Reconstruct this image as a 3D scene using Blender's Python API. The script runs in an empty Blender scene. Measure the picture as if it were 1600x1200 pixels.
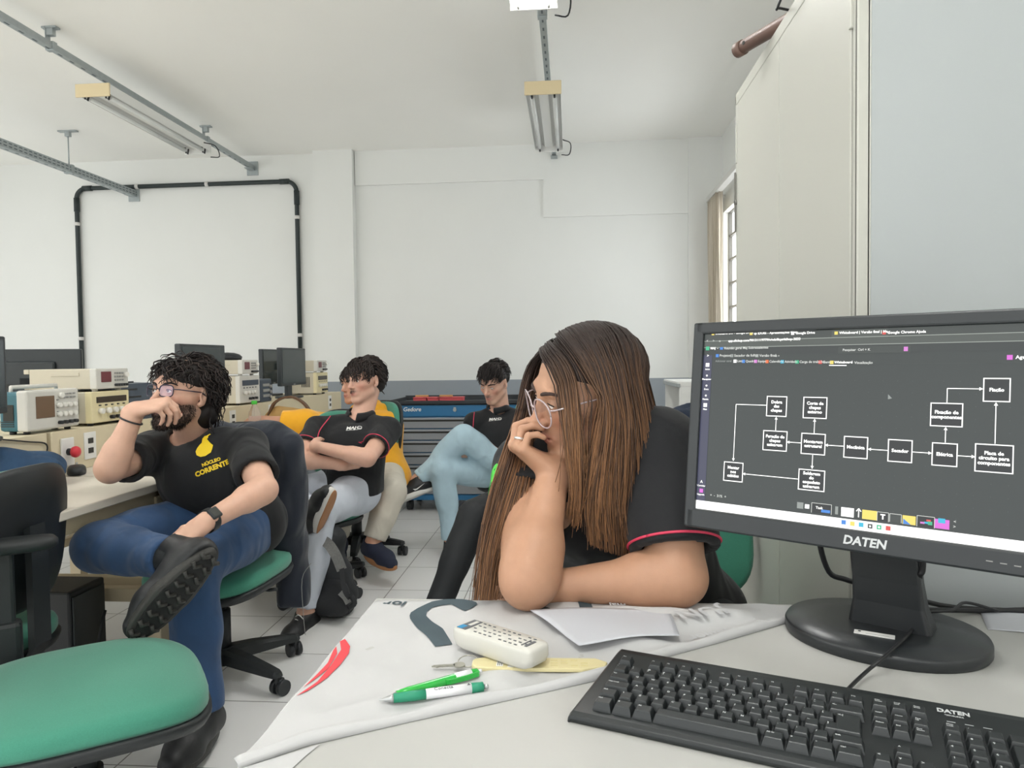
import bpy, bmesh, math, random
import numpy as np
from mathutils import Vector, Matrix, Euler
random.seed(7); rng = np.random.default_rng(11)
SC = bpy.context.scene; COL = SC.collection
PI = math.pi
# ------------------------------------------------------------------ camera
FPX, CAM_H, ROLL = 1110.0, 1.17, 0.013
YAW, PITCH = math.atan(93/FPX), math.atan(38/FPX)
_f = np.array([-math.sin(YAW)*math.cos(PITCH), math.cos(YAW)*math.cos(PITCH), -math.sin(PITCH)])
_r = np.array([math.cos(YAW), math.sin(YAW), 0.0]); _u = np.cross(_r, _f)
CR = _r*math.cos(ROLL)-_u*math.sin(ROLL); CU = _u*math.cos(ROLL)+_r*math.sin(ROLL); CF = _f
CAMP = np.array([0, 0, CAM_H])
cam = bpy.data.cameras.new('camera'); cam.sensor_width = 36; cam.lens = FPX/1600*36; cam.clip_start = .05
camo = bpy.data.objects.new('camera', cam); COL.objects.link(camo); SC.camera = camo
camo.matrix_world = Matrix(((CR[0], CU[0], -CF[0], 0), (CR[1], CU[1], -CF[1], 0), (CR[2], CU[2], -CF[2], CAM_H), (0, 0, 0, 1)))
# ------------------------------------------------------------------ light and exposure
SC.view_settings.view_transform = 'Standard'; SC.view_settings.look = 'None'
SC.view_settings.exposure = 0.80; SC.view_settings.gamma = 1; SC.view_settings.use_curve_mapping = False
w = bpy.data.worlds.new('world'); SC.world = w; w.use_nodes = True
w.node_tree.nodes['Background'].inputs[0].default_value = (.985, 1.0, 1.0, 1)
w.node_tree.nodes['Background'].inputs[1].default_value = 1.2
def area(name, loc, rot, sx, sy, power, col=(1, 1, 1)):
    l = bpy.data.lights.new(name, 'AREA'); l.shape = 'RECTANGLE'; l.size = sx; l.size_y = sy; l.energy = power; l.color = col
    o = bpy.data.objects.new(name, l); COL.objects.link(o); o.location = loc; o.rotation_euler = rot
    return o
wl = area('window_daylight', (1.442, 5.7, 1.72), (0, math.radians(90), 0), 1.4, 1.5, 4, (.97, .99, 1))
# ------------------------------------------------------------------ pixel helpers: a pixel of the 1600x1200 frame to a point of the room
def ray(px, py): return (px-800)/FPX*CR-(py-600)/FPX*CU+CF
def atY(px, py, Y): d = ray(px, py); return CAMP+d*(Y/d[1])
def atX(px, py, X): d = ray(px, py); return CAMP+d*(X/d[0])
def atZ(px, py, z): d = ray(px, py); return CAMP+d*((z-CAM_H)/d[2])
def reach(px, py, parent, length, near=True):
    d = ray(px, py); d = d/np.linalg.norm(d); o = np.asarray(parent)-CAMP; t = o@d; h2 = o@o-t*t
    s = length*length-h2
    if s > 0: t = t-math.sqrt(s) if near else t+math.sqrt(s)
    return CAMP+d*t
# ------------------------------------------------------------------ materials
def lin(c):
    return tuple(((x/255)/12.92 if x/255 <= .04045 else ((x/255+.055)/1.055)**2.4) for x in c)
MATS = {}
def mat(name, rgb, rough=.6, metal=0, spec=.5, noise=0, nscale=40, bump=0, bscale=200, emit=0, alpha=None, attr=None, sheen=0, trans=0, stretch=None, coat=0, fold=None):
    if name in MATS: return MATS[name]
    m = bpy.data.materials.new(name); m.use_nodes = True; N = m.node_tree; b = N.nodes['Principled BSDF']
    c = lin(rgb); b.inputs['Base Color'].default_value = (*c, 1); b.inputs['Roughness'].default_value = rough
    b.inputs['Metallic'].default_value = metal; b.inputs['Specular IOR Level'].default_value = spec
    if sheen: b.inputs['Sheen Weight'].default_value = sheen
    if coat: b.inputs['Coat Weight'].default_value = coat
    if trans: b.inputs['Transmission Weight'].default_value = trans
    if emit:
        b.inputs['Emission Color'].default_value = (*c, 1); b.inputs['Emission Strength'].default_value = emit
    if noise or bump or attr or fold:
        tc = N.nodes.new('ShaderNodeTexCoord'); mp = N.nodes.new('ShaderNodeMapping')
        N.links.new(tc.outputs['Object'], mp.inputs[0])
        if stretch: mp.inputs['Scale'].default_value = stretch
    src = None
    if attr:
        a = N.nodes.new('ShaderNodeVertexColor'); a.layer_name = attr; src = a.outputs['Color']
        N.links.new(src, b.inputs['Base Color'])
    if noise:
        n = N.nodes.new('ShaderNodeTexNoise'); n.inputs['Scale'].default_value = nscale; n.inputs['Detail'].default_value = 4
        N.links.new(mp.outputs[0], n.inputs['Vector'])
        mr = N.nodes.new('ShaderNodeMapRange'); mr.inputs[1].default_value = .25; mr.inputs[2].default_value = .75
        mr.inputs[3].default_value = 1-noise; mr.inputs[4].default_value = 1+noise
        N.links.new(n.outputs[0], mr.inputs[0])
        mx = N.nodes.new('ShaderNodeVectorMath'); mx.operation = 'SCALE'
        if src is None: mx.inputs[0].default_value = c
        else: N.links.new(src, mx.inputs[0])
        N.links.new(mr.outputs[0], mx.inputs['Scale']); N.links.new(mx.outputs[0], b.inputs['Base Color'])
    if bump:
        n2 = N.nodes.new('ShaderNodeTexNoise'); n2.inputs['Scale'].default_value = bscale; n2.inputs['Detail'].default_value = 3
        N.links.new(mp.outputs[0], n2.inputs['Vector'])
        bp = N.nodes.new('ShaderNodeBump'); bp.inputs['Strength'].default_value = bump; bp.inputs['Distance'].default_value = .004
        N.links.new(n2.outputs[0], bp.inputs['Height']); N.links.new(bp.outputs[0], b.inputs['Normal'])
    if fold:
        n3 = N.nodes.new('ShaderNodeTexNoise'); n3.inputs['Scale'].default_value = fold[0]; n3.inputs['Detail'].default_value = 1.0; n3.inputs['Distortion'].default_value = .7; n3.inputs['Roughness'].default_value = .45
        mp3 = N.nodes.new('ShaderNodeMapping'); mp3.inputs['Scale'].default_value = (1.0, 1.0, .55); mp3.inputs['Rotation'].default_value = (.5, .6, .3); N.links.new(tc.outputs['Object'], mp3.inputs[0]); N.links.new(mp3.outputs[0], n3.inputs['Vector'])
        b3 = N.nodes.new('ShaderNodeBump'); b3.inputs['Strength'].default_value = fold[1]; b3.inputs['Distance'].default_value = .03
        N.links.new(n3.outputs[0], b3.inputs['Height'])
        if bump: N.links.new(b3.outputs[0], bp.inputs['Normal'])
        else: N.links.new(b3.outputs[0], b.inputs['Normal'])
    MATS[name] = m; return m
# ------------------------------------------------------------------ objects
def tag(o, label=None, cat=None, group=None, kind=None):
    if label: o['label'] = label
    if cat: o['category'] = cat
    if group: o['group'] = group
    if kind: o['kind'] = kind
    return o
def thing(name, label, cat, loc=(0, 0, 0), rz=0, group=None):
    o = bpy.data.objects.new(name, None); COL.objects.link(o); o.location = loc; o.rotation_euler = (0, 0, rz); o.empty_display_size = .05
    return tag(o, label, cat, group)
class MB:
    """collects shapes; build() links them as ONE mesh object"""
    def __init__(s): s.v = []; s.f = []; s.mi = []; s.sm = []
    def add(s, V, Fc, m=0, smooth=False):
        o = len(s.v); s.v.extend([tuple(map(float, p)) for p in V])
        for q in Fc: s.f.append([o+i for i in q]); s.mi.append(m); s.sm.append(smooth)
        return s
    def bm(s, b, m=0, smooth=False, M=None):
        b.verts.index_update()
        V = [(M @ v.co) if M else v.co for v in b.verts]
        s.add(V, [[v.index for v in f.verts] for f in b.faces], m, smooth); b.free(); return s
    def box(s, c, d, m=0, bev=0, M=None, seg=2):
        b = bmesh.new(); bmesh.ops.create_cube(b, size=1)
        for v in b.verts: v.co = Vector((v.co.x*d[0], v.co.y*d[1], v.co.z*d[2]))
        if bev: bmesh.ops.bevel(b, geom=b.edges[:], offset=min(bev, min(d)*.49), segments=seg, affect='EDGES', profile=.5)
        for v in b.verts: v.co += Vector(c)
        return s.bm(b, m, False, M)
    def box2(s, lo, hi, m=0, bev=0, M=None, seg=2):
        return s.box([(a+b)/2 for a, b in zip(lo, hi)], [abs(b-a) for a, b in zip(lo, hi)], m, bev, M, seg)
    def tube(s, pts, r, m=0, n=10, caps=True, smooth=True):
        P = [np.asarray(p, float) for p in pts]; k = len(P); rr = r if hasattr(r, '__len__') else [r]*k
        V = []; prev = None
        for i in range(k):
            t = P[min(i+1, k-1)]-P[max(i-1, 0)]; t = t/(np.linalg.norm(t)+1e-12)
            if prev is None:
                a = np.array([0, 0, 1.]) if abs(t[2]) < .9 else np.array([1., 0, 0]); x = np.cross(a, t)
            else: x = prev-t*(prev@t)
            x = x/(np.linalg.norm(x)+1e-12); y = np.cross(t, x); prev = x
            for j in range(n):
                a = 2*PI*j/n; V.append(P[i]+(x*math.cos(a)+y*math.sin(a))*rr[i])
        Fc = [[i*n+j, i*n+(j+1) % n, (i+1)*n+(j+1) % n, (i+1)*n+j] for i in range(k-1) for j in range(n)]
        s.add(V, Fc, m, smooth)
        if caps:
            o = len(s.v)-len(V)
            s.f.append([o+j for j in range(n)][::-1]); s.mi.append(m); s.sm.append(False)
            s.f.append([o+(k-1)*n+j for j in range(n)]); s.mi.append(m); s.sm.append(False)
        return s
    def cyl(s, a, b, r, m=0, n=20, r2=None, smooth=True): return s.tube([a, b], [r, r if r2 is None else r2], m, n, True, smooth)
    def prism(s, outline, z0, z1, m=0, M=None, smooth=False):
        n = len(outline); V = [Vector((x, y, z0)) for x, y in outline]+[Vector((x, y, z1)) for x, y in outline]
        if M: V = [M @ v for v in V]
        return s.add(V, [list(range(n))[::-1], [n+i for i in range(n)]]+[[i, (i+1) % n, n+(i+1) % n, n+i] for i in range(n)], m, smooth)
    def loft(s, rings, m=0, smooth=True, caps=True):
        n = len(rings[0]); V = [p for r in rings for p in r]
        Fc = [[i*n+j, i*n+(j+1) % n, (i+1)*n+(j+1) % n, (i+1)*n+j] for i in range(len(rings)-1) for j in range(n)]
        if caps: Fc += [list(range(n))[::-1], [(len(rings)-1)*n+j for j in range(n)]]
        return s.add(V, Fc, m, smooth)
    def grid(s, P, m=0, smooth=True):
        P = np.asarray(P); a, b = P.shape[:2]
        return s.add(P.reshape(-1, 3), [[i*b+j, (i+1)*b+j, (i+1)*b+j+1, i*b+j+1] for i in range(a-1) for j in range(b-1)], m, smooth)
    def sphere(s, c, r, m=0, seg=16, sc=(1, 1, 1)):
        b = bmesh.new(); bmesh.ops.create_uvsphere(b, u_segments=seg, v_segments=max(6, seg//2), radius=1)
        for v in b.verts: v.co = Vector((c[0]+v.co.x*r*sc[0], c[1]+v.co.y*r*sc[1], c[2]+v.co.z*r*sc[2]))
        return s.bm(b, m, True)
    def text(s, body, M, size, m=0, align='CENTER', depth=.0003, bold=0, shear=0, spacing=1):
        c = bpy.data.curves.new('t', 'FONT'); c.body = body; c.size = size; c.align_x = align; c.align_y = 'CENTER'; c.extrude = depth; c.offset = bold*size; c.shear = shear; c.space_character = spacing; c.resolution_u = 2
        o = bpy.data.objects.new('t', c); COL.objects.link(o); bpy.context.view_layer.update()
        me = bpy.data.meshes.new_from_object(o.evaluated_get(bpy.context.evaluated_depsgraph_get()))
        s.add([M @ v.co for v in me.vertices], [list(p.vertices) for p in me.polygons], m)
        bpy.data.objects.remove(o); bpy.data.curves.remove(c); bpy.data.meshes.remove(me); return s
    def build(s, name, mats, parent=None, loc=None):
        if not isinstance(mats, (list, tuple)): mats = [mats]
        me = bpy.data.meshes.new(name); me.from_pydata(s.v, [], s.f)
        for x in mats: me.materials.append(x)
        me.polygons.foreach_set('material_index', s.mi); me.polygons.foreach_set('use_smooth', s.sm); me.update()
        o = bpy.data.objects.new(name, me); COL.objects.link(o)
        if parent: o.parent = parent
        if loc is not None: o.location = loc
        return o
def struct(o): o['kind'] = 'structure'; return o
def bevelmod(o, w=.004, seg=2):
    md = o.modifiers.new('b', 'BEVEL'); md.width = w; md.segments = seg; md.limit_method = 'ANGLE'; return o
def copy_tree(o, parent=None):
    c = o.copy(); COL.objects.link(c)
    if parent is not None: c.parent = parent
    for ch in list(o.children): copy_tree(ch, c)
    return c
def frame(o, x, y, z):   # matrix with given axes
    return Matrix(((x[0], y[0], z[0], o[0]), (x[1], y[1], z[1], o[1]), (x[2], y[2], z[2], o[2]), (0, 0, 0, 1)))
def nz(v): v = np.asarray(v, float); return v/(np.linalg.norm(v)+1e-12)
def bez(pts, n=24):      # smooth curve through points (Catmull-Rom)
    P = [np.asarray(p, float) for p in pts]; P = [2*P[0]-P[1]]+P+[2*P[-1]-P[-2]]; out = []
    seg = len(P)-3
    for i in range(seg):
        a, b, c, d = P[i:i+4]; k = max(2, n//seg)
        for t in np.linspace(0, 1, k, endpoint=(i == seg-1)):
            out.append(.5*((2*b)+(c-a)*t+(2*a-5*b+4*c-d)*t*t+(3*b-a-3*c+d)*t**3))
    return out
def sup(n, a, b, e=2.5, ph=0):   # superellipse outline
    return [(a*math.copysign(abs(math.cos(t))**(2/e), math.cos(t)), b*math.copysign(abs(math.sin(t))**(2/e), math.sin(t))) for t in [2*PI*i/n+ph for i in range(n)]]
# ------------------------------------------------------------------ the setting
WY, WXR, WXL, CZ = 6.6, 1.36, -6.4, 3.14
M_wall = mat('wall_paint', (230, 231, 227), .75, noise=.012, nscale=2.5, bump=.03, bscale=90)
M_wallr = M_wall
M_ceil = mat('ceiling_paint', (249, 248, 243), .8, noise=.012, nscale=1.5)
M_band = mat('grey_wall_paint', (146, 153, 159), .55, noise=.02, nscale=4)
M_tile = bpy.data.materials.new('floor_tiles'); M_tile.use_nodes = True
def _tile():
    N = M_tile.node_tree; b = N.nodes['Principled BSDF']; tc = N.nodes.new('ShaderNodeTexCoord'); mp = N.nodes.new('ShaderNodeMapping')
    N.links.new(tc.outputs['Object'], mp.inputs[0]); mp.inputs['Location'].default_value = (.135, .465, 0)
    br = N.nodes.new('ShaderNodeTexBrick'); br.offset = 0; br.squash = 1
    br.inputs['Scale'].default_value = 1; br.inputs['Brick Width'].default_value = .4; br.inputs['Row Height'].default_value = .4
    br.inputs['Mortar Size'].default_value = .0028; br.inputs['Mortar Smooth'].default_value = .3
    br.inputs['Color1'].default_value = (*lin((242, 242, 240)), 1); br.inputs['Color2'].default_value = (*lin((238, 238, 236)), 1); br.inputs['Mortar'].default_value = (*lin((140, 138, 134)), 1)
    N.links.new(mp.outputs[0], br.inputs['Vector']); N.links.new(br.outputs['Color'], b.inputs['Base Color'])
    b.inputs['Roughness'].default_value = .3; b.inputs['Specular IOR Level'].default_value = .55
    bp = N.nodes.new('ShaderNodeBump'); bp.inputs['Strength'].default_value = .3; bp.inputs['Distance'].default_value = .002; bp.invert = True
    N.links.new(br.outputs['Fac'], bp.inputs['Height']); N.links.new(bp.outputs[0], b.inputs['Normal'])
_tile()
struct(MB().box2((WXL, -3.2, -.1), (WXR+.2, WY+.2, 0)).build('floor', M_tile))
struct(MB().box2((WXL, -3.2, CZ), (WXR+.2, WY+.2, CZ+.1)).build('ceiling', M_ceil))
mb = MB(); mb.box2((WXL, WY, .985), (WXR+.2, WY+.15, CZ), 0); mb.box2((WXL, WY, 0), (WXR+.2, WY+.15, .985), 1)
struct(mb.build('wall_back', [M_wall, M_band]))
# column, corner column and the shallow plastered-over beam on the back wall
def wx(px, py=400): return atY(px, py, WY)[0]
def wz(px, py): return atY(px, py, WY)[2]
mb = MB(); mb.box2((wx(497), WY-.09, .985), (wx(557), WY, CZ), 0); mb.box2((wx(497), WY-.09, 0), (wx(557), WY, .985), 1)
struct(mb.build('wall_column', [M_wall, M_band]))
mb = MB(); mb.box2((wx(1075), WY-.05, .985), (WXR, WY, CZ), 0); mb.box2((wx(1075), WY-.05, 0), (WXR, WY, .985), 1)
struct(mb.build('wall_corner', [M_wall, M_band]))
mb = MB(); zt = CZ
mb.box2((wx(558), WY-.022, wz(700, 286)), (wx(850), WY, zt)); mb.box2((wx(850), WY-.022, wz(960, 337)), (wx(1075), WY, zt))
struct(mb.build('trim_1', M_wall))
# right wall with a window opening near the far corner
y0, y1, z0, z1 = 4.9, 6.5, .98, 2.45
mb = MB()
for lo, hi in (((WXR, -3.2, 0), (WXR+.15, y0, CZ)), ((WXR, y1, 0), (WXR+.15, WY, CZ)), ((WXR, y0, 0), (WXR+.15, y1, z0)), ((WXR, y0, z1), (WXR+.15, y1, CZ))): mb.box2(lo, hi)
struct(mb.build('wall_right', M_wallr))
mb = MB(); M_steelw = mat('window_steel', (120, 118, 112), .5, .3)
for i in range(5): yy = y0+(y1-y0)*i/4; mb.box((WXR+.06, yy, (z0+z1)/2), (.03, .03, z1-z0))
for i in range(8): zz = z0+(z1-z0)*i/7; mb.box((WXR+.06, (y0+y1)/2, zz), (.025, y1-y0, .018))
wfr = struct(mb.build('window_1', M_steelw))
mb = MB()  # unseen left wall, shaped with a large opening to meter light from outside
for lo, hi in (((WXL-.15, 1.5, 0), (WXL, 1.9, CZ)), ((WXL-.15, 5.9, 0), (WXL, WY, CZ)), ((WXL-.15, 1.9, 0), (WXL, 5.9, 1.0)), ((WXL-.15, 1.9, 2.6), (WXL, 5.9, CZ))): mb.box2(lo, hi)
struct(mb.build('wall_left_unseen', M_wall))
M_sky = mat('daylit_glass', (245, 250, 255), .2, emit=1.6)
MB().box2((WXR+.09, y0, z0), (WXR+.1, y1, z1)).build('pane', M_sky, wfr)
# curtain on its rail
M_curt = mat('curtain_cloth', (206, 196, 178), .9, bump=.1, bscale=400, sheen=.2)
M_rail = mat('white_rail', (215, 213, 208), .45)
t = thing('curtain', 'beige curtain gathered beside the window in the far right corner', 'curtain', (1.25, 6.32, 0))
P = []
for i in range(110):
    yy = -.2+.42*i/109; ph = i*.42; row = []
    for k in range(8):
        z = .9+(2.56-.9)*k/7; row.append((.024*math.sin(ph+.25*math.sin(k*.7+i*.05))+.004*math.sin(k+i*.3), yy+.012*math.sin(ph*2), z))
    P.append(row)
o = MB().grid(P).build('cloth', M_curt, t); md = o.modifiers.new('s', 'SOLIDIFY'); md.thickness = .003
mb = MB(); mb.box2((-.03, -1.6, 2.555), (.025, .25, 2.60), 0, .004)
for yy in (.1, -1.2): mb.box((.06, yy, 2.58), (.09, .03, .02))
mb.build('rail', M_rail, t)
# ------------------------------------------------------------------ ceiling rails, fixtures, wall conduit
M_galv = mat('galvanised_steel', (168, 175, 176), .45, .55, noise=.06, nscale=30)
M_hole = mat('slot_shadow', (98, 106, 110), .8)
M_cream = mat('cream_plastic', (226, 208, 168), .5)
M_white = mat('white_enamel', (232, 232, 228), .4)
M_tubeoff = mat('unlit_tube', (225, 227, 224), .25)
M_tubeon = mat('lit_tube', (255, 254, 250), .3, emit=8)
M_black = mat('black_plastic', (34, 37, 40), .45, noise=.05, nscale=60, bump=.03, bscale=600)
M_cable = mat('black_cable', (24, 25, 27), .5)
def rail(name, label, X, z, y0, hangers, slots=True, w=.038):
    t = thing(name, label, 'conduit', (X, WY, z))
    mb = MB(); L = WY-y0
    mb.box2((-w/2, -L, -w/2), (w/2, -.01, w/2), 0, .002)
    for i in range(int(L/.1)):
        y = -.06-.1*i
        mb.box((0, y, -w/2), (.010, .035, .002), 1)
        if w > .05:
            for dz in (-.012, .012): mb.box((w/2, y+.05*(dz > 0), dz), (.002, .03, .008), 1); mb.box((w/2, y+.05*(dz < 0), dz), (.002, .03, .008), 1)
    mb.build('channel', [M_galv, M_hole], t)
    mb = MB(); mb.box((0, -.006, -.01), (.11, .012, .13), 0, .002); mb.box((0, -.06, -.03), (.06, .12, .006)); mb.build('wall_bracket', M_galv, t)
    for y in hangers:
        mb = MB(); h = CZ-z
        if h > .25: mb.cyl((0, y-WY, w/2), (0, y-WY, h-.03), .005)
        else: mb.box2((-.004-w/2, y-WY-.02, -w/2), (.0-w/2, y-WY+.02, h))
        mb.box((0, y-WY, h-.006), (.16 if h > .25 else .09, .04, .01)); mb.box((0, y-WY, h-.03), (.04, .03, .04)); mb.box((0, y-WY, 0), (w+.014, .035, w+.014), 0, .003)
        mb.build('hanger', M_galv, t)
    return t
pL = atY(395, 262, WY); pM = atY(866, 243, WY); pS = atY(210, 303, WY)
def hgL(px, py): return atX(px, py, pL[0])[1]
rail('cable_rail', 'grey metal ceiling rail running above the left row of tube lamps', pL[0], pL[2], -1, (hgL(80, 70), hgL(322, 212), 1.2))
rail('cable_rail', 'grey metal ceiling rail in the middle, carrying the lamp over the tool cabinet', pM[0], pM[2]-.005, -1, (1.8, 3.9))
rail('cable_rail', 'low slotted metal tray hung on a thin rod, ending at the black wall conduit', pS[0], pS[2], -1, (atX(108, 262, pS[0])[1], 2.2), w=.06)
def fixture(label, X, z, ya, yb, lit):
    t = thing('ceiling_lamp', label, 'lamp', (X, (ya+yb)/2, z), 0, 'tube lamps under the ceiling rails'); L = yb-ya; W = .215
    mb = MB()      # folded white reflector, open below
    prof = [(-W/2, -.012), (-W/2+.006, .012), (-.055, .04), (-.03, .008), (.03, .008), (.055, .04), (W/2-.006, .012), (W/2, -.012), (W/2, .05), (-W/2, .05)]
    n = len(prof); V = [(x, -L/2, q) for x, q in prof]+[(x, L/2, q) for x, q in prof]
    mb.add(V, [[i, (i+1) % n, n+(i+1) % n, n+i] for i in range(n)]+[list(range(n)), list(range(n, 2*n))[::-1]]); mb.build('reflector', M_white, t)
    MB().box((0, -L/2-.006, .012), (W+.012, .012, .082), 0, .003).build('end_plate', M_cream, t)
    MB().box((0, L/2+.006, .012), (W+.006, .012, .08), 0, .003).build('end_plate', M_white, t)
    for x in (-.07, .07):
        MB().cyl((x, -L/2+.06, -.012), (x, L/2-.06, -.012), .0145, 0, 16).build('tube', M_tubeon if lit else M_tubeoff, t)
        for s in (-1, 1): MB().tube([(x, s*(L/2-.06), .01), (x, s*(L/2-.045), -.03), (x, s*(L/2-.02), -.03), (x, s*(L/2-.01), .01)], .006, 0, 8).build('socket', M_black if not lit else M_white, t)
    MB().tube(bez([(W/2, L/2-.1, .03), (W/2+.06, L/2-.03, .02), (W/2+.05, L/2+.05, -.04), (W/2-.01, L/2+.02, -.05)], 16), .004, 0, 6).build('cord', M_cable, t)
    if lit:
        l = area('lamp_light', (X, (ya+yb)/2, z-.05), (0, 0, 0), .19, L-.14, 11, (1, 1, 1)); l.parent = t; l.location = (0, 0, .004); l.rotation_euler = (0, 0, 0)
    return t
fixture('unlit two-tube lamp with cream end plate, hanging above the tool cabinet', pM[0]-.02, 2.82, 4.42, 5.62, False)
fixture('lit two-tube lamp cut off by the top edge, on the middle rail', pM[0]-.02, 2.82, 2.15, 3.35, True)
fixture('unlit two-tube lamp with cream end plate, under the left ceiling rail', pL[0]+.02, 2.885, 4.3, 5.55, False)
fixture('lit tube lamp at the left edge, beyond the left ceiling rail', pL[0]-.30, 2.87, 2.0, 3.2, True)
fixture('added lit tube lamp on the middle rail, unseen behind the camera', pM[0]-.02, 2.82, -.5, .7, True)  # unseen lamp added to light the foreground
fixture('added lit tube lamp on the left rail, unseen behind the camera', pL[0]-.30, 2.87, -.5, .7, True)  # second lamp added out of view, also for foreground light
M_pipe = mat('black_conduit', (36, 46, 46), .5)
t = thing('wall_conduit', 'black pipe framing a large rectangle on the left of the back wall', 'pipe', (0, WY, 0))
def wp(px, py): p = atY(px, py, WY-.03); return np.array([p[0], -.03, p[2]])
c1, c2 = wp(119, 293), wp(463, 285); zz = (c1[2]+c2[2])/2; x1, x2 = c1[0], c2[0]
R_ = .1
arc = lambda cx, cz, a0, a1: [np.array([cx+R_*math.cos(a), -.03, cz+R_*math.sin(a)]) for a in np.linspace(a0, a1, 8)]
pts = [np.array([x1, -.03, 0.0])]+arc(x1+R_, zz-R_, PI, PI/2)+arc(x2-R_, zz-R_, PI/2, 0)+[np.array([x2, -.03, 0.0])]
MB().tube(pts, .0205, 0, 14).build('pipe', M_pipe, t)
for a, b in (((x1+R_-.03, zz), (x1+R_+.06, zz)), ((x2-R_-.06, zz), (x2-R_+.03, zz))): MB().cyl((a[0], -.03, a[1]), (b[0], -.03, b[1]), .0255).build('coupling', M_pipe, t)
for x in (x1, x2): MB().cyl((x, -.03, zz-R_-.12), (x, -.03, zz-R_+.01), .0255).build('coupling', M_pipe, t)
for x in (x1, x2):
    for z in (zz-.34, zz-1.45): MB().cyl((x, -.03, z-.016), (x, -.03, z+.016), .024).build('clamp', M_rail, t)
for x in (x1+.62, x1+1.32): MB().cyl((x-.016, -.03, zz), (x+.016, -.03, zz), .024).build('clamp', M_rail, t)
V3_ = lambda *a: np.array(a, float)
# ------------------------------------------------------------------ steel closet on the right
M_beige = mat('beige_enamel', (186, 186, 177), .42, noise=.008, nscale=3)
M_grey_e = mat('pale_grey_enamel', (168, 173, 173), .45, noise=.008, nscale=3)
M_dark = mat('dark_gap', (60, 60, 56), .8)
def closet():
    X0, X1, Y0, Y1, Z1 = .512, .99, 1.318, 2.25, 1.965
    t = thing('steel_closet', 'tall beige two-door steel closet behind the computer monitor', 'closet', (X0, (Y0+Y1)/2, 0))
    W = Y1-Y0; mb = MB()
    mb.box2((.012, -W/2, .0), (X1-X0, W/2, Z1), 0, .003); mb.box2((-.004, -W/2, Z1-.03), (.02, W/2, Z1+.004), 0, .002)
    mb.box2((-.004, -W/2, 0), (.02, -W/2+.022, Z1), 0, .003); mb.box2((-.004, W/2-.012, 0), (.02, W/2, Z1), 0, .003)
    mb.build('body', [M_beige], t)
    for s in (-1, 1):
        mb = MB(); a, b = sorted((s*.0015, s*(W/2-(.026 if s < 0 else .014)))); mb.box2((-.006, a, .09), (.014, b, Z1-.034), 0, .002)
        d = mb.build('door', M_beige, t)
        for z in (.3, 1.0, Z1-.15):
            MB().box2((-.009, s*(W/2-.03), z-.06), (-.001, s*(W/2-.02), z+.06), 0, .002).build('hinge', M_beige, d)
    MB().box2((-.0045, -W/2+.003, .4), (-.001, -W/2+.006, Z1-.06), 0).build('door_gap', M_dark, t)
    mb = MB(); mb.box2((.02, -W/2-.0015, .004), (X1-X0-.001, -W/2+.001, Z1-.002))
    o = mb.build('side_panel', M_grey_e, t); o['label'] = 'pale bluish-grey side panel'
    mb = MB(); mb.cyl((.0, W/2-.02, 1.64), (-.012, W/2-.02, 1.64), .008); mb.box2((-.012, W/2-.024, 1.55), (-.008, W/2-.014, 1.73), 0, .002); mb.build('latch', M_steelw, t)
closet()
M_rod = mat('brown_tube', (112, 88, 78), .5, .1, noise=.12, nscale=20)
q1_, q2_ = atZ(1152, 80, 1.986), atZ(1216, 42, 1.986); q3_ = q1_+nz(q2_-q1_)*.62
t = thing('brown_tube', 'brown tube sticking out over the top of the steel closet', 'tube', (q1_[0], q1_[1], 1.9695))
p1, p2 = V3_(0, 0, 0), q3_-q1_; p2[2] = 0
MB().cyl(p1+[0, 0, .018], p2+[0, 0, .018], .017, 0, 18).build('tube', M_rod, t)
MB().cyl(p1+[0, 0, .018], p1+(p2-p1)*.04+[0, 0, .018], .0195, 0, 18).build('collar', M_rod, t)
d_ = nz(p2-p1); n_ = np.array([-d_[1], d_[0], 0]); q = p1+(p2-p1)*.07+[0, 0, .018]
MB().cyl(q-n_*.0180, q-n_*.0165, .005, 0, 10).build('hole', M_dark, t)
tag(MB().tube(bez([(.56, 1.62, 1.972), (.5, 1.66, 1.985), (.485, 1.67, 1.985), (.475, 1.69, 1.96), (.49, 1.72, 1.975), (.56, 1.75, 1.972)], 20), .003, 0, 6).build('cable', M_cable), 'thin black cable loop hanging over the top edge of the steel closet', 'cable')
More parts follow.
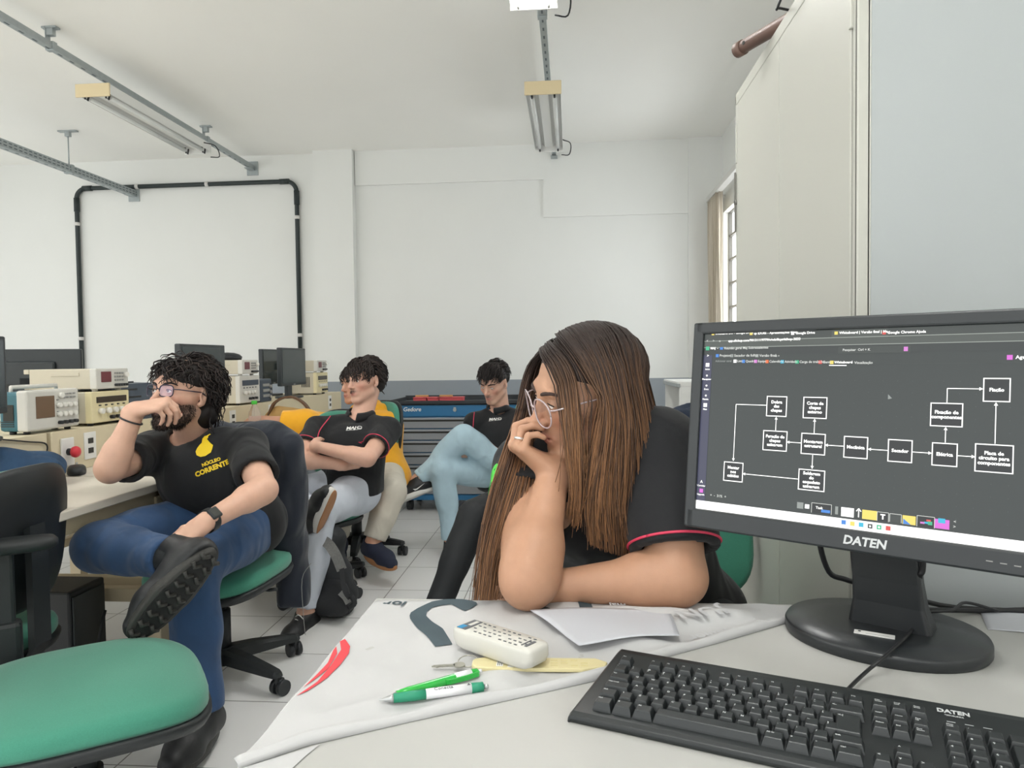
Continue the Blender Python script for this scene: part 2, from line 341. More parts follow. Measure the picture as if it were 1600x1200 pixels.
# ------------------------------------------------------------------ blue tool cabinet by the back wall
M_blue = mat('blue_enamel', (44, 112, 158), .4); M_drawer = mat('grey_drawer', (150, 154, 158), .4, .15, noise=.01, nscale=5); M_trayb = mat('black_tray', (46, 50, 54), .6)
def tool_cabinet():
    xl = atY(614, 700, 5.40)[0]; W = .98; H = .85; D = .5
    t = thing('tool_cabinet', 'blue tool cabinet with wide grey drawers against the back wall', 'cabinet', (xl+W/2, 5.40+D/2, 0))
    mb = MB(); mb.box2((-W/2, -D/2+.012, .09), (W/2, D/2, H-.02), 0, .004); mb.box2((-W/2, -D/2, H-.11), (W/2, D/2, H-.02), 0, .004); mb.box2((-W/2, -D/2, .09), (-W/2+.035, D/2, H-.05), 0, .003); mb.box2((W/2-.035, -D/2, .09), (W/2, D/2, H-.05), 0, .003); mb.box2((-W/2, -D/2, .09), (W/2, D/2, .13), 0, .003)
    mb.build('body', M_blue, t)
    mb = MB(); mb.box2((-W/2-.01, -D/2-.012, H-.022), (W/2+.01, D/2, H-.008), 0, .004)
    for lo, hi in (((-W/2-.01, -D/2-.012, H-.02), (W/2+.01, -D/2, H+.012)), ((-W/2-.01, D/2-.012, H-.02), (W/2+.01, D/2, H+.03)), ((-W/2-.01, -D/2, H-.02), (-W/2+.004, D/2, H+.02)), ((W/2-.004, -D/2, H-.02), (W/2+.01, D/2, H+.02))): mb.box2(lo, hi, 0, .003)
    mb.build('top_tray', M_trayb, t)
    zs = [H-.115, H-.205, H-.295, H-.39, H-.485, H-.585, .135]
    for a, b in zip(zs[:-1], zs[1:]):
        mb = MB(); mb.box2((-W/2+.04, -D/2-.004, b+.004), (W/2-.04, -D/2+.02, a-.004), 0, .003)
        d = mb.build('drawer', M_drawer, t)
        mb = MB(); mb.box2((-W/2+.05, -D/2-.02, a-.02), (W/2-.05, -D/2-.003, a-.008), 0, .004); mb.box2((-W/2+.05, -D/2-.006, a-.034), (W/2-.05, -D/2-.002, a-.021), 1); mb.build('handle', [M_drawer, M_dark], d)
    mb = MB(); M = Matrix.Translation((-W/2+.155, -D/2-.001, H-.055)) @ Matrix.Rotation(PI/2, 4, 'X')
    mb.text('Gedore', M, .045, 0, bold=.02, shear=.2); mb.build('logo', M_white, t)
    mb = MB(); mb.cyl((0, -D/2-.006, H-.06), (0, -D/2, H-.06), .014); mb.box2((-.01, -D/2-.004, H-.055), (.01, -D/2, H-.04), 0, .002); mb.build('lock', M_galv, t)
    for i in range(4):
        MB().cyl((-W/2+.09 if i % 2 else W/2-.09, (-.17 if i < 2 else .17), .045), (-W/2+.13 if i % 2 else W/2-.13, (-.17 if i < 2 else .17), .045), .045, 0, 20).build('castor', M_black, t)
    M_red = mat('red_plastic', (205, 78, 84), .5); M_wood = mat('tan_strip', (196, 150, 96), .6)
    L = ['red plastic box with a tan strip, leftmost on the tool cabinet', 'red plastic box, second from the left on the tool cabinet', 'red plastic box with a tan strip, third from the left on the tool cabinet', 'red plastic box nearest the reading man, on the tool cabinet']
    for i, px in enumerate((657, 679, 695, 714)):
        x = atY(px, 629, 5.50)[0]
        b = thing('plastic_box', L[i], 'box', (x, 5.52, H-.007), 0, 'red boxes on the tool cabinet')
        mb = MB(); mb.box2((-.052, -.05, 0), (.052, .05, .034), 0, .006); mb.build('body', M_red, b)
        MB().box2((-.055, -.053, .034), (.055, .053, .042), 0, .004).build('lid', M_red, b)
        if i in (0, 2): MB().box2((-.05, .02, .042), (.055, .04, .056), 0, .003).build('strip', M_wood, b)
tool_cabinet()
# ------------------------------------------------------------------ white shelf unit and dark clothes far right
t = thing('shelf_unit', 'low white open shelf unit by the right wall, beside the monitor edge', 'shelf', (.91, 5.05, 0))
mb = MB(); mb.box2((-.22, -.35, .98), (.22, .35, 1.01), 0, .003); mb.box2((-.21, -.34, .5), (.21, .34, .53)); mb.box2((-.21, -.34, .06), (.21, .34, .09))
for s in (-1, 1): mb.box2((-.21, s*.34-.012, 0), (.21, s*.34+.012, .98))
mb.box2((.19, -.34, 0), (.21, .34, .98)); mb.build('carcass', M_white, t)
MB().box2((-.225, -.36, .975), (-.205, .36, 1.0), 0, .003).build('edge_strip', M_grey_e, t)
# ------------------------------------------------------------------ laboratory bench along the left
M_bench = mat('bench_laminate', (222, 214, 200), .45, noise=.015, nscale=6); M_bleg = mat('bench_steel', (218, 203, 172), .45, noise=.02, nscale=8)
M_riser = mat('riser_cream', (216, 204, 174), .5, noise=.015, nscale=6)
BX, BR, BZ, RZ = -1.46, -1.98, .75, .915     # front edge, riser face, top height, riser top
def bench(label, Ya, Yb):
    t = thing('lab_bench', label, 'bench', (BX, (Ya+Yb)/2, 0), 0, 'cream laboratory benches'); L = Yb-Ya
    MB().box2((-1.05-.15, -L/2+.005, BZ-.028), (0, L/2-.005, BZ), 0, .004).build('worktop', M_bench, t)
    mb = MB(); mb.box2((BR-BX-.42, -L/2+.005, BZ), (BR-BX, L/2-.005, RZ), 0, .003)
    r = mb.build('riser', M_riser, t)
    for y in (-L/2+.22, L/2-.3):
        mb = MB(); mb.box((BR-BX+.002, y, BZ+.09), (.006, .07, .11), 0, .002)
        for k in (-.02, .02): mb.box((BR-BX+.006, y, BZ+.09+k), (.003, .03, .022), 1, .001)
        mb.build('socket_plate', [M_white, M_dark], r)
    for x in (-.07, -1.1):
        for y in (-L/2+.06, L/2-.06): MB().box2((x-.03, y-.03, 0), (x+.03, y+.03, BZ-.06), 0, .003).build('leg', M_bleg, t)
    mb = MB()
    for y in (-L/2+.06, L/2-.06): mb.box2((-1.13, y-.02, .3), (-.05, y+.02, .35), 0, .003); mb.box2((-1.13, y-.02, BZ-.1), (-.05, y+.02, BZ-.03), 0, .003)
    mb.box2((-.09, -L/2+.06, BZ-.09), (-.05, L/2-.06, BZ-.03), 0, .003); mb.box2((-1.12, -L/2+.06, BZ-.09), (-1.08, L/2-.06, BZ-.03), 0, .003)
    mb.box2((-1.0, -L/2+.06, .3), (-.96, L/2-.06, .34), 0, .003)
    mb.build('frame', M_bleg, t)
    return t
bench('cream lab bench carrying the oscilloscope and leaning elbow of the bearded man', .95, 2.53)
bench('cream lab bench behind the bearded man, carrying the large black monitor', 2.54, 4.3)
bench('farthest cream lab bench, against the back wall behind the yellow hoodie', 4.31, 5.98)
# emergency stop
M_estop = mat('red_button', (214, 52, 66), .35)
p = atX(104, 706, BR)
t = thing('emergency_button', 'red mushroom emergency button on a white plate of the bench riser', 'button', (BR, p[1], p[2]))
MB().box((.004, .0, 0), (.008, .07, .11), 0, .003).build('plate', M_white, t)
MB().cyl((.008, 0, 0), (.03, 0, 0), .014, 0, 16).build('stem', M_black, t)
mb = MB(); mb.loft([[(x, r*math.cos(a), r*math.sin(a)) for a in np.linspace(0, 2*PI, 20, endpoint=False)] for x, r in ((.025, .012), (.03, .021), (.04, .023), (.048, .019), (.052, .010), (.053, .001))]); mb.build('mushroom_head', M_estop, t)
# ------------------------------------------------------------------ instruments
M_inst = mat('instrument_beige', (198, 190, 170), .5, noise=.02, nscale=20); M_face = mat('instrument_face', (210, 208, 200), .45)
M_yel = mat('instrument_yellow', (226, 214, 172), .5); M_teal = mat('teal_case', (58, 110, 122), .5); M_scr = mat('dead_screen', (112, 88, 66), .25); M_led = mat('dark_red_display', (110, 44, 50), .3)
M_lcd = mat('dark_display', (58, 50, 40), .3); M_slate = mat('slate_plastic', (62, 72, 84), .45); M_knob = mat('knob_white', (236, 234, 226), .4); M_btn = mat('button_grey', (150, 150, 146), .5)
M_mon = mat('monitor_black', (40, 46, 48), .4, noise=.04, nscale=30); M_monscr = mat('off_screen', (48, 58, 60), .22)
# instruments face +X; local x = depth (front face at x=0), y = width along the bench, z = up
def feet(t, D, W, m=M_black):
    for x in (-.03, -D+.03):
        for s in (-1, 1): MB().cyl((x, s*(W/2-.03), -.012), (x, s*(W/2-.03), .002), .012, 0, 10).build('foot', m, t)
def scope(label, Y, z, Y2=None, rz=0):
    W, D, H = .272, .115, .152
    t = thing('oscilloscope', label, 'oscilloscope', (BR-.01, Y, z+.012), rz)
    MB().box2((-D, -W/2, 0), (-.03, W/2, H-.005), 0, .012).build('case', M_teal, t)
    f = MB().box2((-.045, -W/2-.002, 0), (0, W/2+.002, H), 0, .008).build('front_panel', M_face, t)
    MB().box2((-.001, -W/2+.04, .045), (.003, -W/2+.135, .128), 0, .002).build('display', M_scr, f)
    for r in range(2):
        for c in range(4): MB().cyl((0, W/2-.118+c*.028, .09-r*.035), (.014, W/2-.118+c*.028, .09-r*.035), .009, 0, 14).build('knob', M_knob, f)
    MB().cyl((0, .03, .128), (.014, .03, .128), .011, 0, 14).build('knob', M_knob, f)
    mb = MB()
    for c in range(5): mb.box((.002, .036+c*.018, .132), (.005, .011, .006), 0, .001); mb.box((.002, .036+c*.018, .118), (.005, .011, .006), 0, .001)
    for c in range(5): mb.box((.002, .016, .05+c*.015), (.005, .009, .005), 0, .001)
    mb.build('buttons', M_btn, f)
    mb = MB()
    for c in range(4): mb.cyl((0, .022+c*.028, .022), (.016, .022+c*.028, .022), .007, 0, 12)
    mb.build('sockets', M_black, f)
    mb = MB(); mb.box((-.075, -W/2-.001, .07), (.04, .004, .06), 0); 
    for k in range(3): mb.box((-.08, -W/2-.001, .02+k*.008), (.05, .004, .003), 0)
    mb.build('side_recess', M_dark, t); feet(t, D, W)
    mb = MB(); mb.tube([(-.08, -W/2+.02, H-.01), (-.08, -W/2+.02, H+.012), (-.08, W/2-.02, H+.012), (-.08, W/2-.02, H-.01)], .008, 0, 8); mb.build('handle', M_face, t)
    return t
def counter(label, Y, z, rz=0):      # flat long instrument with the red display
    W, D, H = .215, .30, .085
    t = thing('function_generator', label, 'instrument', (BR-.005, Y, z+.012), rz, 'flat beige instruments on the stacks')
    mb = MB(); mb.box2((-D, -W/2, 0), (-.02, W/2, H), 0, .004); mb.box2((-D-.025, -W/2, .0), (-D, W/2, .018), 0, .003); mb.box2((-D-.025, -W/2, H-.02), (-D, W/2, H), 0, .003); mb.build('case', M_inst, t)
    f = MB().box2((-.03, -W/2-.001, -.001), (0, W/2+.001, H+.001), 0, .004).build('front_panel', M_face, t)
    MB().box2((-.001, -W/2+.03, .028), (.003, -W/2+.095, .073), 0, .002).build('display', M_led, f)
    mb = MB()
    for r in range(3):
        for c in range(4): mb.box((.002, .015+c*.017, .035+r*.015), (.004, .010, .008), 0, .001)
    mb.build('buttons', M_btn, f)
    mb = MB()
    for c in range(5): mb.cyl((0, .015+c*.017, .014), (.014, .015+c*.017, .014), .006, 0, 10)
    mb.build('sockets', M_black, f)
    MB().cyl((0, W/2-.022, .058), (.014, W/2-.022, .058), .011, 0, 14).build('knob', M_knob, f)
    MB().box2((-.20, -W/2-.003, H-.03), (-.075, -W/2, H-.015), 0, .001).build('side_handle', M_inst, t)
    feet(t, D, W, M_face); return t
def psu(label, Y, z, face, H=.155, W=.25, disp=M_lcd):
    D = .26
    t = thing('bench_power_supply', label, 'power supply', (BR-.005, Y, z+.012), 0, 'power supplies in the instrument stacks')
    MB().box2((-D, -W/2, 0), (-.015, W/2, H), 0, .004).build('case', M_inst, t)
    f = MB().box2((-.03, -W/2-.001, 0), (0, W/2+.001, H+.001), 0, .004).build('front_panel', face, t)
    MB().box2((-.001, -W/2+.03, H*.64), (.003, W/2-.02, H*.84), 0, .002).build('display', disp, f)
    for c in range(4): MB().cyl((0, -W/2+.05+c*.045, H*.38), (.018, -W/2+.05+c*.045, H*.38), .012, 0, 14).build('knob', M_knob, f)
    mb = MB()
    for c in range(5): mb.box((.002, -W/2+.05+c*.04, H*.56), (.004, .012, .005), 0)
    for c in range(3): mb.cyl((0, -W/2+.12+c*.04, H*.15), (.018, -W/2+.12+c*.04, H*.15), .008, 0, 10)
    mb.build('terminals', M_black, f)
    mb = MB()
    for k in range(6): mb.box((-.06-.012*k, -W/2-.001, H*.55), (.005, .003, H*.5), 0)
    mb.build('vents', M_dark, t); feet(t, D, W); return t
def monitor(label, Y, z, W=.46, H=.29, X=None, rz=0, tilt=0, group='black monitors on the lab benches'):
    t = thing('computer_monitor', label, 'monitor', (BR-.09 if X is None else X, Y, z), rz, group)
    zc = .09+H/2; M = Matrix.Translation((0, 0, zc)) @ Matrix.Rotation(tilt, 4, 'Y')
    mb = MB(); mb.box2((-.035, -W/2, -H/2), (0, W/2, H/2), 0, .006, M); mb.box2((-.06, -W/4, -H/4), (-.03, W/4, H/4), 0, .012, M); h = mb.build('housing', M_mon, t)
    MB().box2((-.001, -W/2+.014, -H/2+.02), (.0015, W/2-.014, H/2-.014), 0, 0, M).build('screen', M_monscr, h)
    MB().box2((0, -.018, -H/2+.004), (.0012, .018, -H/2+.012), 0, 0, M).build('badge', M_btn, h)
    mb = MB(); mb.box2((-.06, -.045, .008), (-.035, .045, .2), 0, .006); mb.build('stand_post', M_mon, t)
    mb = MB(); mb.prism([(x-.04, y) for x, y in sup(32, .09, .12, 2.4)], 0, .014); bevelmod(mb.build('stand_base', M_mon, t), .004); return t
def Yof(px, X, py=620): return atX(px, py, X)[1]
FX = BR
scope('teal-sided oscilloscope with a brown screen on the left bench', 2.582, RZ)
yp = 2.913
psu('yellow-faced power supply under the flat generator, right of the oscilloscope', yp, RZ, M_yel, .13)
counter('flat beige generator with a red display on top of the yellow power supply', 2.93, RZ+.142)
# laptop-like dark case right of the yellow power supply
t = thing('dark_case', 'slanted dark grey case behind the bearded man\'s fist', 'case', (BR-.02, Yof(232, FX, 640), RZ))
mb = MB(); mb.loft([[(x, y, z) for x, z in ((0, 0), (0, .05), (-.06, .165), (-.2, .17), (-.2, 0))] for y in (-.16, .16)], 0, False); mb.build('case', M_slate, t)
mb = MB()
for k in range(3): mb.box((-.028-.018*k, -.05, .105+.034*k), (.004, .14, .008), 0)
mb.build('ridges', M_black, t)
yb = (Yof(286, BR, 590)+Yof(350, BR, 590))/2+.04
monitor('large black monitor rising behind the curly-haired man\'s head', yb, RZ, .47, .27, X=BR-.02)
y2 = Yof(378, FX, 640)
y2 = Yof(393, FX, 640); psu('beige power supply with a dark meter, behind the bearded man\'s shoulder', y2, RZ, M_face, .165, .27, M_slate)
counter('flat beige generator stacked on the meter power supply behind the bearded man', y2+.01, RZ+.177)
t = thing('dark_meter', 'dark slate meter box right of the beige power supply', 'meter', (BR-.02, Yof(421, FX, 640), RZ))
MB().box2((-.2, -.09, 0), (0, .09, .15), 0, .008).build('case', M_slate, t)
mb = MB()
for r in range(3): mb.box((.002, .0, .04+.035*r), (.006, .1, .018), 0, .002); mb.cyl((0, .06, .03+.035*r), (.012, .06, .03+.035*r), .01)
mb.build('controls', M_btn, t)
monitor('black monitor half hidden between the dark meter and the slim monitor', Yof(425, BR-.35, 600), RZ, .4, .27, X=BR-.33)
monitor('slim black monitor right of the dark meter, before the back wall conduit', (Yof(446, BR, 590)+Yof(481, BR, 590))/2, RZ, .45, .27, X=BR-.02)
y3 = Yof(505, FX, 610)
psu('yellow-faced power supply on the farthest bench, left of the moustached man', y3, RZ, M_yel, .16, .25, M_lcd)
counter('flat beige generator on the farthest power supply, left of the moustached man', y3, RZ+.172)
# monitors at the far left, and one seen from the back on the opposite bench row
monitor('black monitor cut off by the left edge of the photo', 2.195, RZ, .3, .27, X=BR-.0)
monitor('black monitor seen from behind, left of the flat generator', atX(50, 600, -2.75)[1], RZ, .46, .25, X=-2.75, rz=PI-1.1)
bench2 = thing('lab_bench', 'cream bench of the opposite row, hidden behind the instruments', 'bench', (-2.68, 3.3, 0))
MB().box2((-.85, -1.6, BZ-.028), (-.0, 1.6, BZ)).build('worktop', M_bench, bench2); MB().box2((-.5, -1.6, BZ), (-.0, 1.6, RZ)).build('riser', M_bench, bench2)
for x in (-.06, -.79):
    for y in (-1.5, -.4, .4, 1.5): MB().box2((x-.03, y-.03, 0), (x+.03, y+.03, BZ-.028)).build('leg', M_bleg, bench2)
# black round-topped things on the second stack
t = tag(MB().loft([[(r*math.cos(a), r*math.sin(a), z) for a in np.linspace(0, 2*PI, 24, endpoint=False)] for r, z in ((.085, 0), (.09, .02), (.075, .035), (.045, .045), (.002, .048))]).build('dome_cap', M_black, None, (BR-.15, y2, RZ+.177+.012+.086)), 'black domed cap lying on the stacked generator behind the bearded man', 'cap')
# mouse on the bench
t = thing('computer_mouse', 'black computer mouse on the bench by the bearded man\'s elbow', 'mouse', (atZ(120, 741, BZ)[0], atZ(120, 741, BZ)[1], BZ), .6)
def domed(w, d, h, m=0, n=28, e=2.5):
    rg = [[(x*s, y*s, z) for x, y in sup(n, w/2, d/2, e)] for s, z in ((.9, 0), (1, h*.15), (1, h*.45), (.93, h*.75), (.72, h*.94), (.35, h*1.0), (.01, h*1.01))]
    return MB().loft(rg, m)
domed(.065, .11, .036).build('shell', M_black, t); MB().cyl((-.004, .03, .033), (.004, .03, .033), .01).build('wheel', M_btn, t)
# ------------------------------------------------------------------ swivel chairs
M_green = mat('green_upholstery', (66, 141, 118), .85, noise=.07, nscale=350, bump=.12, bscale=900, sheen=.25)
M_rub = mat('chair_black', (31, 35, 37), .5, noise=.05, nscale=50, bump=.04, bscale=500)
def cushion(w, d, h, dome=.02, n=48, wf=.03, e=3.2):   # seat pad with rounded corners, front (−y) rolled down
    rg = []
    for s, z in ((.97, 0), (1, h*.25), (1, h*.6), (.975, h*.85), (.9, h), (.7, h+dome*.6), (.4, h+dome*.9), (.01, h+dome)):
        rg.append([(x*s, y*s, z-wf*max(0, (-y*s/(d/2)))**3) for x, y in sup(n, w/2, d/2, e)])
    return MB().loft(rg)
def swivel_chair(label, x, y, face, seat_z=.44, base_rot=0, arms=False, back=True, back_z=.30, jacket=None, backshell=True, seat_w=.46, seat_d=.45, recline=.12, back_h=.36, back_w=.42):
    """face = direction (radians, world) the sitter looks to; local −y is forward"""
    t = thing('swivel_chair', label, 'chair', (x, y, 0), face+PI/2, 'green swivel chairs of the laboratory')
    cushion(seat_w, seat_d, .05).build('seat', M_green, t, (0, 0, seat_z-.055))
    sh = MB(); rg = [[(a*s, b*s, z-.03*max(0, (-b*s/(seat_d/2)))**3) for a, b in sup(48, seat_w/2+.006, seat_d/2+.006, 3.2)] for s, z in ((.8, -.02), (.97, -.012), (1.0, 0.004), (1.0, .012), (.97, .016))]
    sh.loft(rg).build('seat_shell', M_rub, t, (0, 0, seat_z-.068))
    mb = MB(); mb.cyl((0, 0, .1), (0, 0, .26), .032); mb.cyl((0, 0, .25), (0, 0, seat_z-.08), .02); mb.box((0, .02, seat_z-.1), (.16, .2, .045), 0, .01); mb.build('gas_column', M_rub, t)
    MB().tube([(.06, .0, seat_z-.1), (.2, -.02, seat_z-.105), (.23, -.02, seat_z-.1)], .006, 0, 8).build('lever', M_rub, t)
    MB().cyl((0, 0, .065), (0, 0, .125), .05, 0, 20, .04).build('hub', M_rub, t)
    for k in range(5):
        a = base_rot+2*PI*k/5; c, s_ = math.cos(a), math.sin(a); dv = np.array([c, s_, 0]); pv = np.array([-s_, c, 0]); rg = []
        for r, hw, zt, zb in ((.03, .03, .122, .07), (.12, .027, .115, .068), (.24, .022, .098, .066), (.285, .02, .09, .066), (.3, .012, .086, .068)):
            rg.append([dv*r+pv*u*hw+np.array([0, 0, z]) for u, z in ((-1, zb), (1, zb), (1.0, zt-.012), (.6, zt), (-.6, zt), (-1, zt-.012))])
        lg = MB().loft(rg, 0, False).build('base_leg', M_rub, t)
        cp = dv*.285+pv*.012
        mb = MB()
        for u in (-.016, .016): mb.cyl(cp+dv*u+np.array([0, 0, .027])-dv*.009, cp+dv*u+np.array([0, 0, .027])+dv*.009, .027, 0, 18)
        mb.cyl(cp+[0, 0, .03]-pv*.012, cp+[0, 0, .07]-pv*.012, .008); mb.box(cp+[0, 0, .045], (.03, .03, .03), 0, .01); mb.build('castor', M_black, lg)
    if back:
        # curved back pad, leaning by `recline`
        zc = seat_z+back_z; yb = seat_d/2-.02
        def pad(w, h, th, off, m=None):
            rg = []
            for s, q in ((.6, -th*.5), (.93, -th*.42), (1, -th*.2), (1, th*.2), (.93, th*.42), (.6, th*.5)):
                r_ = []
                for a, b in sup(44, w/2*s, h/2*s, 3):
                    yy = q+off-.09*(a/.21)**2*.45
                    r_.append((a, yb+yy+b*math.sin(recline), zc+b*math.cos(recline)))
                rg.append(r_)
            return MB().loft(rg)
        pad(back_w, back_h, .045, -.0).build('backrest', M_green, t)
        if backshell: pad(back_w+.014, back_h+.014, .03, .028).build('back_shell', M_rub, t)
        mb = MB(); rg = []
        for yy, zz, hw in ((.02, seat_z-.1, .03), (seat_d/2-.0, seat_z-.1, .03), (yb+.055, seat_z-.04, .032), (yb+.055, zc-.06, .032), (yb+.05, zc+.03, .028)):
            rg.append([(-hw, yy-.006, zz), (hw, yy-.006, zz), (hw, yy+.012, zz+.01), (-hw, yy+.012, zz+.01)])
        mb.loft(rg, 0, False).build('back_bracket', M_rub, t)
    if arms:
        for s_ in ((-1, 1) if arms is True else (arms,)):
            ax = s_*(seat_w/2+.035)
            mb = MB(); mb.box((ax, .17, seat_z-.03), (.05, .075, .2), 0, .012); mb.box((s_*(seat_w/2-.06), .17, seat_z-.09), (.2, .06, .02), 0, .006)
            a_ = mb.build('arm_bracket', M_rub, t)
            MB().box((ax, .17, seat_z+.14), (.03, .05, .22), 0, .008).build('arm_post', M_rub, t)
            mb = MB(); mb.loft([[(ax+a*k, .15+b*k, seat_z+.24+z) for a, b in sup(28, .042, .10, 3)] for k, z in ((.85, 0), (1, .008), (1, .02), (.9, .03), (.5, .034))]); mb.build('arm_pad', M_rub, t)
    return t
# foreground chair, bottom left (faces right), its far arm in view
chB = swivel_chair('green seat chair in the bottom left foreground, armrest on its far side', -1.10, 1.49, .62, .47, .5, arms=1, seat_w=.5, seat_d=.5, back_z=.34, back_w=.34)
chA = swivel_chair('chair with black back shell tucked to the bench at the left edge', -1.67, 1.75, PI+.05, .46, .2, back_z=.25, recline=.1, back_h=.38, seat_d=.42)
chC = swivel_chair('green chair under the bearded man, a navy jacket over its back', -1.30, 2.50, -PI/2-.05, .45, -.38, back_z=.30, back_w=.38)
chD = swivel_chair('green chair under the man with crossed arms', -1.34, 3.52, -PI/2-.55, .43, .1)
chE = swivel_chair('green chair under the person in the yellow hoodie', -1.31, 4.19, -PI/2-.7, .44, .62)
chF = swivel_chair('green chair under the man in light blue jeans', -.35, 4.50, -PI/2-.75, .455, .2)
chG = swivel_chair('green chair under the person in black trousers behind the woman', -.05, 3.22, -PI/2-.6, .46, .3)
chI = swivel_chair('green chair behind the long-haired woman, its back beside the monitor', .297, 1.78, -PI/2+.12, .46, .72, back_z=.22, recline=.18)
# ------------------------------------------------------------------ the white desk in front and what lies on it
DZ = .75
M_desk = mat('white_laminate', (178, 178, 174), .45, noise=.012, nscale=5); M_dedge = mat('desk_edge', (198, 196, 188), .5)
t = thing('desk', 'white laminate desk in the foreground carrying keyboard and monitor', 'desk', (.85, .8, 0))
MB().box2((-1.2, -.5, DZ-.03), (.49, .425, DZ), 0, .003).build('worktop', M_desk, t)
MB().box2((-1.1, .34, .3), (.44, .358, DZ-.03)).build('modesty_panel', M_desk, t)
for x in (-1.12, .43):
    for y in (-.42, .38): MB().box2((x-.025, y-.025, 0), (x+.025, y+.025, DZ-.03), 0, .003).build('leg', M_grey_e, t)
# --- computer monitor
M_mb = mat('monitor_shell', (40, 44, 46), .38, noise=.03, nscale=40, bump=.02, bscale=900); M_mb2 = mat('monitor_stand', (38, 41, 43), .33); M_logo = mat('silver_print', (205, 208, 208), .4)
def emi(name, rgb, k=1.0):
    m = mat('screen_'+name, rgb, .3, emit=k); m.node_tree.nodes['Principled BSDF'].inputs['Base Color'].default_value = (.004, .004, .004, 1); return m
SW, SH, MYAW, MTILT = .495, .279, -.619, .126
MPOS = np.array([.397, 1.0, .93])       # middle of the lower edge of the lit screen
def screen_frame():
    ux = np.array([math.cos(MYAW), math.sin(MYAW), 0]); n = np.array([math.sin(MYAW), -math.cos(MYAW), 0])
    uv = np.array([0, 0, 1])*math.cos(MTILT)-n*math.sin(MTILT); return ux, uv, np.cross(ux, uv)
UX, UV, UN = screen_frame()
def scr(px, py):        # where the sight line meets the screen plane, in screen metres (u from middle, v from bottom)
    d = ray(px, py); k = ((MPOS-CAMP)@UN)/(d@UN); p = CAMP+d*k-MPOS; return p@UX, p@UV
mon = thing('computer_monitor', 'large black desktop monitor showing a flow chart, on the white desk', 'monitor', (.458, 1.085, DZ))
inv = Matrix.Translation((-.458, -1.085, -DZ))
MS = inv @ frame(MPOS, UX, UV, UN)
mb = MB(); b_, bb, bt = .0175, .03, .0185
mb.box2((-SW/2-b_, -bb, -.035), (-SW/2, SH+bt, .006), 0, .003, MS); mb.box2((SW/2, -bb, -.035), (SW/2+b_, SH+bt, .006), 0, .003, MS)
mb.box2((-SW/2-b_+.004, SH, -.035), (SW/2+b_-.004, SH+bt, .006), 0, .003, MS); mb.box2((-SW/2-b_+.004, -bb, -.035), (SW/2+b_-.004, -.0, .006), 0, .003, MS)
mb.box2((-SW/2-.01, -.01, -.04), (SW/2+.01, SH+.01, -.004), 0, 0, MS); mb.box2((-.17, .04, -.06), (.17, .24, -.03), 0, .015, MS)
hs = mb.build('housing', M_mb, mon)
lx, lv = scr(1352, 847)
mb = MB(); mb.text('DATEN', MS @ Matrix.Translation((lx, lv, .0062)), .0165, 0, bold=.03, shear=.15); mb.build('logo', M_logo, hs)
mb = MB()
for px, py in ((1547, 876), (1569, 880), (1591, 884)):
    u, v = scr(px, py); mb.box((u, v, .0063), (.007, .0012, .001), 0, 0, MS)
mb.build('button_marks', M_btn, hs)
C_ = dict(bg=(52, 59, 58), tab=(60, 66, 64), addr=(78, 84, 80), line=(165, 172, 164), head=(50, 56, 56), side=(64, 66, 90), white=(250, 250, 246), txt=(225, 228, 222), box=(30, 34, 37), grey=(150, 156, 152), yellow=(250, 225, 110), blue=(70, 140, 225), green=(60, 190, 140), orange=(235, 115, 60), pink=(220, 130, 215), red=(225, 80, 75), cyan=(60, 190, 225), mag=(225, 110, 220), dot=(84, 92, 90), dk=(50, 56, 55))
CK = list(C_); CI = {k: i for i, k in enumerate(CK)}
S = MB()
def srect(u0, v0, u1, v1, c, z): S.add([MS @ Vector(q) for q in ((u0, v0, z), (u1, v0, z), (u1, v1, z), (u0, v1, z))], [[0, 1, 2, 3]], CI[c])
def sline(p, q, wd, c, z):
    p, q = np.array(p), np.array(q); d = nz(q-p); n = np.array([-d[1], d[0]])*wd/2
    S.add([MS @ Vector((*(a), z)) for a in (p-n, q-n, q+n, p+n)], [[0, 1, 2, 3]], CI[c])
def stxt(s, u, v, size, c='txt', z=.0012, align='LEFT', bold=.02): S.text(s, MS @ Matrix.Translation((u, v, z)), size, CI[c], align, 0, bold)
srect(-SW/2, 0, SW/2, SH, 'bg', 0)
fy = lambda f: SH*(1-f)
srect(-SW/2, fy(.041), SW/2, fy(0), 'tab', .0004); srect(-SW/2, fy(.078), SW/2, fy(.041), 'addr', .0004)
srect(-SW/2, fy(.0425), SW/2, fy(.0395), 'line', .0006); srect(-SW/2, fy(.0805), SW/2, fy(.0775), 'line', .0006)
srect(-SW/2, fy(.122), SW/2, fy(.0805), 'head', .0004); srect(-SW/2, fy(.953), -SW/2+.0145, fy(.122), 'side', .0005)
srect(-SW/2, 0, SW/2, fy(.953), 'white', .0005)
for i in range(26):        # dotted canvas
    for j in range(12):
        u, v = -SW/2+.03+i*.018, .03+j*.016; srect(u-.0004, v-.0004, u+.0004, v+.0004, 'dot', .0004)
def spx(x, y): return scr(1080+x*.325, 490+y*.325)
def row(items, y, size, c='txt'):
    for x, s_, ic in items:
        u, v = spx(x, y)
        if ic: srect(u, v-size*.45, u+size*.9, v+size*.45, ic, .0012); u += size*1.15
        stxt(s_, u, v, size, c)
ROWS = [(70, 97, 100, 'white', [(100, 'Inventario DU - Google Drive', 'yellow'), (283, 'cp IDU05 - Apresentações Goo..', 'yellow'), (482, 'Google Drive', 'white'), (690, 'Whiteboard | Versão final | Ma..', 'yellow'), (920, 'Google Chrome Ajuda', 'red')])]
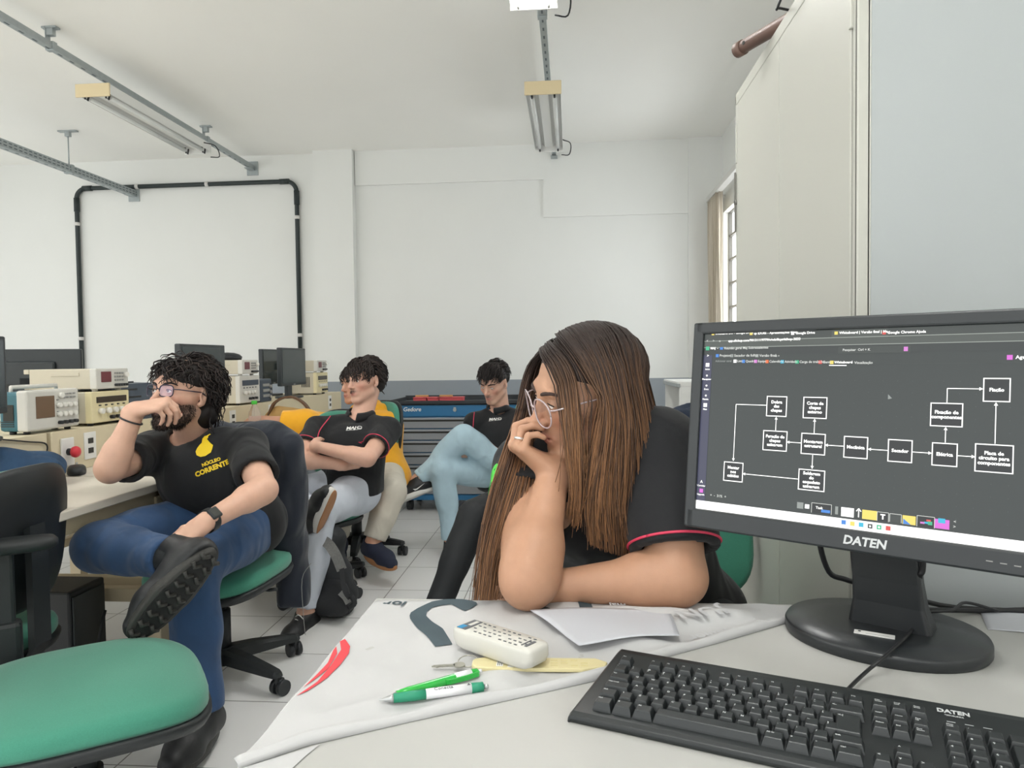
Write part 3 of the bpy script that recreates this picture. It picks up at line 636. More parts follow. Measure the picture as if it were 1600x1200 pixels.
for x, s_, ic in ROWS[0][4]:
    u, v = spx(x, 98-(x-100)*.006); sz = .0050
    if ic == 'yellow' and x == 690: srect(u-.004, fy(.041), u+.07, fy(.004), 'addr', .0005)
    srect(u, v-sz*.45, u+sz*.9, v+sz*.45, ic, .0012); stxt(s_, u+sz*1.3, v, sz, 'white')
u, v = spx(180, 132); stxt('app.clickup.com/90131119779/v/wb/8cpt4t0wp-3833', u, v, .0052, 'white')
for x in (75, 105, 135): u, v = spx(x, 132); stxt('<>o'[(x-75)//30], u, v, .005, 'txt')
u, v = spx(72, 168); srect(u, v-.003, u+.006, v+.003, 'green', .0012); stxt('MAJ  -', u+.008, v, .005, 'white')
u, v = spx(140, 168); srect(u, v-.002, u+.005, v+.002, 'blue', .0012); stxt('Reunião geral Maj Sobressalentes', u+.007, v, .0052)
u, v = spx(708, 167); u2, v2 = spx(1055, 170); srect(u, v2-.005, u2, v2+.005, 'tab', .0009); stxt('Pesquisar  Ctrl + K', u+.006, v2, .0046); srect(u2-.008, v2-.003, u2-.003, v2+.003, 'pink', .0013)
row([(120, 'Projetos', 'blue'), (190, 'Secador de folhas', 'grey'), (310, 'Versão final  -', 'grey'), (405, 'o -', None)], 203, .0054)
u, v = spx(118, 229); stxt('Adicionar canal', u, v, .0043, 'grey')
for x, s_, ic, y in ((205, 'Lista', 'white', 229), (245, 'Quadro', 'blue', 230), (303, 'Equipe', 'pink', 230), (358, 'Calendário', 'orange', 231), (431, 'Atividade', 'cyan', 232), (502, 'Carga de trabalho', 'green', 233), (613, 'Gantt', 'red', 234), (668, 'Whiteboard', 'yellow', 235), (770, '+ Visualização', None, 237)):
    u, v = spx(x, y); sz = .0049
    if ic: srect(u, v-sz*.5, u+sz, v+sz*.5, ic, .0012); u += sz*1.2
    stxt(s_, u, v, sz, 'white' if ic == 'yellow' else 'txt')
a, b = spx(664, 249), spx(748, 250); sline(a, b, .0012, 'white', .0012)
a, b = spx(110, 245), spx(1600, 262); sline((-SW/2+.0145, a[1]), (SW/2, a[1]), .0005, 'tab', .0008)
u, v = spx(1518, 211); srect(u, v-.003, u+.006, v+.003, 'mag', .0012); stxt('Agentes', u+.009, v, .0062, 'white')
for x, y, s_ in ((82, 203, '>'), (80, 247, ''), (77, 297, 'o'), (75, 345, 'o'), (72, 393, 'o'), (69, 440, ''), (51, 808, 'A'), (50, 851, '')):
    u, v = spx(x, y)
    if s_: stxt(s_, u, v, .006, 'white', align='CENTER')
    else: srect(u-.003, v-.003, u+.003, v+.003, 'mag' if y > 800 else 'white', .0012)
for x, y, s_ in ((80, 268, 'Início'), (76, 316, 'Planejador'), (74, 364, 'Docs'), (70, 412, 'Painéis'), (68, 460, 'Mais'), (50, 827, 'Convidar'), (47, 869, 'Upgrade')):
    u, v = spx(x, y); stxt(s_, u, v, .0036, 'white', align='CENTER')
BOX = [('Dobra\ndas\nchapas', 367, 398, 457, 495), ('Corte de\nchapas\nexterno', 543, 402, 650, 505), ('Furação de\nchapas\nusinagem', 350, 562, 458, 662), ('Montagem\nestrutural', 533, 575, 642, 680), ('Mecânica', 738, 590, 846, 698), ('Secador', 950, 605, 1060, 717), ('Elétrica', 1161, 621, 1277, 736), ('Placa de\ncircuito para\ncomponentes', 1368, 626, 1546, 770), ('Fixação de\ncomponentes', 1154, 430, 1303, 545), ('Fiação', 1408, 312, 1532, 424), ('Montar\nnos\ncabides', 161, 712, 246, 810), ('Soldagem\ndo\nesqueleto\nusinagem', 520, 747, 639, 856)]
for s_, xa, ya, xb, yb_ in BOX:
    u0, v1 = spx(xa, ya); u1, v0 = spx(xb, yb_); wl = .0013
    srect(u0, v0, u1, v1, 'box', .0007)
    for p, q in (((u0-wl/2, v0), (u1+wl/2, v0)), ((u0-wl/2, v1), (u1+wl/2, v1)), ((u0, v0), (u0, v1)), ((u1, v0), (u1, v1))): sline(p, q, wl, 'white', .001)
    n = s_.count('\n')+1; stxt(s_, (u0+u1)/2, (v0+v1)/2, .0062, 'white', .0012, 'CENTER', .035)
def arrow(*pts):
    P = [np.array(spx(*p)) for p in pts]
    for i in range(1, len(P)):        # whiteboard arrows run square to the screen
        d = P[i]-P[i-1]
        if abs(d[0]) > abs(d[1]): P[i][1] = P[i-1][1]
        else: P[i][0] = P[i-1][0]
    for a, b in zip(P[:-1], P[1:]): sline(a, b, .001, 'white', .001)
    d = nz(P[-1]-P[-2]); n = np.array([-d[1], d[0]]); e = P[-1]
    S.add([MS @ Vector((*q, .0011)) for q in (e+d*.002, e-d*.0022+n*.0022, e-d*.0022-n*.0022)], [[0, 1, 2]], CI['white'])
for a in (((407, 562), (407, 502)), ((592, 575), (594, 512)), ((533, 622), (466, 620)), ((738, 638), (650, 633)), ((948, 658), (857, 650)), ((1062, 665), (1150, 672)), ((1280, 683), (1358, 689)), ((1222, 620), (1225, 552)), ((1461, 626), (1467, 434)), ((1230, 430), (1233, 360), (1396, 365)), ((365, 441), (217, 437), (206, 703)), ((585, 680), (582, 740)), ((520, 796), (254, 768))): arrow(*a)
u, v = spx(955, 402); S.add([MS @ Vector(q) for q in ((u-.002, v+.004, .0012), (u-.002, v-.003, .0012), (u+.003, v-.0015, .0012))], [[0, 1, 2]], CI['grey'])
u, v = spx(92, 872); stxt('+  -  31%  +', u, v, .0055, 'txt')
ic = [(525, 922, 'grey', .009, .009), (558, 927, 'white', .006, .006), (627, 938, 'box', .027, .014), (700, 946, 'grey', .004, .011), (752, 955, 'white', .0165, .0125), (858, 968, 'yellow', .0185, .0125), (922, 977, 'box', .014, .012), (983, 984, 'tab', .014, .011), (1048, 993, 'yellow', .0155, .0115), (1128, 1001, 'box', .02, .014), (1205, 1012, 'mag', .017, .012)]
for x, y, c, ww, hh in ic:
    u, v = spx(x, y); srect(u-ww/2, v-hh/2, u+ww/2, v+hh/2, c, .0009)
    if c in ('box', 'tab'):
        for p, q in (((-1, 1), (1, 1)), ((-1, -1), (-1, 1)), ((1, -1), (1, 1))): sline((u+p[0]*ww/2, v+p[1]*hh/2), (u+q[0]*ww/2, v+q[1]*hh/2), .0007, 'txt', .0011)
u, v = spx(640, 950); srect(u-.004, v-.002, u+.008, v+.002, 'blue', .0011); stxt('Task', *spx(600, 932), .005, 'white')
u, v = spx(806, 958); sline((u, v-.006), (u, v+.006), .0012, 'white', .0011); sline((u-.003, v+.002), (u, v+.006), .0012, 'white', .0011); sline((u+.003, v+.002), (u, v+.006), .0012, 'white', .0011)
stxt('T', *spx(922, 978), .009, 'white', .0012, 'CENTER', .05)
u, v = spx(1040, 998); S.add([MS @ Vector(q) for q in ((u-.005, v-.004, .0011), (u+.004, v-.004, .0011), (u-.005, v+.003, .0011))], [[0, 1, 2]], CI['blue'])
for k, (c, x, y) in enumerate((('red', 1140, 995), ('green', 1147, 1004), ('cyan', 1128, 1005), ('pink', 1110, 1005), ('green', 1147, 1012))): u, v = spx(x, y); srect(u-.002, v-.0012, u+.003, v+.0012, c, .0012)
u, v = spx(1205, 1000); srect(u-.004, v-.002, u+.004, v+.004, 'cyan', .0012)
stxt('<', *spx(1262, 1000), .005); stxt('>', *spx(1260, 1024), .005)
for x, y, c in ((734, 1003, 'blue'), (776, 1010, 'yellow'), (818, 1015, 'cyan'), (861, 1022, 'dk'), (904, 1027, 'green'), (948, 1032, 'red')):
    u, v = spx(x, y); srect(u-.003, v-.003, u+.003, v+.003, c, .0012)
    if c in ('green', 'dk'): srect(u-.0012, v-.0012, u+.0012, v+.0012, 'white', .0014)
o = S.build('screen', [emi(k, C_[k], 1.0 if k == 'white' else .6) for k in CK], mon); o['label'] = 'lit screen with a dark flow chart of white boxes'
# stand
mb = MB(); BA = math.radians(-31)
def basep(s, z): return [(x*math.cos(BA)-y*math.sin(BA), x*math.sin(BA)+y*math.cos(BA), z) for x, y in [(a*s, b*s) for a, b in sup(64, .137, .116, 2.1)]]
mb.loft([basep(.985, 0), basep(1, .003), basep(1, .014), basep(.985, .018), basep(.6, .0215), basep(.01, .023)]); mb.build('stand_base', M_mb2, mon)
pc = np.array([.0, .0]); pa = MYAW
mb = MB(); rg = []
dx, dy = np.array([math.cos(pa), math.sin(pa)]), np.array([math.sin(pa), -math.cos(pa)])
top = (MPOS-UN*.045+UV*.10)-np.array([.458, 1.085, DZ]); bot = np.array([0.012, -.002, .02])
for k in np.linspace(0, 1, 8):
    c = bot*(1-k)+np.array([top[0], top[1], top[2]])*k; hw = .044+.004*k+(.012*(1-k)**8); th = .012+.012*(1-k)**6
    rg.append([(c[0]+dx[0]*a*hw+dy[0]*b*th, c[1]+dx[1]*a*hw+dy[1]*b*th, c[2]) for a, b in ((-1, -.8), (-.9, -1), (.9, -1), (1, -.8), (1, .8), (.9, 1), (-.9, 1), (-1, .8))])
mb.loft(rg, 0, False); bevelmod(mb.build('stand_post', M_mb2, mon), .002)
lp = atZ(1366, 991, DZ+.0225)-np.array([.458, 1.085, DZ]); q1 = atZ(1394, 996, DZ+.0225)-atZ(1338, 987, DZ+.0225); ang = math.atan2(q1[1], q1[0])
ML = Matrix.Translation(lp) @ Matrix.Rotation(ang, 4, 'Z')
mb = MB(); mb.box((0, 0, .0), (.052, .0135, .0012), 0, 0, ML); mb.cyl(ML @ Vector((-.019, .002, .0005)), ML @ Vector((-.019, .002, .001)), .002, 1, 10); mb.box((.004, -.003, .0005), (.03, .0006, .0008), 2, 0, ML)
st = mb.build('sticker', [M_white, M_black, M_btn], mon); st['label'] = 'small white sticker on the black stand base'
# cables
base0 = np.array([0, 0, 0])
tag(MB().tube(bez([MPOS-UN*.05-UX*.075+UV*.03, MPOS-UN*.06-UX*.07-UV*.03+[0, .02, 0], atY(1295, 893, 1.13), atY(1320, 905, 1.135), atY(1345, 912, 1.14), atY(1400, 925, 1.16), (.62, 1.2, .757), (.8, 1.19, .756)], 40), .0042, 0, 10).build('monitor_cable', M_cable), 'black cable curving out from under the left half of the lit monitor', 'cable')
tag(MB().tube(bez([MPOS-UN*.055+UX*.06+UV*.03, atY(1442, 885, 1.03), atY(1437, 900, 1.04), atY(1434, 930, 1.10), atY(1436, 950, 1.14), (.64, 1.19, .756), (.75, 1.2, .756)], 40), .004, 0, 10).build('monitor_cable', M_cable), 'black cable dropping behind the right side of the monitor stand', 'cable')
# --- keyboard
M_kb = mat('keyboard_black', (33, 37, 38), .4, noise=.04, nscale=60, bump=.02, bscale=800); M_key = mat('key_black', (40, 44, 45), .36, bump=.03, bscale=900)
U_ = .01905; KYAW, KTILT = -.365, .1
ko = np.array([.056, .922, 0.])
kb = thing('keyboard', 'black full-size keyboard lying askew on the white desk', 'keyboard', (ko[0], ko[1], DZ), KYAW)
KX, KY = .2*U_, -.22*U_       # legend to key-centre shift
def kz(y): return .0355-.003+(y)*math.tan(KTILT)      # key tops
def casepts():
    rg = []
    yb_, yf = .034, -.121; x0_, x1_ = -.004, .455
    prof = [(yb_, .0), (yb_+.002, .012), (yb_-.001, .0285), (yb_-.012, .0285), (-.108, .0135), (yf, .012), (yf-.006, .009), (yf-.0075, .004), (yf-.005, 0)]
    for s, ex in ((0, -.004), (0, .0), (1, .0), (1, .004)):
        r_ = []
        for y, z in prof:
            k = (y-yf)/(yb_-yf); bul = (.012 if s == 0 else -.012)*max(0, 1-k)**1.2
            x = (x0_ if s == 0 else x1_)-bul+ex
            zz = z if abs(ex) < .001 else max(0, z-.004)
            r_.append((x, y, zz))
        rg.append(r_)
    return rg
MB().loft(casepts(), 0, False).build('case', M_kb, kb); bevelmod(kb.children[-1], .003)
ROWY = [0, 1.25, 2.25, 3.25, 4.25, 5.25]
def key(x, y, wd=1, hgt=1, leg='', lsz=.0042, stuff=None):
    cx, cy = (x*U_+KX), (-y*U_+KY); hw, hh = (wd*U_-.0012)/2, (hgt*U_-.0012)/2; zt = kz(cy)+.001; zb = zt-.0105
    mb = stuff or MB(); sl = math.tan(KTILT)
    rg = []
    for ex, ez in ((0, 0.0), (.0005, .3), (.0026, .93), (.0034, 1)):
        rg.append([(cx+a*(hw-ex), cy+.0008*ez+b*(hh-ex), zb+(zt-zb)*ez+(b*(hh-ex))*sl) for a, b in ((-1, -1), (1, -1), (1, 1), (-1, 1))])
    mb.loft(rg, 0, False)
    if leg:
        M = Matrix.Translation((cx-hw+.0042, cy+hh-.0062+.0008, zt+.0004+(hh-.006)*sl)) @ Matrix.Rotation(math.atan(sl), 4, 'X')
        mb.text(leg, M, lsz, 1, 'LEFT', 0, .03)
    if stuff is None: return mb.build('key', [M_key, M_logo], kb)
sm = .003
rows = []
key(.5, 0, leg='Esc', lsz=sm)
for i in range(4): key(2.5+i, 0, leg='F%d' % (i+1), lsz=sm); key(7+i, 0, leg='F%d' % (i+5), lsz=sm); key(11.5+i, 0, leg='F%d' % (i+9), lsz=sm)
x = .5
for i, c in enumerate("'1234567890-="): key(i+.5, ROWY[1], leg={"'": '"\n\'', '1': '!\n1', '2': '@\n2', '3': '#\n3', '4': '$\n4', '5': '%\n5', '6': '"\n6', '7': '&\n7', '8': '*\n8', '9': '(\n9', '0': ')\n0', '-': '_\n-', '=': '+\n='}[c], lsz=.0034)
key(14, ROWY[1], 2, leg='<-', lsz=.005)
key(.75, ROWY[2], 1.5, leg='Tab', lsz=sm)
for i, c in enumerate('QWERTYUIOP´['): key(2+i, ROWY[2], leg=c)
key(14.1, ROWY[2]+.5, 1.55, 2, leg='<-|', lsz=.0045)
key(.875, ROWY[3], 1.75, leg='Caps Lock', lsz=sm)
for i, c in enumerate('ASDFGHJKLÇ~]'): key(2.25+i, ROWY[3], .98 if c != ']' else .9, leg=c)
key(.625, ROWY[4], 1.25, leg='Shift', lsz=sm)
for i, c in enumerate('\\ZXCVBNM,.;/'): key(1.75+i, ROWY[4], leg=c)
key(14.1, ROWY[4], 1.75, leg='Shift', lsz=sm)
for xx, wd, l in ((.625, 1.25, 'Ctrl'), (1.875, 1.25, '#'), (3.125, 1.25, 'Alt'), (6.75, 6, ''), (10.4, 1.25, 'Alt Gr'), (11.65, 1.25, '#'), (12.9, 1.25, '='), (14.2, 1.4, 'Ctrl')): key(xx, ROWY[5], wd, leg=l, lsz=sm)
NX = 15.75
for i, l in enumerate(('Print\nScreen', 'Scroll\nLock', 'Pause\nBreak')): key(NX+i, ROWY[0], leg=l, lsz=.0026)
for i, l in enumerate(('Insert', 'Home', 'Page\nUp')): key(NX+i, ROWY[1], leg=l, lsz=.0028)
for i, l in enumerate(('Delete', 'End', 'Page\nDown')): key(NX+i, ROWY[2], leg=l, lsz=.0028)
key(NX+1, ROWY[4], leg='^', lsz=.005)
for i, l in enumerate('<v>'): key(NX+i, ROWY[5], leg=l, lsz=.005)
PX = 19.25
for i, l in enumerate(('Num\nLock', '/', '*')): key(PX+i, ROWY[1], leg=l, lsz=.003)
for j, rw in enumerate((('7', '8', '9'), ('4', '5', '6'), ('1', '2', '3'))):
    for i, l in enumerate(rw): key(PX+i, ROWY[2+j], leg=l)
st = MB()
for xx, yy, wd, hg in ((PX+3, ROWY[1], 1, 1), (PX+3, ROWY[2]+.5, 1, 2), (PX+3, ROWY[4]+.5, 1, 2), (PX+.5, ROWY[5], 2, 1), (PX+2, ROWY[5], 1, 1)): key(xx, yy, wd, hg, stuff=st)
o = st.build('key', [M_key, M_logo], kb); o['kind'] = 'stuff'
mb = MB(); Mk = Matrix.Translation((PX*U_+.009, .012, kz(.012)-.0045)) @ Matrix.Rotation(KTILT, 4, 'X')
mb.text('DATEN', Mk, .0095, 0, bold=.03); mb.text('TECNOLOGIA', Mk @ Matrix.Translation((0, -.0075, 0)), .0028, 0)
for i in range(3): mb.box2((PX*U_+.001+.0165*i, -.008, kz(-.008)-.0048), (PX*U_+.009+.0165*i, -.0074, kz(-.008)-.0043), 0)
mb.build('logo', M_logo, kb)
cb = [np.array(ko)+[0, 0, 0]]
def kl(x, y, z): c, s_ = math.cos(KYAW), math.sin(KYAW); return np.array([ko[0]+x*c-y*s_, ko[1]+x*s_+y*c, z])
tag(MB().tube(bez([atZ(1322, 1080, .766), atZ(1340, 1062, .760), atZ(1360, 1044, .763), atZ(1380, 1028, .7735), atZ(1412, 998, .7765), atZ(1432, 975, .7775), atZ(1438, 958, .777), np.array([.58, 1.135, .775]), np.array([.62, 1.17, .7755]), np.array([.68, 1.19, .756])], 60), .0024, 0, 8).build('keyboard_cable', M_cable), 'thin black keyboard cable crossing the monitor base', 'cable')
# --- banner
M_ban = mat('banner_cloth', (192, 192, 192), .6, noise=.01, nscale=6, bump=.05, bscale=60, sheen=.1); M_bprint = mat('dark_teal_print', (56, 74, 82), .6); M_bred = mat('red_print', (222, 66, 74), .6); M_bghost = mat('show_through_print', (196, 197, 199), .7)
ban = thing('banner', 'white cloth banner with dark letters spread over the left of the desk', 'banner', (0, 1, DZ))
def bh(x, y):       # gentle swells of the cloth
    f = lambda t_: max(0, min(1, t_))
    h = .0025+.0018*math.sin(x*31+y*17)*math.sin(y*27-x*9)+.0012*math.sin(x*60-y*40)
    for (ax, ay, bx, by, w_, a_) in ((.0, 1.17, .30, 1.13, .02, .012), (.10, 1.08, .31, 1.17, .018, .010), (-.30, .80, -.02, .985, .016, .004), (-.02, 1.05, .16, 1.03, .015, .007), (-.2, 1.0, .02, 1.21, .03, .003)):
        px, py = x-ax, y-ay; vx, vy = bx-ax, by-ay; L2 = vx*vx+vy*vy; k = f((px*vx+py*vy)/L2); d = math.hypot(px-k*vx, py-k*vy)
        h += a_*math.exp(-(d/w_)**2)*math.sin(PI*min(1, max(.05, k)))**.5
    return h
def zpix(px, py): p = atZ(px, py, DZ+.003); return np.array([p[0], p[1]])
topc = [zpix(*q) for q in ((366, 1196), (590, 938.5), (660, 937), (740, 937), (840, 940), (960, 943), (1100, 944), (1244, 946))]
botc = [zpix(*q) for q in ((372, 1199), (480, 1162), (640, 1125), (800, 1090), (935, 1060), (1020, 1030), (1120, 1003), (1240, 968))]
def resamp(P, n, key_=None):
    P = np.array(P); s_ = np.r_[0, np.cumsum(np.linalg.norm(np.diff(P, axis=0), axis=1))]; tt = np.linspace(0, s_[-1], n)
    return np.stack([np.interp(tt, s_, P[:, i]) for i in range(2)], 1)
topc[1] = topc[1]+[-.004, -.006]
NA, NB = 120, 44
ta = np.concatenate([resamp(topc[:2], 45), resamp(topc[1:], 76)[1:]]); ba = resamp(botc, NA)
G = []
for j in range(NB):
    k = j/(NB-1); rw = []
    for i in range(NA):
        p = ta[i]*(1-k)+ba[i]*k; h = bh(*p)
        e = k*np.linalg.norm(0) if 0 else 0
        dist = (1-k)*np.linalg.norm(ta[i]-ba[i]); roll = .007*math.exp(-((dist-.009)/.009)**2)
        if k == 1: h = .0006; roll = 0
        rw.append((p[0], p[1]-1, h+roll))
    G.append(rw)
mb = MB(); mb.grid(np.array(G)); cl = mb.build('cloth', M_ban, ban); md = cl.modifiers.new('s', 'SOLIDIFY'); md.thickness = .0008; md.offset = 0
# second layer peeking out of the fold, and the hem hanging at the front tip
L2 = [zpix(*q) for q in ((372, 1199), (455, 1199), (478, 1178), (500, 1160))]
mb = MB(); q = [(p[0], p[1]-1, .0012) for p in L2]; mb.add(q, [[0, 1, 2, 3]]); mb.build('under_layer', M_ban, ban)
from mathutils import geometry as geo
def printed(polys, m, name, lift=.0016):
    mb = MB()
    for poly in polys:
        P2 = [Vector((*zpix(*q), 0)) for q in poly]
        b = bmesh.new(); vs = [b.verts.new(p) for p in P2]
        for tr in geo.tessellate_polygon([P2]): b.faces.new([vs[i] for i in tr])
        for _ in range(4):
            es = [e for e in b.edges if e.calc_length() > .008]
            if es: bmesh.ops.subdivide_edges(b, edges=es, cuts=1); bmesh.ops.triangulate(b, faces=b.faces[:])
        b.normal_update()
        for v in b.verts: v.co = Vector((v.co.x, v.co.y-1, bh(v.co.x, v.co.y)+lift))
        for f in b.faces:
            if f.normal.z < 0: f.normal_flip()
        mb.bm(b, 0, True)
    return mb.build(name, m, ban)
J_ = [(680, 1012.5), (707, 1009), (692, 985), (666, 962), (667, 957), (675, 951), (690, 948), (705, 946), (712, 949), (727, 957), (738, 952), (746, 945), (744, 941), (737, 938.8), (722, 937.6), (695, 938), (675, 941), (652, 951), (642, 957), (640, 962), (641, 967), (655, 985)]
A_ = [(820, 942), (832, 953), (862, 956), (840, 943)]; B_ = [(903, 944), (906, 955.5), (926, 955.5), (924, 944.5)]
C2 = [(1040, 947), (1032, 953), (1062, 953), (1072, 946.5)]
for q_ in (J_, A_, B_, C2): o = printed([q_], M_bprint, 'dark_print'); o['label'] = 'dark teal letter printed on the white cloth'
R1 = [(463, 1089), (496, 1065), (516, 1041), (533, 1016), (531, 1004), (539, 1000), (547, 1010), (545, 1020), (531, 1040), (512, 1059), (481, 1080)]
R2 = [(473, 1075), (494, 1054), (512, 1036), (521, 1018), (525.5, 1012), (527, 1022), (512, 1045), (492, 1061)]
for q_ in (R1, R2): o = printed([q_], M_bred, 'red_print'); o['label'] = 'red curved stripes printed on the white cloth'
def btext(s, px, py, size, rot, m, name, lift=.0016, bold=.02):
    p = zpix(px, py); mb = MB(); mb.text(s, Matrix.Translation((p[0], p[1]-1, bh(*p)+lift)) @ Matrix.Rotation(rot, 4, 'Z'), size, 0, 'CENTER', .00005, bold); return mb.build(name, m, ban)
btext('ior', 617, 943.5, .034, PI-.12, M_bprint, 'dark_print')
btext('JUN', 1095, 972, .05, PI+.35, M_bghost, 'show_through_print', .004); btext('junior', 1110, 995, .03, PI+.4, M_bghost, 'show_through_print', .004); btext('maj', 965, 950, .02, PI+.1, M_bghost, 'show_through_print', .003)
# papers
M_paper = mat('paper', (196, 198, 204), .7)
def sheet(name, label, pix, z, wave=.002):
    P2 = [np.array(atZ(*q, z)[:2]) for q in pix]; c = sum(P2)/4; n = 16; G = []
    for j in range(n):
        rw = []
        for i in range(n):
            a, b = i/(n-1), j/(n-1); p = (P2[0]*(1-a)+P2[1]*a)*(1-b)+(P2[3]*(1-a)+P2[2]*a)*b
            rw.append((p[0]-c[0], p[1]-c[1], wave*(1+math.sin(5*a+2*b)*math.sin(4*b+1))))
        G.append(rw)
    mb = MB(); mb.grid(np.array(G)); o = mb.build(name, M_paper, None, (c[0], c[1], z)); md = o.modifiers.new('s', 'SOLIDIFY'); md.thickness = .0005; return tag(o, label, 'paper', 'loose paper sheets')
sheet('paper_sheet', 'white paper sheet on the banner between the remote and the monitor', [(828, 956), (1045, 951), (1062, 994), (905, 1009)], DZ+.012, .003)
sheet('paper_sheet', 'white paper sheet at the right edge, behind the monitor base', [(1529, 950), (1660, 950), (1690, 997), (1543, 983)], DZ+.0008, .0006)
# --- remote control
M_rem = mat('remote_white', (204, 202, 194), .42); M_rprint = mat('remote_print', (96, 98, 102), .6); M_rblue = mat('remote_blue', (40, 140, 190), .5)
ra, rb = atZ(733, 977, DZ+.036), atZ(832, 1011, DZ+.036); rc = (ra+rb)/2; rang = math.atan2(rb[1]-ra[1], rb[0]-ra[0])
rem = thing('remote_control', 'white air-conditioner remote with small grey buttons on the banner', 'remote control', (rc[0], rc[1], DZ+.0105), rang)
Lr = .075; rg = []
for s, z in ((.84, 0), (.95, .004), (1, .012), (1.0, .023), (.985, .0262), (.95, .0275), (.01, .028)):
    rg.append([(x*(s if s > .5 else s), y*s*(1 if s > .5 else 1), z) for x, y in sup(56, Lr*1.0, .0245, 6.5)])
MB().loft(rg).build('body', M_rem, rem); rem.rotation_euler = (0, -.02, rang)
mb = MB()
for i in range(11):
    for j in range(4):
        if (i*7+j*3) % 5: mb.box((-.042+i*.0095, -.015+j*.01, .0282), (.0045, .0018, .0008), 0)
mb.box((.058, -.001, .0282), (.004, .02, .0008), 0); mb.box((.051, -.001, .0282), (.0015, .02, .0008), 0); mb.build('button_marks', M_rprint, rem)
mb = MB(); mb.box((-.058, 0, .0281), (.017, .036, .001), 0, .0003); mb.box((-.061, -.012, .0285), (.01, .012, .001), 1, .0003); mb.box((-.056, .006, .0285), (.006, .018, .001), 2, .0003); mb.build('display', [M_rprint, M_rblue, M_rem], rem)
# --- key with long tag
M_tag = mat('yellow_plastic', (216, 205, 158), .5, noise=.03, nscale=30); M_metal = mat('key_metal', (170, 168, 158), .35, .8)
ta_, tb_ = atZ(738, 1036, DZ+.008), atZ(945, 1038, DZ+.008); L_ = np.linalg.norm(tb_-ta_); tang = math.atan2(tb_[1]-ta_[1], tb_[0]-ta_[0])
kt = thing('key_tag', 'long pale yellow key tag with a ring and key under the remote', 'key tag', (ta_[0], ta_[1], DZ+.0042), tang)
mb = MB(); out = [(0, -.008), (.006, -.016), (.02, -.018), (L_-.03, -.018), (L_, -.008), (L_+.004, .004), (L_-.012, .016), (.015, .016), (.003, .012), (0, .006)]
mb.prism(out, 0, .0055); bevelmod(mb.build('bar', M_tag, kt), .0012)
mb = MB()
for i in range(4):
    for j in range(3):
        if (i+j) % 4 != 3: mb.box((L_*.62+i*.0135, .008-j*.0085, .0057), (.0095, .0035, .0004), 0)
mb.build('embossed_slots', mat('tag_relief', (214, 203, 150), .6), kt)
mb = MB(); mb.box((.058, -.009, .0058), (.018, .013, .0005), 0); mb.box((.038, -.006, .0058), (.009, .014, .0005), 0); mb.text('04', Matrix.Translation((.058, -.009, .0062)) @ Matrix.Rotation(PI/2, 4, 'Z'), .011, 1, bold=.02)
for k in range(3): mb.box((.0355+k*.0025, -.006, .0061), (.0009, .011, .0002), 1)
mb.build('sticker', [M_white, M_black], kt)
mb = MB(); mb.tube([(-.006+.014*math.cos(a), .006+.014*math.sin(a), .004+.002*math.sin(a)) for a in np.linspace(0, 2*PI, 30)], .0008, 0, 6); mb.build('ring', M_metal, kt)
Mx = Matrix.Translation((-.011, -.006, .003)) @ Matrix.Rotation(PI+.2-tang, 4, 'Z')
mb = MB(); b = [(0.008*math.cos(a)+.006, .008*math.sin(a)) for a in np.linspace(.35, 2*PI-.35, 16)]+[]
mb.prism(b[::1], 0, .002, 0, Mx); mb.prism([(.012, -.003), (.04, -.003), (.043, 0), (.04, .001), (.036, .003), (.032, .0015), (.028, .003), (.024, .002), (.012, .003)], 0, .002, 0, Mx); mb.build('key_blade', M_metal, kt)
# --- pens
M_pg = mat('bright_green_plastic', (40, 178, 66), .25, coat=.4); M_pt = mat('teal_grip', (38, 142, 108), .5); M_pw = mat('pen_white', (234, 234, 236), .35); M_ps = mat('pen_silver', (190, 192, 192), .3, .75)
def pen(label, pa_, pb_, kind):
    a, b = atZ(*pa_, DZ+.009), atZ(*pb_, DZ+.009); L = np.linalg.norm(b-a); c = (a+b)/2
    t = thing('ballpoint_pen', label, 'pen', (a[0], a[1], DZ+.0098), math.atan2(b[1]-a[1], b[0]-a[0]), 'pens on the banner')
    lat = lambda seg, m, nm: MB().loft([[(x*L, r*math.cos(q), r*math.sin(q)) for q in np.linspace(0, 2*PI, 18, endpoint=False)] for x, r in seg]).build(nm, m, t)
    if kind == 0:
        lat([(0, .0008), (.02, .0014), (.1, .0042), (.13, .0052)], M_ps, 'tip'); lat([(.13, .0054), (.3, .0062), (.42, .0060)], M_pt, 'grip'); bd = lat([(.42, .0062), (.84, .0062)], M_pw, 'barrel')
        lat([(.84, .0064), (.95, .0060), (.955, .004)], M_pt, 'collar'); lat([(.955, .003), (.99, .003), (1, .0024)], M_ps, 'push_button')
        mb = MB(); mb.text('Conecta', Matrix.Translation((.58*L, -.002, .0060)) @ Matrix.Rotation(.25, 4, 'X'), .007, 0, depth=.0002); mb.prism([(.8*L, -.003), (.815*L, .002), (.83*L, -.003)], .0059, .0063); mb.build('print', M_rprint, bd)
    else:
        lat([(0, .0008), (.02, .0014), (.08, .004)], M_ps, 'tip'); lat([(.08, .0044), (.2, .0056), (.85, .0058), (.95, .005), (.965, .003)], M_pg, 'barrel'); lat([(.965, .0028), (1, .0026)], M_pw, 'push_button')
        lat([(.70, .0061), (.88, .0061)], M_pw, 'band')
        mb = MB(); mb.loft([[(x*L, -.006-h+dy, .001+dz) for dy, dz in ((-.0012, -.003), (.0012, -.003), (.0012, .003), (-.0012, .003))] for x, h in ((.58, .0), (.62, .002), (.8, .0035), (.93, .002), (.95, 0))], 0, False); mb.build('clip', M_pg, t)
    return t
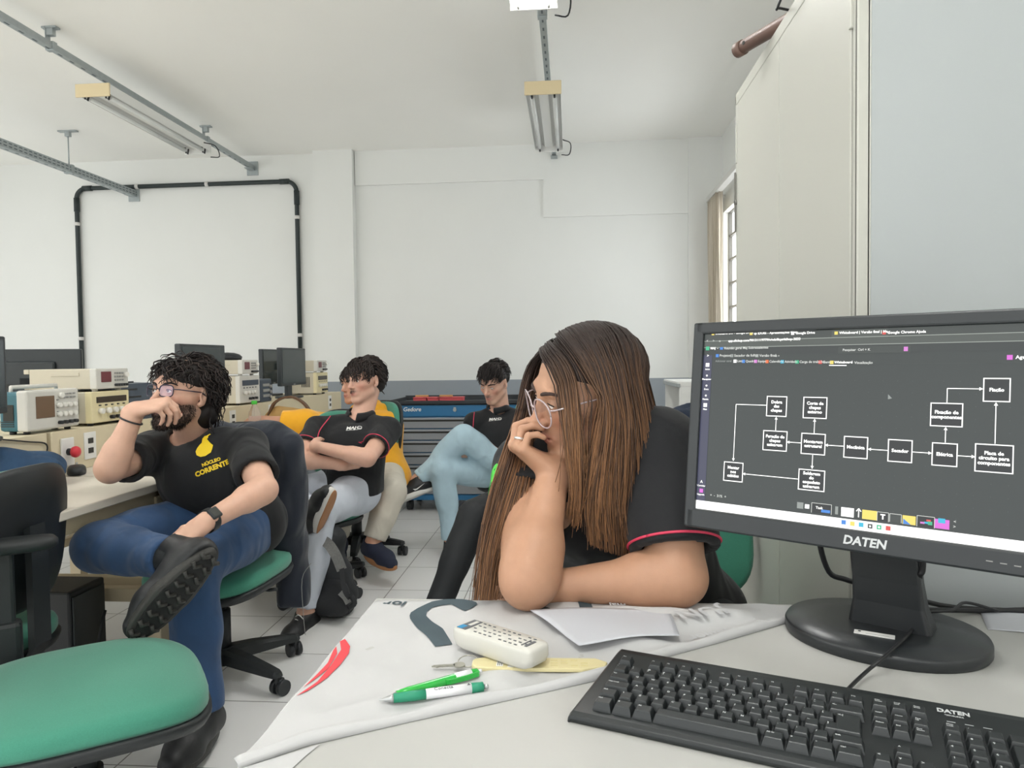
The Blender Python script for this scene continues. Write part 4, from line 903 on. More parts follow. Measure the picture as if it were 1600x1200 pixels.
pen('white ballpoint pen with a dark green grip, nearest the desk edge', (592, 1095), (763, 1073), 0)
pen('bright green ballpoint pen lying behind the white one', (607, 1090), (752, 1049), 1)
# ------------------------------------------------------------------ smooth solid modelling on a grid (bodies, clothes, hair volumes)
V3 = lambda *a: np.array(a, float)
class Field:
    def __init__(s, lo, hi, h, fine=()):
        s.ax = []
        for i in range(3):
            cuts = [(lo[i], hi[i], h)]; iv = sorted((max(lo[i], a[i]), min(hi[i], b[i]), hf) for a, b, hf in fine)
            xs = []; x = lo[i]
            while x < hi[i]:
                st = h
                for a, b, hf in iv:
                    if a-h*.5 <= x < b: st = min(st, hf)
                xs.append(x); x += st
            xs.append(x); s.ax.append(np.array(xs, np.float32))
        s.D = np.full([len(a) for a in s.ax], .05, np.float32)
    def sub(s, lo, hi):
        sl = tuple(slice(max(0, int(np.searchsorted(a, l))-1), min(len(a), int(np.searchsorted(a, h))+1)) for a, l, h in zip(s.ax, lo, hi))
        X, Y, Z = [a[q] for a, q in zip(s.ax, sl)]
        return sl, X[:, None, None], Y[None, :, None], Z[None, None, :]
    def comb(s, sl, d, k, sub=False):
        a = s.D[sl]
        if sub: a, d = -a, d
        if k > 0:
            h = np.maximum(k-np.abs(a-d), 0)/k; m = np.minimum(a, d)-h*h*k*.25
        else: m = np.minimum(a, d)
        s.D[sl] = -m if sub else m
    def cap(s, a, b, ra, rb=None, k=.02, flat=None, sub=False):
        a, b = np.asarray(a, float), np.asarray(b, float); rb = ra if rb is None else rb; r = max(ra, rb)+.03+k
        if flat is not None and flat[1] < 1: r = max(ra, rb)/flat[1]+.03+k
        sl, X, Y, Z = s.sub(np.minimum(a, b)-r, np.maximum(a, b)+r); ba = b-a; L2 = ba@ba+1e-9
        t = np.clip(((X-a[0])*ba[0]+(Y-a[1])*ba[1]+(Z-a[2])*ba[2])/L2, 0, 1)
        x, y, z = X-a[0]-t*ba[0], Y-a[1]-t*ba[1], Z-a[2]-t*ba[2]
        if flat is not None:
            n, q = nz(flat[0]), flat[1]-1; c = (x*n[0]+y*n[1]+z*n[2])*q; x, y, z = x+c*n[0], y+c*n[1], z+c*n[2]
        s.comb(sl, np.sqrt(x*x+y*y+z*z)-(ra+t*(rb-ra)), k, sub)
    def ell(s, c, r, R=None, k=.02, sub=False):
        R = np.eye(3) if R is None else R; c = np.asarray(c, float); m = max(r)+.03+k
        sl, X, Y, Z = s.sub(c-m, c+m); q = [(X-c[0])*R[i][0]+(Y-c[1])*R[i][1]+(Z-c[2])*R[i][2] for i in range(3)]   # rows of R = local axes
        k0 = np.sqrt(sum((q[i]/r[i])**2 for i in range(3))); k1 = np.sqrt(sum((q[i]/r[i]**2)**2 for i in range(3)))+1e-6
        s.comb(sl, k0*(k0-1)/k1, k, sub)
    def cut(s, p, n, k=0, lo=None, hi=None):      # keep the side where (x-p).n < 0
        sl, X, Y, Z = s.sub(V3(-99, -99, -99) if lo is None else lo, V3(99, 99, 99) if hi is None else hi); n = nz(n)
        s.comb(sl, -((X-p[0])*n[0]+(Y-p[1])*n[1]+(Z-p[2])*n[2]), k, True)
    def wrinkle(s, amp, fr, seed=0, dirs=None):
        r = np.random.default_rng(seed); X, Y, Z = s.ax[0][:, None, None], s.ax[1][None, :, None], s.ax[2][None, None, :]
        W = np.zeros_like(s.D)
        for i in range(5):
            d = r.normal(size=3) if dirs is None else np.asarray(dirs)+r.normal(size=3)*.45; d = nz(d)*fr*(.6+.9*r.random())
            d2 = nz(r.normal(size=3))*fr*.35
            W += np.sin(d[0]*X+d[1]*Y+d[2]*Z+r.random()*6+1.3*np.sin(d2[0]*X+d2[1]*Y+d2[2]*Z))
        s.D += (amp/2.2*W).astype(np.float32)
    def net(s):
        D = s.D; nx, ny, nz_ = D.shape; I = D < 0
        c = np.zeros((nx-1, ny-1, nz_-1), np.int8)
        for i in (0, 1):
            for j in (0, 1):
                for k in (0, 1): c += I[i:nx-1+i, j:ny-1+j, k:nz_-1+k]
        act = np.argwhere((c > 0) & (c < 8)); idx = np.full(c.shape, -1, np.int32); idx[tuple(act.T)] = np.arange(len(act))
        co = [(i, j, k) for i in (0, 1) for j in (0, 1) for k in (0, 1)]
        val = {q: D[act[:, 0]+q[0], act[:, 1]+q[1], act[:, 2]+q[2]] for q in co}
        acc = np.zeros((len(act), 3)); cnt = np.zeros(len(act))
        for q in co:
            for ax in range(3):
                if q[ax] == 0:
                    p = list(q); p[ax] = 1; a, b = val[q], val[tuple(p)]; m = (a < 0) != (b < 0)
                    t = np.where(m, a/np.where(m, a-b, 1), 0); pt = np.tile(np.array(q, float), (len(act), 1)); pt[:, ax] = t
                    acc[m] += pt[m]; cnt[m] += 1
        fr = acc/np.maximum(cnt, 1)[:, None]; V = np.zeros((len(act), 3))
        for ax in range(3):
            A = s.ax[ax]; i = act[:, ax]; V[:, ax] = A[i]+(A[i+1]-A[i])*fr[:, ax]
        Q = []
        for ax in range(3):
            o1, o2 = (ax+1) % 3, (ax+2) % 3
            sl0, sl1 = [slice(1, -1)]*3, [slice(1, -1)]*3; sl0[ax] = slice(0, -1); sl1[ax] = slice(1, None)
            a, b = I[tuple(sl0)], I[tuple(sl1)]; e = np.argwhere(a != b)
            if not len(e): continue
            e2 = e.copy(); e2[:, o1] += 1; e2[:, o2] += 1; out = a[tuple(e.T)]
            cs = []
            for (u, v) in ((1, 1), (0, 1), (0, 0), (1, 0)):
                f = e2.copy(); f[:, o1] -= u; f[:, o2] -= v; cs.append(idx[tuple(f.T)])
            q = np.stack(cs, 1); q[~out] = q[~out][:, ::-1]; Q.append(q)
        Q = np.concatenate(Q); Q = Q[(Q >= 0).all(1)]
        return V, Q
def relax(V, Q, n=2, lam=.5):
    E = np.concatenate([Q[:, [0, 1]], Q[:, [1, 2]], Q[:, [2, 3]], Q[:, [3, 0]]])
    for _ in range(n):
        A = np.zeros_like(V); C = np.zeros(len(V))
        for a, b in ((0, 1), (1, 0)):
            for d in range(3): A[:, d] += np.bincount(E[:, a], V[E[:, b], d], len(V))
            C += np.bincount(E[:, a], minlength=len(V))
        V = V*(1-lam)+lam*A/np.maximum(C, 1)[:, None]
    return V
def mesh_np(name, V, Q, mats, parent=None, col=None, origin=None, smooth=True):
    if origin is not None: V = V-np.asarray(origin)
    me = bpy.data.meshes.new(name); n, m = len(V), len(Q); k = Q.shape[1]
    me.vertices.add(n); me.vertices.foreach_set('co', V.astype(np.float32).ravel())
    me.loops.add(m*k); me.loops.foreach_set('vertex_index', Q.astype(np.int32).ravel())
    me.polygons.add(m); me.polygons.foreach_set('loop_start', np.arange(0, m*k, k, dtype=np.int32)); me.polygons.foreach_set('loop_total', np.full(m, k, np.int32))
    me.polygons.foreach_set('use_smooth', np.full(m, smooth)); me.update(calc_edges=True); me.validate()
    if col is not None:
        at = me.color_attributes.new('Col', 'FLOAT_COLOR', 'POINT'); at.data.foreach_set('color', np.concatenate([col, np.ones((n, 1))], 1).astype(np.float32).ravel())
    for x in (mats if isinstance(mats, (list, tuple)) else [mats]): me.materials.append(x)
    o = bpy.data.objects.new(name, me); COL.objects.link(o)
    if parent is not None: o.parent = parent
    return o
def strands(curves, rads, cols, n=3):      # many tubes as one mesh; curves: list of (k,3)
    Vs, Qs, Cs = [], [], []; o = 0
    for P, r, c in zip(curves, rads, cols):
        P = np.asarray(P); k = len(P); T = np.gradient(P, axis=0); T /= np.linalg.norm(T, axis=1)[:, None]+1e-9
        ref = np.array([.31, .52, .79]) if abs(T[0] @ np.array([.31, .52, .79])) < .9 else np.array([1., 0, 0])
        X = np.cross(ref, T); X /= np.linalg.norm(X, axis=1)[:, None]+1e-9; Y = np.cross(T, X)
        rr = np.linspace(1, .35, k)[:, None]*r if np.isscalar(r) else np.asarray(r)[:, None]
        ring = [P+(X*math.cos(a)+Y*math.sin(a))*rr for a in [2*PI*j/n for j in range(n)]]
        Vs.append(np.stack(ring, 1).reshape(-1, 3))
        i = np.arange(k-1)[:, None]*n; j = np.arange(n)[None]
        Qs.append(np.stack([i+j, i+(j+1) % n, i+n+(j+1) % n, i+n+j], -1).reshape(-1, 4)+o); o += k*n
        c = np.asarray(c); c = np.tile(c, (k, 1)) if c.ndim == 1 else c
        Cs.append(np.repeat(c, n, 0))
    return np.concatenate(Vs), np.concatenate(Qs), np.concatenate(Cs)
# ------------------------------------------------------------------ people
def skinmat(name): 
    m = mat(name, (220, 170, 145), .52, attr='Col', noise=.035, nscale=60, bump=.05, bscale=500)
    b = m.node_tree.nodes['Principled BSDF']; b.inputs['Subsurface Weight'].default_value = .08; b.inputs['Subsurface Radius'].default_value = (.02, .008, .004); b.inputs['Subsurface Scale'].default_value = .3
    return m
M_skin = skinmat('skin')
M_hair = mat('hair', (40, 32, 30), .55, attr='Col', spec=.3)
M_tee = mat('black_cotton', (20, 21, 24), .85, bump=.12, bscale=260, noise=.06, nscale=30, sheen=.06, fold=(11, .55))
M_polo = mat('black_pique', (21, 22, 25), .85, bump=.15, bscale=700, noise=.05, nscale=30, sheen=.06, fold=(11, .5))
M_hood = mat('yellow_fleece', (238, 172, 34), .9, bump=.12, bscale=500, noise=.05, nscale=20, sheen=.2, fold=(9, .6))
M_jean = mat('blue_denim', (42, 72, 110), .85, bump=.15, bscale=500, noise=.22, nscale=9, sheen=.1, fold=(12, .55))
M_ljean = mat('light_denim', (172, 198, 210), .85, bump=.12, bscale=500, noise=.09, nscale=9, fold=(13, .5))
M_sweat = mat('pale_grey_jersey', (200, 206, 216), .85, bump=.1, bscale=400, noise=.05, nscale=12, fold=(12, .5))
M_chino = mat('beige_twill', (206, 200, 186), .85, bump=.1, bscale=500, noise=.05, nscale=12, fold=(12, .5))
M_legg = mat('black_stretch', (19, 22, 26), .7, bump=.06, bscale=500, noise=.06, nscale=20, fold=(9, .25))
M_bandp = mat('pink_piping', (214, 62, 92), .6); M_neon = mat('neon_green_print', (82, 205, 72), .6)
M_shoe = mat('black_shoe', (32, 33, 35), .5, bump=.08, bscale=300); M_sole = mat('black_rubber', (52, 51, 48), .6, bump=.3, bscale=180); M_solew = mat('white_rubber', (226, 224, 218), .5); M_solet = mat('gum_rubber', (176, 122, 78), .55)
M_navysh = mat('navy_canvas', (32, 38, 58), .8, bump=.1, bscale=500); M_eye = mat('eye', (240, 236, 230), .2, attr='Col', spec=.6)
M_frame = mat('glasses_frame', (48, 42, 62), .3); M_lens = None
def lensmat(name, tint, a):
    m = bpy.data.materials.new(name); m.use_nodes = True; N = m.node_tree; N.nodes.clear()
    o = N.nodes.new('ShaderNodeOutputMaterial'); mx = N.nodes.new('ShaderNodeMixShader'); g = N.nodes.new('ShaderNodeBsdfGlossy'); tr = N.nodes.new('ShaderNodeBsdfTransparent')
    g.inputs['Roughness'].default_value = .05; g.inputs['Color'].default_value = (*lin(tint), 1); mx.inputs[0].default_value = a
    N.links.new(tr.outputs[0], mx.inputs[1]); N.links.new(g.outputs[0], mx.inputs[2]); N.links.new(mx.outputs[0], o.inputs[0]); return m
M_lens = lensmat('lens', (200, 195, 235), .13)
def headframe(az, pitch, roll, c=None, ear=None, earside=1, s=1.0):
    """az: direction the face looks to (radians in the room plane); pitch up +; roll + tips the crown to the person's left"""
    f = V3(math.cos(pitch)*math.cos(az), math.cos(pitch)*math.sin(az), math.sin(pitch)); z = V3(0, 0, 1); u0 = nz(z-f*(f@z)); l0 = np.cross(u0, f)
    u = u0*math.cos(roll)+l0*math.sin(roll); l = np.cross(u, f)
    H = dict(f=f, u=u, l=l, s=s)
    if c is None: c = np.asarray(ear)-(l*earside*.076-f*.008)*s
    H['c'] = np.asarray(c, float); H['R'] = np.stack([l, f, u]); return H
def hw(H, a, b, c): return H['c']+(H['l']*a+H['f']*b+H['u']*c)*H['s']
def hl(H, P): return ((P-H['c'])@H['R'].T)/H['s']
def put_head(F, H, neck, nr=.055, fem=False, nose=1.0, eyes=True, lid=.0044):
    s = H['s']; R = H['R']; w = lambda a, b, c: hw(H, a, b, c)
    F.ell(w(0, -.014, .034), (.0745*s, .096*s, .084*s), R, .0)
    F.ell(w(0, .026, -.022), (.062*s, .066*s, .088*s), R, .03)
    jw = .043 if fem else .047
    for q in (1, -1):
        F.cap(w(q*jw, .006, -.058), w(q*.017, .068, -.099), (.0175 if not fem else .018)*s, .015*s, .026)
        F.cap(w(q*.044, .058, -.018), w(q*.05, .03, -.012), .018*s, .02*s, .02)
    F.ell(w(0, .072, -.1), (.021*s, .016*s, .016*s), R, .02)
    F.cap(w(-.034, .080, .026), w(.034, .080, .026), (.0095 if fem else .0115)*s, None, .018)
    F.ell(w(0, .078, -.064), (.026*s, .018*s, .022*s), R, .015)
    if eyes:
        for q in (1, -1): F.ell(w(q*.033, .096, .004), (.017*s, .013*s, .0115*s), R, .012, True)
    F.cap(w(0, .085, .016), w(0, .106*nose**.3, -.026), .0075*s, .0105*s, .011)
    F.ell(w(0, .1115*nose**.35, -.03), (.0095*s, .0095*s, .0085*s), R, .008)
    for q in (1, -1): F.ell(w(q*.0115, .099, -.034), (.0068*s, .009*s, .0065*s), R, .006)
    for q in (1, -1): F.ell(w(q*.0062, .103, -.0405), (.0035*s, .0045*s, .003*s), R, .002, True)
    # lips
    F.cap(w(-.021, .086, -.064), w(0, .0975, -.0595), .004*s, .0055*s, .005); F.cap(w(.021, .086, -.064), w(0, .0975, -.0595), .004*s, .0055*s, .005)
    F.cap(w(-.015, .088, -.071), w(.015, .088, -.071), .0062*s, None, .005); F.ell(w(0, .092, -.0715), (.012*s, .006*s, .0058*s), R, .005)
    F.cap(w(-.021, .0925, -.0655), w(.021, .0925, -.0655), .0022*s, None, .003, None, True); F.cap(w(-.010, .1015, -.0655), w(.010, .1015, -.0655), .0024*s, None, .003, None, True)
    if eyes:
        for q in (1, -1):
            F.ell(w(q*.033, .0765, .003), (.0145*s, .0145*s, .0138*s), R, .003)
            F.ell(w(q*.033, .094, .0018), (.0128*s, .016*s, lid*s), R, .0015, True)
    # ears
    for q in (1, -1):
        Rl = np.stack([nz(H['l']*.93-q*H['f']*.36), nz(H['f']*.93+q*H['l']*.36), H['u']])
        F.ell(w(q*.077, -.012, -.004), (.0075*s, .017*s, .03*s), Rl, .006); F.ell(w(q*.083, -.008, .0), (.006*s, .009*s, .016*s), Rl, .004, True); F.ell(w(q*.075, -.002, -.03), (.007*s, .009*s, .009*s), Rl, .005)
    F.cap(w(0, -.034, -.045), neck, nr*s*.98, nr*s*1.1, .02)
    F.cap(w(0, -.008, -.078), np.asarray(neck)+H['f']*.012, nr*s*.6, nr*s*.8, .018)
def hand(F, w, d, n, left, curl=(.5, .6, .4), s=1.0, thumb=(.55, .75, -.25, .85, .3, -.3), spread=.0, curls=None, kf=.0028):
    d = nz(d); n = nz(n-d*(np.asarray(n)@d)); t = np.cross(n, d)*(-1 if left else 1); tips = []
    off = (.0285, .0095, -.0095, -.027); fw = (.090, .095, .089, .079); ln = (.073, .083, .077, .06)
    F.cap(w-d*.02, w+d*.035, .023*s, .023*s, .02, (n, 1.25)); 
    for i in range(4): F.cap(w+d*.012*s+t*off[i]*.55*s, w+(d*fw[i]+t*off[i])*s, .0165*s, .0115*s, .012, (n, 1.12))
    F.cap(w+d*.025*s+t*.022*s-n*.006*s, w+d*.06*s+t*.025*s-n*.006*s, .017*s, .014*s, .014)
    K = []
    for i in range(4):
        c = curls[i] if curls else curl; p = w+(d*fw[i]+t*off[i])*s; K.append(p); a = 0; dd = nz(d+t*spread*(1.5-i)*.5); r0 = (.0094, .0096, .009, .0078)[i]*s; chain = [p]
        for j, fr in enumerate((.45, .31, .24)):
            a += c[j]; e = p+(dd*math.cos(a)-n*math.sin(a))*ln[i]*fr*s; F.cap(p, e, r0*(1-.11*j), r0*(1-.11*(j+1)), kf if j else .005); p = e; chain.append(p)
        tips.append(chain)
    p = w+(d*.022+t*.024-n*.008)*s; th = [p]
    v = nz(d*thumb[0]+t*thumb[1]+n*thumb[2]); v2 = nz(d*thumb[3]+t*thumb[4]+n*thumb[5])
    for vv, L_, ra, rb, k in ((v, .042, .0145, .0115, .012), (v2, .033, .0112, .0102, .004), (nz(v2*1.0-n*.25), .027, .0102, .0075, .003)): e = p+vv*L_*s; F.cap(p, e, ra*s, rb*s, k); p = e; th.append(p)
    return tips, th
def limbs(F, J, off=0, arm=1.0, leg=1.0, parts='tal', k=.025, fat=1.0):
    fw = J['fwd']
    if 't' in parts:
        m1 = J['shL']*.62+J['shR']*.38; m2 = J['shL']*.38+J['shR']*.62; dn = nz(J['pel']-J['neck'])
        ch1, ch2 = m1+dn*.09+fw*.012, m2+dn*.09+fw*.012
        F.cap(ch1, ch2, (.112*fat+off), None, k*1.5, (fw, 1.18))
        wl = J['pel']*.45+J['neck']*.55; F.cap(J['neck']+dn*.16, wl, .12*fat+off, .125*fat+off, .05, (fw, 1.12))
        lat = nz(J['hipL']-J['hipR']); F.cap(wl+lat*.03, J['pel']+lat*.04, .115*fat+off, .125*fat+off, .05, (fw, 1.1)); F.cap(wl-lat*.03, J['pel']-lat*.04, .115*fat+off, .125*fat+off, .05, (fw, 1.1))
        for s_ in ('L', 'R'): F.cap(J['neck']-V3(0, 0, .005)+dn*.015, J['sh'+s_]-V3(0, 0, .0)*1, .05+off*.8, .05*arm+off, .03)
    if 'a' in parts:
        for s_ in ('L', 'R'):
            sh, el, wr = J['sh'+s_], J['el'+s_], J['wr'+s_]
            F.cap(sh, el, .053*arm+off, .041*arm+off, k)
            if 'f' in parts or off == 0:
                F.cap(el, wr, .0415*arm+off, .0265*arm**.5+off, .015); m = el+(wr-el)*.28; F.cap(el+(wr-el)*.1, m, .04*arm+off, .041*arm+off, .02)
    if 'l' in parts:
        lat = nz(J['hipL']-J['hipR']); F.cap(J['hipL'], J['hipR'], .1+off, None, .04); F.cap(J['pel']+V3(0, 0, .0), J['pel']+nz(J['neck']-J['pel'])*.06, .112+off, .105+off, .04, (fw, 1.1))
        for s_ in ('L', 'R'):
            h, kn, an = J['hip'+s_], J['kn'+s_], J['an'+s_]
            F.cap(h, kn, .088*leg+off, .062*leg+off, .035); F.cap(kn, an, .056*leg+off, .042*leg**.6+off, .02)
            m = kn+(an-kn)*.3; bk = nz(np.cross(np.cross(an-kn, kn-h), an-kn)); F.cap(kn+(an-kn)*.1, kn+(an-kn)*.45, .05*leg+off, .047*leg+off, .03)
def bounds(J, keys, m): P = np.array([J[k] for k in keys]); return P.min(0)-m, P.max(0)+m
ALLJ = ['neck', 'pel', 'shL', 'shR', 'elL', 'elR', 'wrL', 'wrR', 'hipL', 'hipR', 'knL', 'knR', 'anL', 'anR']
def body(root, J, H, skin, hands, arm=1.0, nr=.055, fem=False, lip=None, beard=None, h=.0065, hf=.003, extra=None, **hk):
    lo, hi = bounds(J, ALLJ, .2); hc = H['c']; lo = np.minimum(lo, hc-.16); hi = np.maximum(hi, hc+.16)
    fine = [(hc-.15, hc+.15, hf)]+[(w_-.1, w_+.1, hf) for w_ in (J['wrL']+nz(hands['L'][0])*.07, J['wrR']+nz(hands['R'][0])*.07)]
    F = Field(lo, hi, h, fine); limbs(F, J, 0, arm)
    for s_ in ('L', 'R'):        # feet
        a = J['an'+s_]; d = J['ft'+s_]; F.cap(a, a+d*.09-J.get('fu'+s_, V3(0, 0, 1))*.05, .036, .02, .02)
    put_head(F, H, J['neck'], nr, fem, **hk); info = {}
    for s_ in ('L', 'R'):
        q = hands[s_]; info[s_] = hand(F, J['wr'+s_], q[0], q[1], s_ == 'L', **(q[2] if len(q) > 2 else {}))
    if extra: extra(F)
    V, Q = F.net(); V = relax(V, Q, 1, .35)
    L = hl(H, V); a, b, c = L.T; base = np.array(lin(skin)); C = np.tile(base, (len(V), 1))
    near = (np.abs(a) < .09) & (b > -.15) & (b < .16) & (c > -.13) & (c < .14)
    hm = np.zeros(len(V), bool)
    for s_ in ('L', 'R'):
        for ch in list(info[s_][0])+[info[s_][1]]:
            for p_, q_ in zip(ch[:-1], ch[1:]):
                t_ = np.clip(((V-p_)@(q_-p_))/((q_-p_)@(q_-p_)), 0, 1); hm |= np.linalg.norm(V-p_-t_[:, None]*(q_-p_), axis=1) < .0125
        for ch in info[s_][0]:
            p_, q_ = J['wr'+s_], ch[0]; t_ = np.clip(((V-p_)@(q_-p_))/((q_-p_)@(q_-p_)), 0, 1); hm |= np.linalg.norm(V-p_-t_[:, None]*(q_-p_), axis=1) < .026
    g = lambda x, m, s_: np.exp(-((x-m)/s_)**2)
    near &= ~hm
    lm = np.where(near & (b > .07), g(a, 0, .020)*np.clip(g(c, -.0655, .0095)*1.6, 0, 1), 0)[:, None]; lipc = np.array(lin(lip or (178, 104, 98))); C = C*(1-lm*.8)+lipc*lm*.8
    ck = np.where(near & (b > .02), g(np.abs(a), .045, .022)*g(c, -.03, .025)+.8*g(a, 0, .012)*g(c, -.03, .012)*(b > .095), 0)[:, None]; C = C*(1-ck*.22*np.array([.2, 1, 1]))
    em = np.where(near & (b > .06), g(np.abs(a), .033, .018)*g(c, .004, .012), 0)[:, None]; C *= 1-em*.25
    if beard:
        bc, st, fn = beard[:3]; m = np.where(near, np.clip(fn(a, b, c), 0, 1), 0)
        r = np.random.default_rng(3).random(len(V))*.35+.65; m = (m*st*r)[:, None]; C = C*(1-m)+np.array(lin(bc))*m
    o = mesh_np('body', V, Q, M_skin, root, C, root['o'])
    if beard and len(beard) > 3:
        rr = np.random.default_rng(9); mm = np.where(near, np.clip(beard[2](a, b, c), 0, 1), 0); ix = np.nonzero(mm > .45)[0]; ix = rr.choice(ix, min(beard[3], len(ix)), False); cs, rd, cl = [], [], []
        for i in ix:
            p = V[i]; nn = nz(H['R'].T @ np.array([a[i]*1.0, b[i]*.6, -.02])); d = nz(nn*.55-H['u']*.9+rr.normal(size=3)*.45); L0 = rr.uniform(.005, .012); d2 = nz(d+rr.normal(size=3)*.6-H['u']*.3)
            cs.append(np.array([p-d*.001, p+d*L0*.5, p+d*L0*.5+d2*L0*.5])); rd.append(rr.uniform(.0005, .0009)); cl.append(np.array(lin((30, 23, 22)))*rr.uniform(.7, 1.6))
        Vb, Qb, Cb = strands(cs, rd, cl, 3); mesh_np('beard', Vb, Qb, M_hair, root, Cb, root['o'])
    return F, info
def eyes(root, H, look=(0, 1, -.1), brow=(38, 28, 26), bs=1.0, iris=(70, 48, 34)):
    s = H['s']; w = lambda a, b, c: hw(H, a, b, c)
    for q in (1, -1):
        c = V3(q*.033, .0765, .003); n = 28; d = nz(look); V = []; C = []; fx = nz(np.cross(d, V3(0, 0, 1))); fz = np.cross(fx, d)
        th = np.linspace(0, PI/1.9, 16); 
        for t_ in th:
            for p in np.linspace(0, 2*PI, n, endpoint=False):
                r = .0126; v = d*math.cos(t_)+(fx*math.cos(p)+fz*math.sin(p))*math.sin(t_); V.append(w(*(c+v*r)))
                C.append(lin((18, 14, 14)) if t_ < .2 else lin(iris) if t_ < .46 else lin((232, 226, 220)))
        Q = np.array([[i*n+j, i*n+(j+1) % n, (i+1)*n+(j+1) % n, (i+1)*n+j] for i in range(15) for j in range(n)])
        mesh_np('eye', np.array(V), Q, M_eye, root, np.array(C), root['o'])
        pts = [(q*.012, .0925, .0205), (q*.022, .0935, .0245), (q*.035, .0905, .0275), (q*.046, .083, .0275), (q*.055, .072, .0225)]
        P = bez([w(*p) for p in pts], 20); k = len(P); rr = [.0012+.0026*bs*math.sin(PI*min(1, (i+3)/(k+2)))**.7 for i in range(k)]
        MB().tube([p-np.array(root['o']) for p in P], rr, 0, 8).build('eyebrow', mat('brow_%d_%d_%d' % brow, brow, .8), root)
        Pl = [w(q*(.033-.0128+.0256*t_), .0765+.0138*math.sqrt(max(0, 1-((t_-.5)*1.7)**2))-.0005, .003+.0046*math.sin(PI*t_)**.8+.0005) for t_ in np.linspace(.02, .98, 14)]
        MB().tube([p-np.array(root['o']) for p in Pl], .0011, 0, 6).build('eyelash', mat('lash', (30, 22, 20), .8), root)
def garment(root, name, m, J, off, parts, h=.008, sleeve_=.62, arm=1.0, leg=1.0, wr=(.0022, 34), seed=1, neckcut=True, H=None, hem=None, fat=1.0, long=False, legend_=1.0, post=None, rough=None, legs_h=None):
    lo, hi = bounds(J, ALLJ, .22); F = Field(lo, hi, h)
    if 't' in parts:
        limbs(F, J, off, arm, leg, 't', fat=fat)
        for s_ in ('L', 'R'):
            sh, el, w_ = J['sh'+s_], J['el'+s_], J['wr'+s_]; sleeve = sleeve_[s_] if isinstance(sleeve_, dict) else sleeve_
            if long:
                F.cap(sh, el, .062*arm+off, .052*arm+off, .03); F.cap(el, el+(w_-el)*sleeve, .052*arm+off, .04*arm+off, .025)
            else:
                e = sh+(el-sh)*sleeve; F.cap(sh, sh+(el-sh)*(sleeve+.0), .053*arm+off, .054*arm+off, .025)
        if hem: limbs(F, dict(J), off*.9, 1, leg, '', k=.03); F.cap(J['hipL'], J['hipR'], .099+off, None, .05); 
    if 'l' in parts: limbs(F, J, off, 1, leg, 'l')
    if wr[0]: F.wrinkle(wr[0], wr[1], seed)
    if 't' in parts:
        for s_ in ('L', 'R'):
            sh, el, w_ = J['sh'+s_], J['el'+s_], J['wr'+s_]; sleeve = sleeve_[s_] if isinstance(sleeve_, dict) else sleeve_
            a, b = (el, w_) if long else (sh, el); ax = nz(b-a); e = a+(b-a)*sleeve
            r = .11
            sl, X, Y, Z = F.sub(e-r, e+r)       # cut the sleeve square, only inside a tube round the arm
            q = (X-e[0])*ax[0]+(Y-e[1])*ax[1]+(Z-e[2])*ax[2]; d2 = np.sqrt(np.maximum(0, (X-e[0])**2+(Y-e[1])**2+(Z-e[2])**2-q*q))
            F.D[sl] = np.maximum(F.D[sl], np.minimum(np.minimum(q, .085-d2), .09-q))
            F.cap(e-ax*.02, e+ax*.06, (.045*arm+.006 if not long else .036*arm), None, 0, None, True)
        if neckcut:
            nd = nz(H['c']-H['u']*.05-J['neck']); F.cap(J['neck']+nd*.02+J['fwd']*.012, J['neck']+nd*.2, .064, .07, .004, None, True)
        if hem is not None: F.cut(hem[0], hem[1])
    if 'l' in parts:
        for s_ in ('L', 'R'):
            e = J['kn'+s_]+(J['an'+s_]-J['kn'+s_])*legend_; ax = nz(J['an'+s_]-J['kn'+s_]); r = .12
            sl, X, Y, Z = F.sub(e-r, e+r); q = (X-e[0])*ax[0]+(Y-e[1])*ax[1]+(Z-e[2])*ax[2]; d2 = np.sqrt(np.maximum(0, (X-e[0])**2+(Y-e[1])**2+(Z-e[2])**2-q*q))
            F.D[sl] = np.maximum(F.D[sl], np.minimum(q, .1-d2)); F.cap(e-ax*.03, e+ax*.05, .042, None, 0, None, True)
        if legs_h: F.cut(*legs_h)
    if post: post(F)
    V, Q = F.net(); V = relax(V, Q, 2, .4); return mesh_np(name, V, Q, m, root, None, root['o'])
def cuffring(root, J, s_, sleeve_, arm, off, m, name='piping', back=.012, r=.0024, cloth=None):
    sleeve = sleeve_[s_] if isinstance(sleeve_, dict) else sleeve_
    sh, el = J['sh'+s_], J['el'+s_]; ax = nz(el-sh); e = sh+(el-sh)*sleeve-ax*back; R0 = .0545*arm+off; tr = bvh_of(cloth, root)
    x = nz(np.cross(ax, V3(.3, .2, 1))); y = np.cross(ax, x); P = []
    for a in np.linspace(0, 2*PI, 60):
        d = x*math.cos(a)+y*math.sin(a); h = tr.ray_cast(Vector(e+d*(R0+.035)), Vector(-d), .08); P.append((np.array(h[0])+d*.0012 if h[0] is not None else e+d*R0)-np.array(root['o']))
    MB().tube(P, r, 0, 6).build(name, m, root)
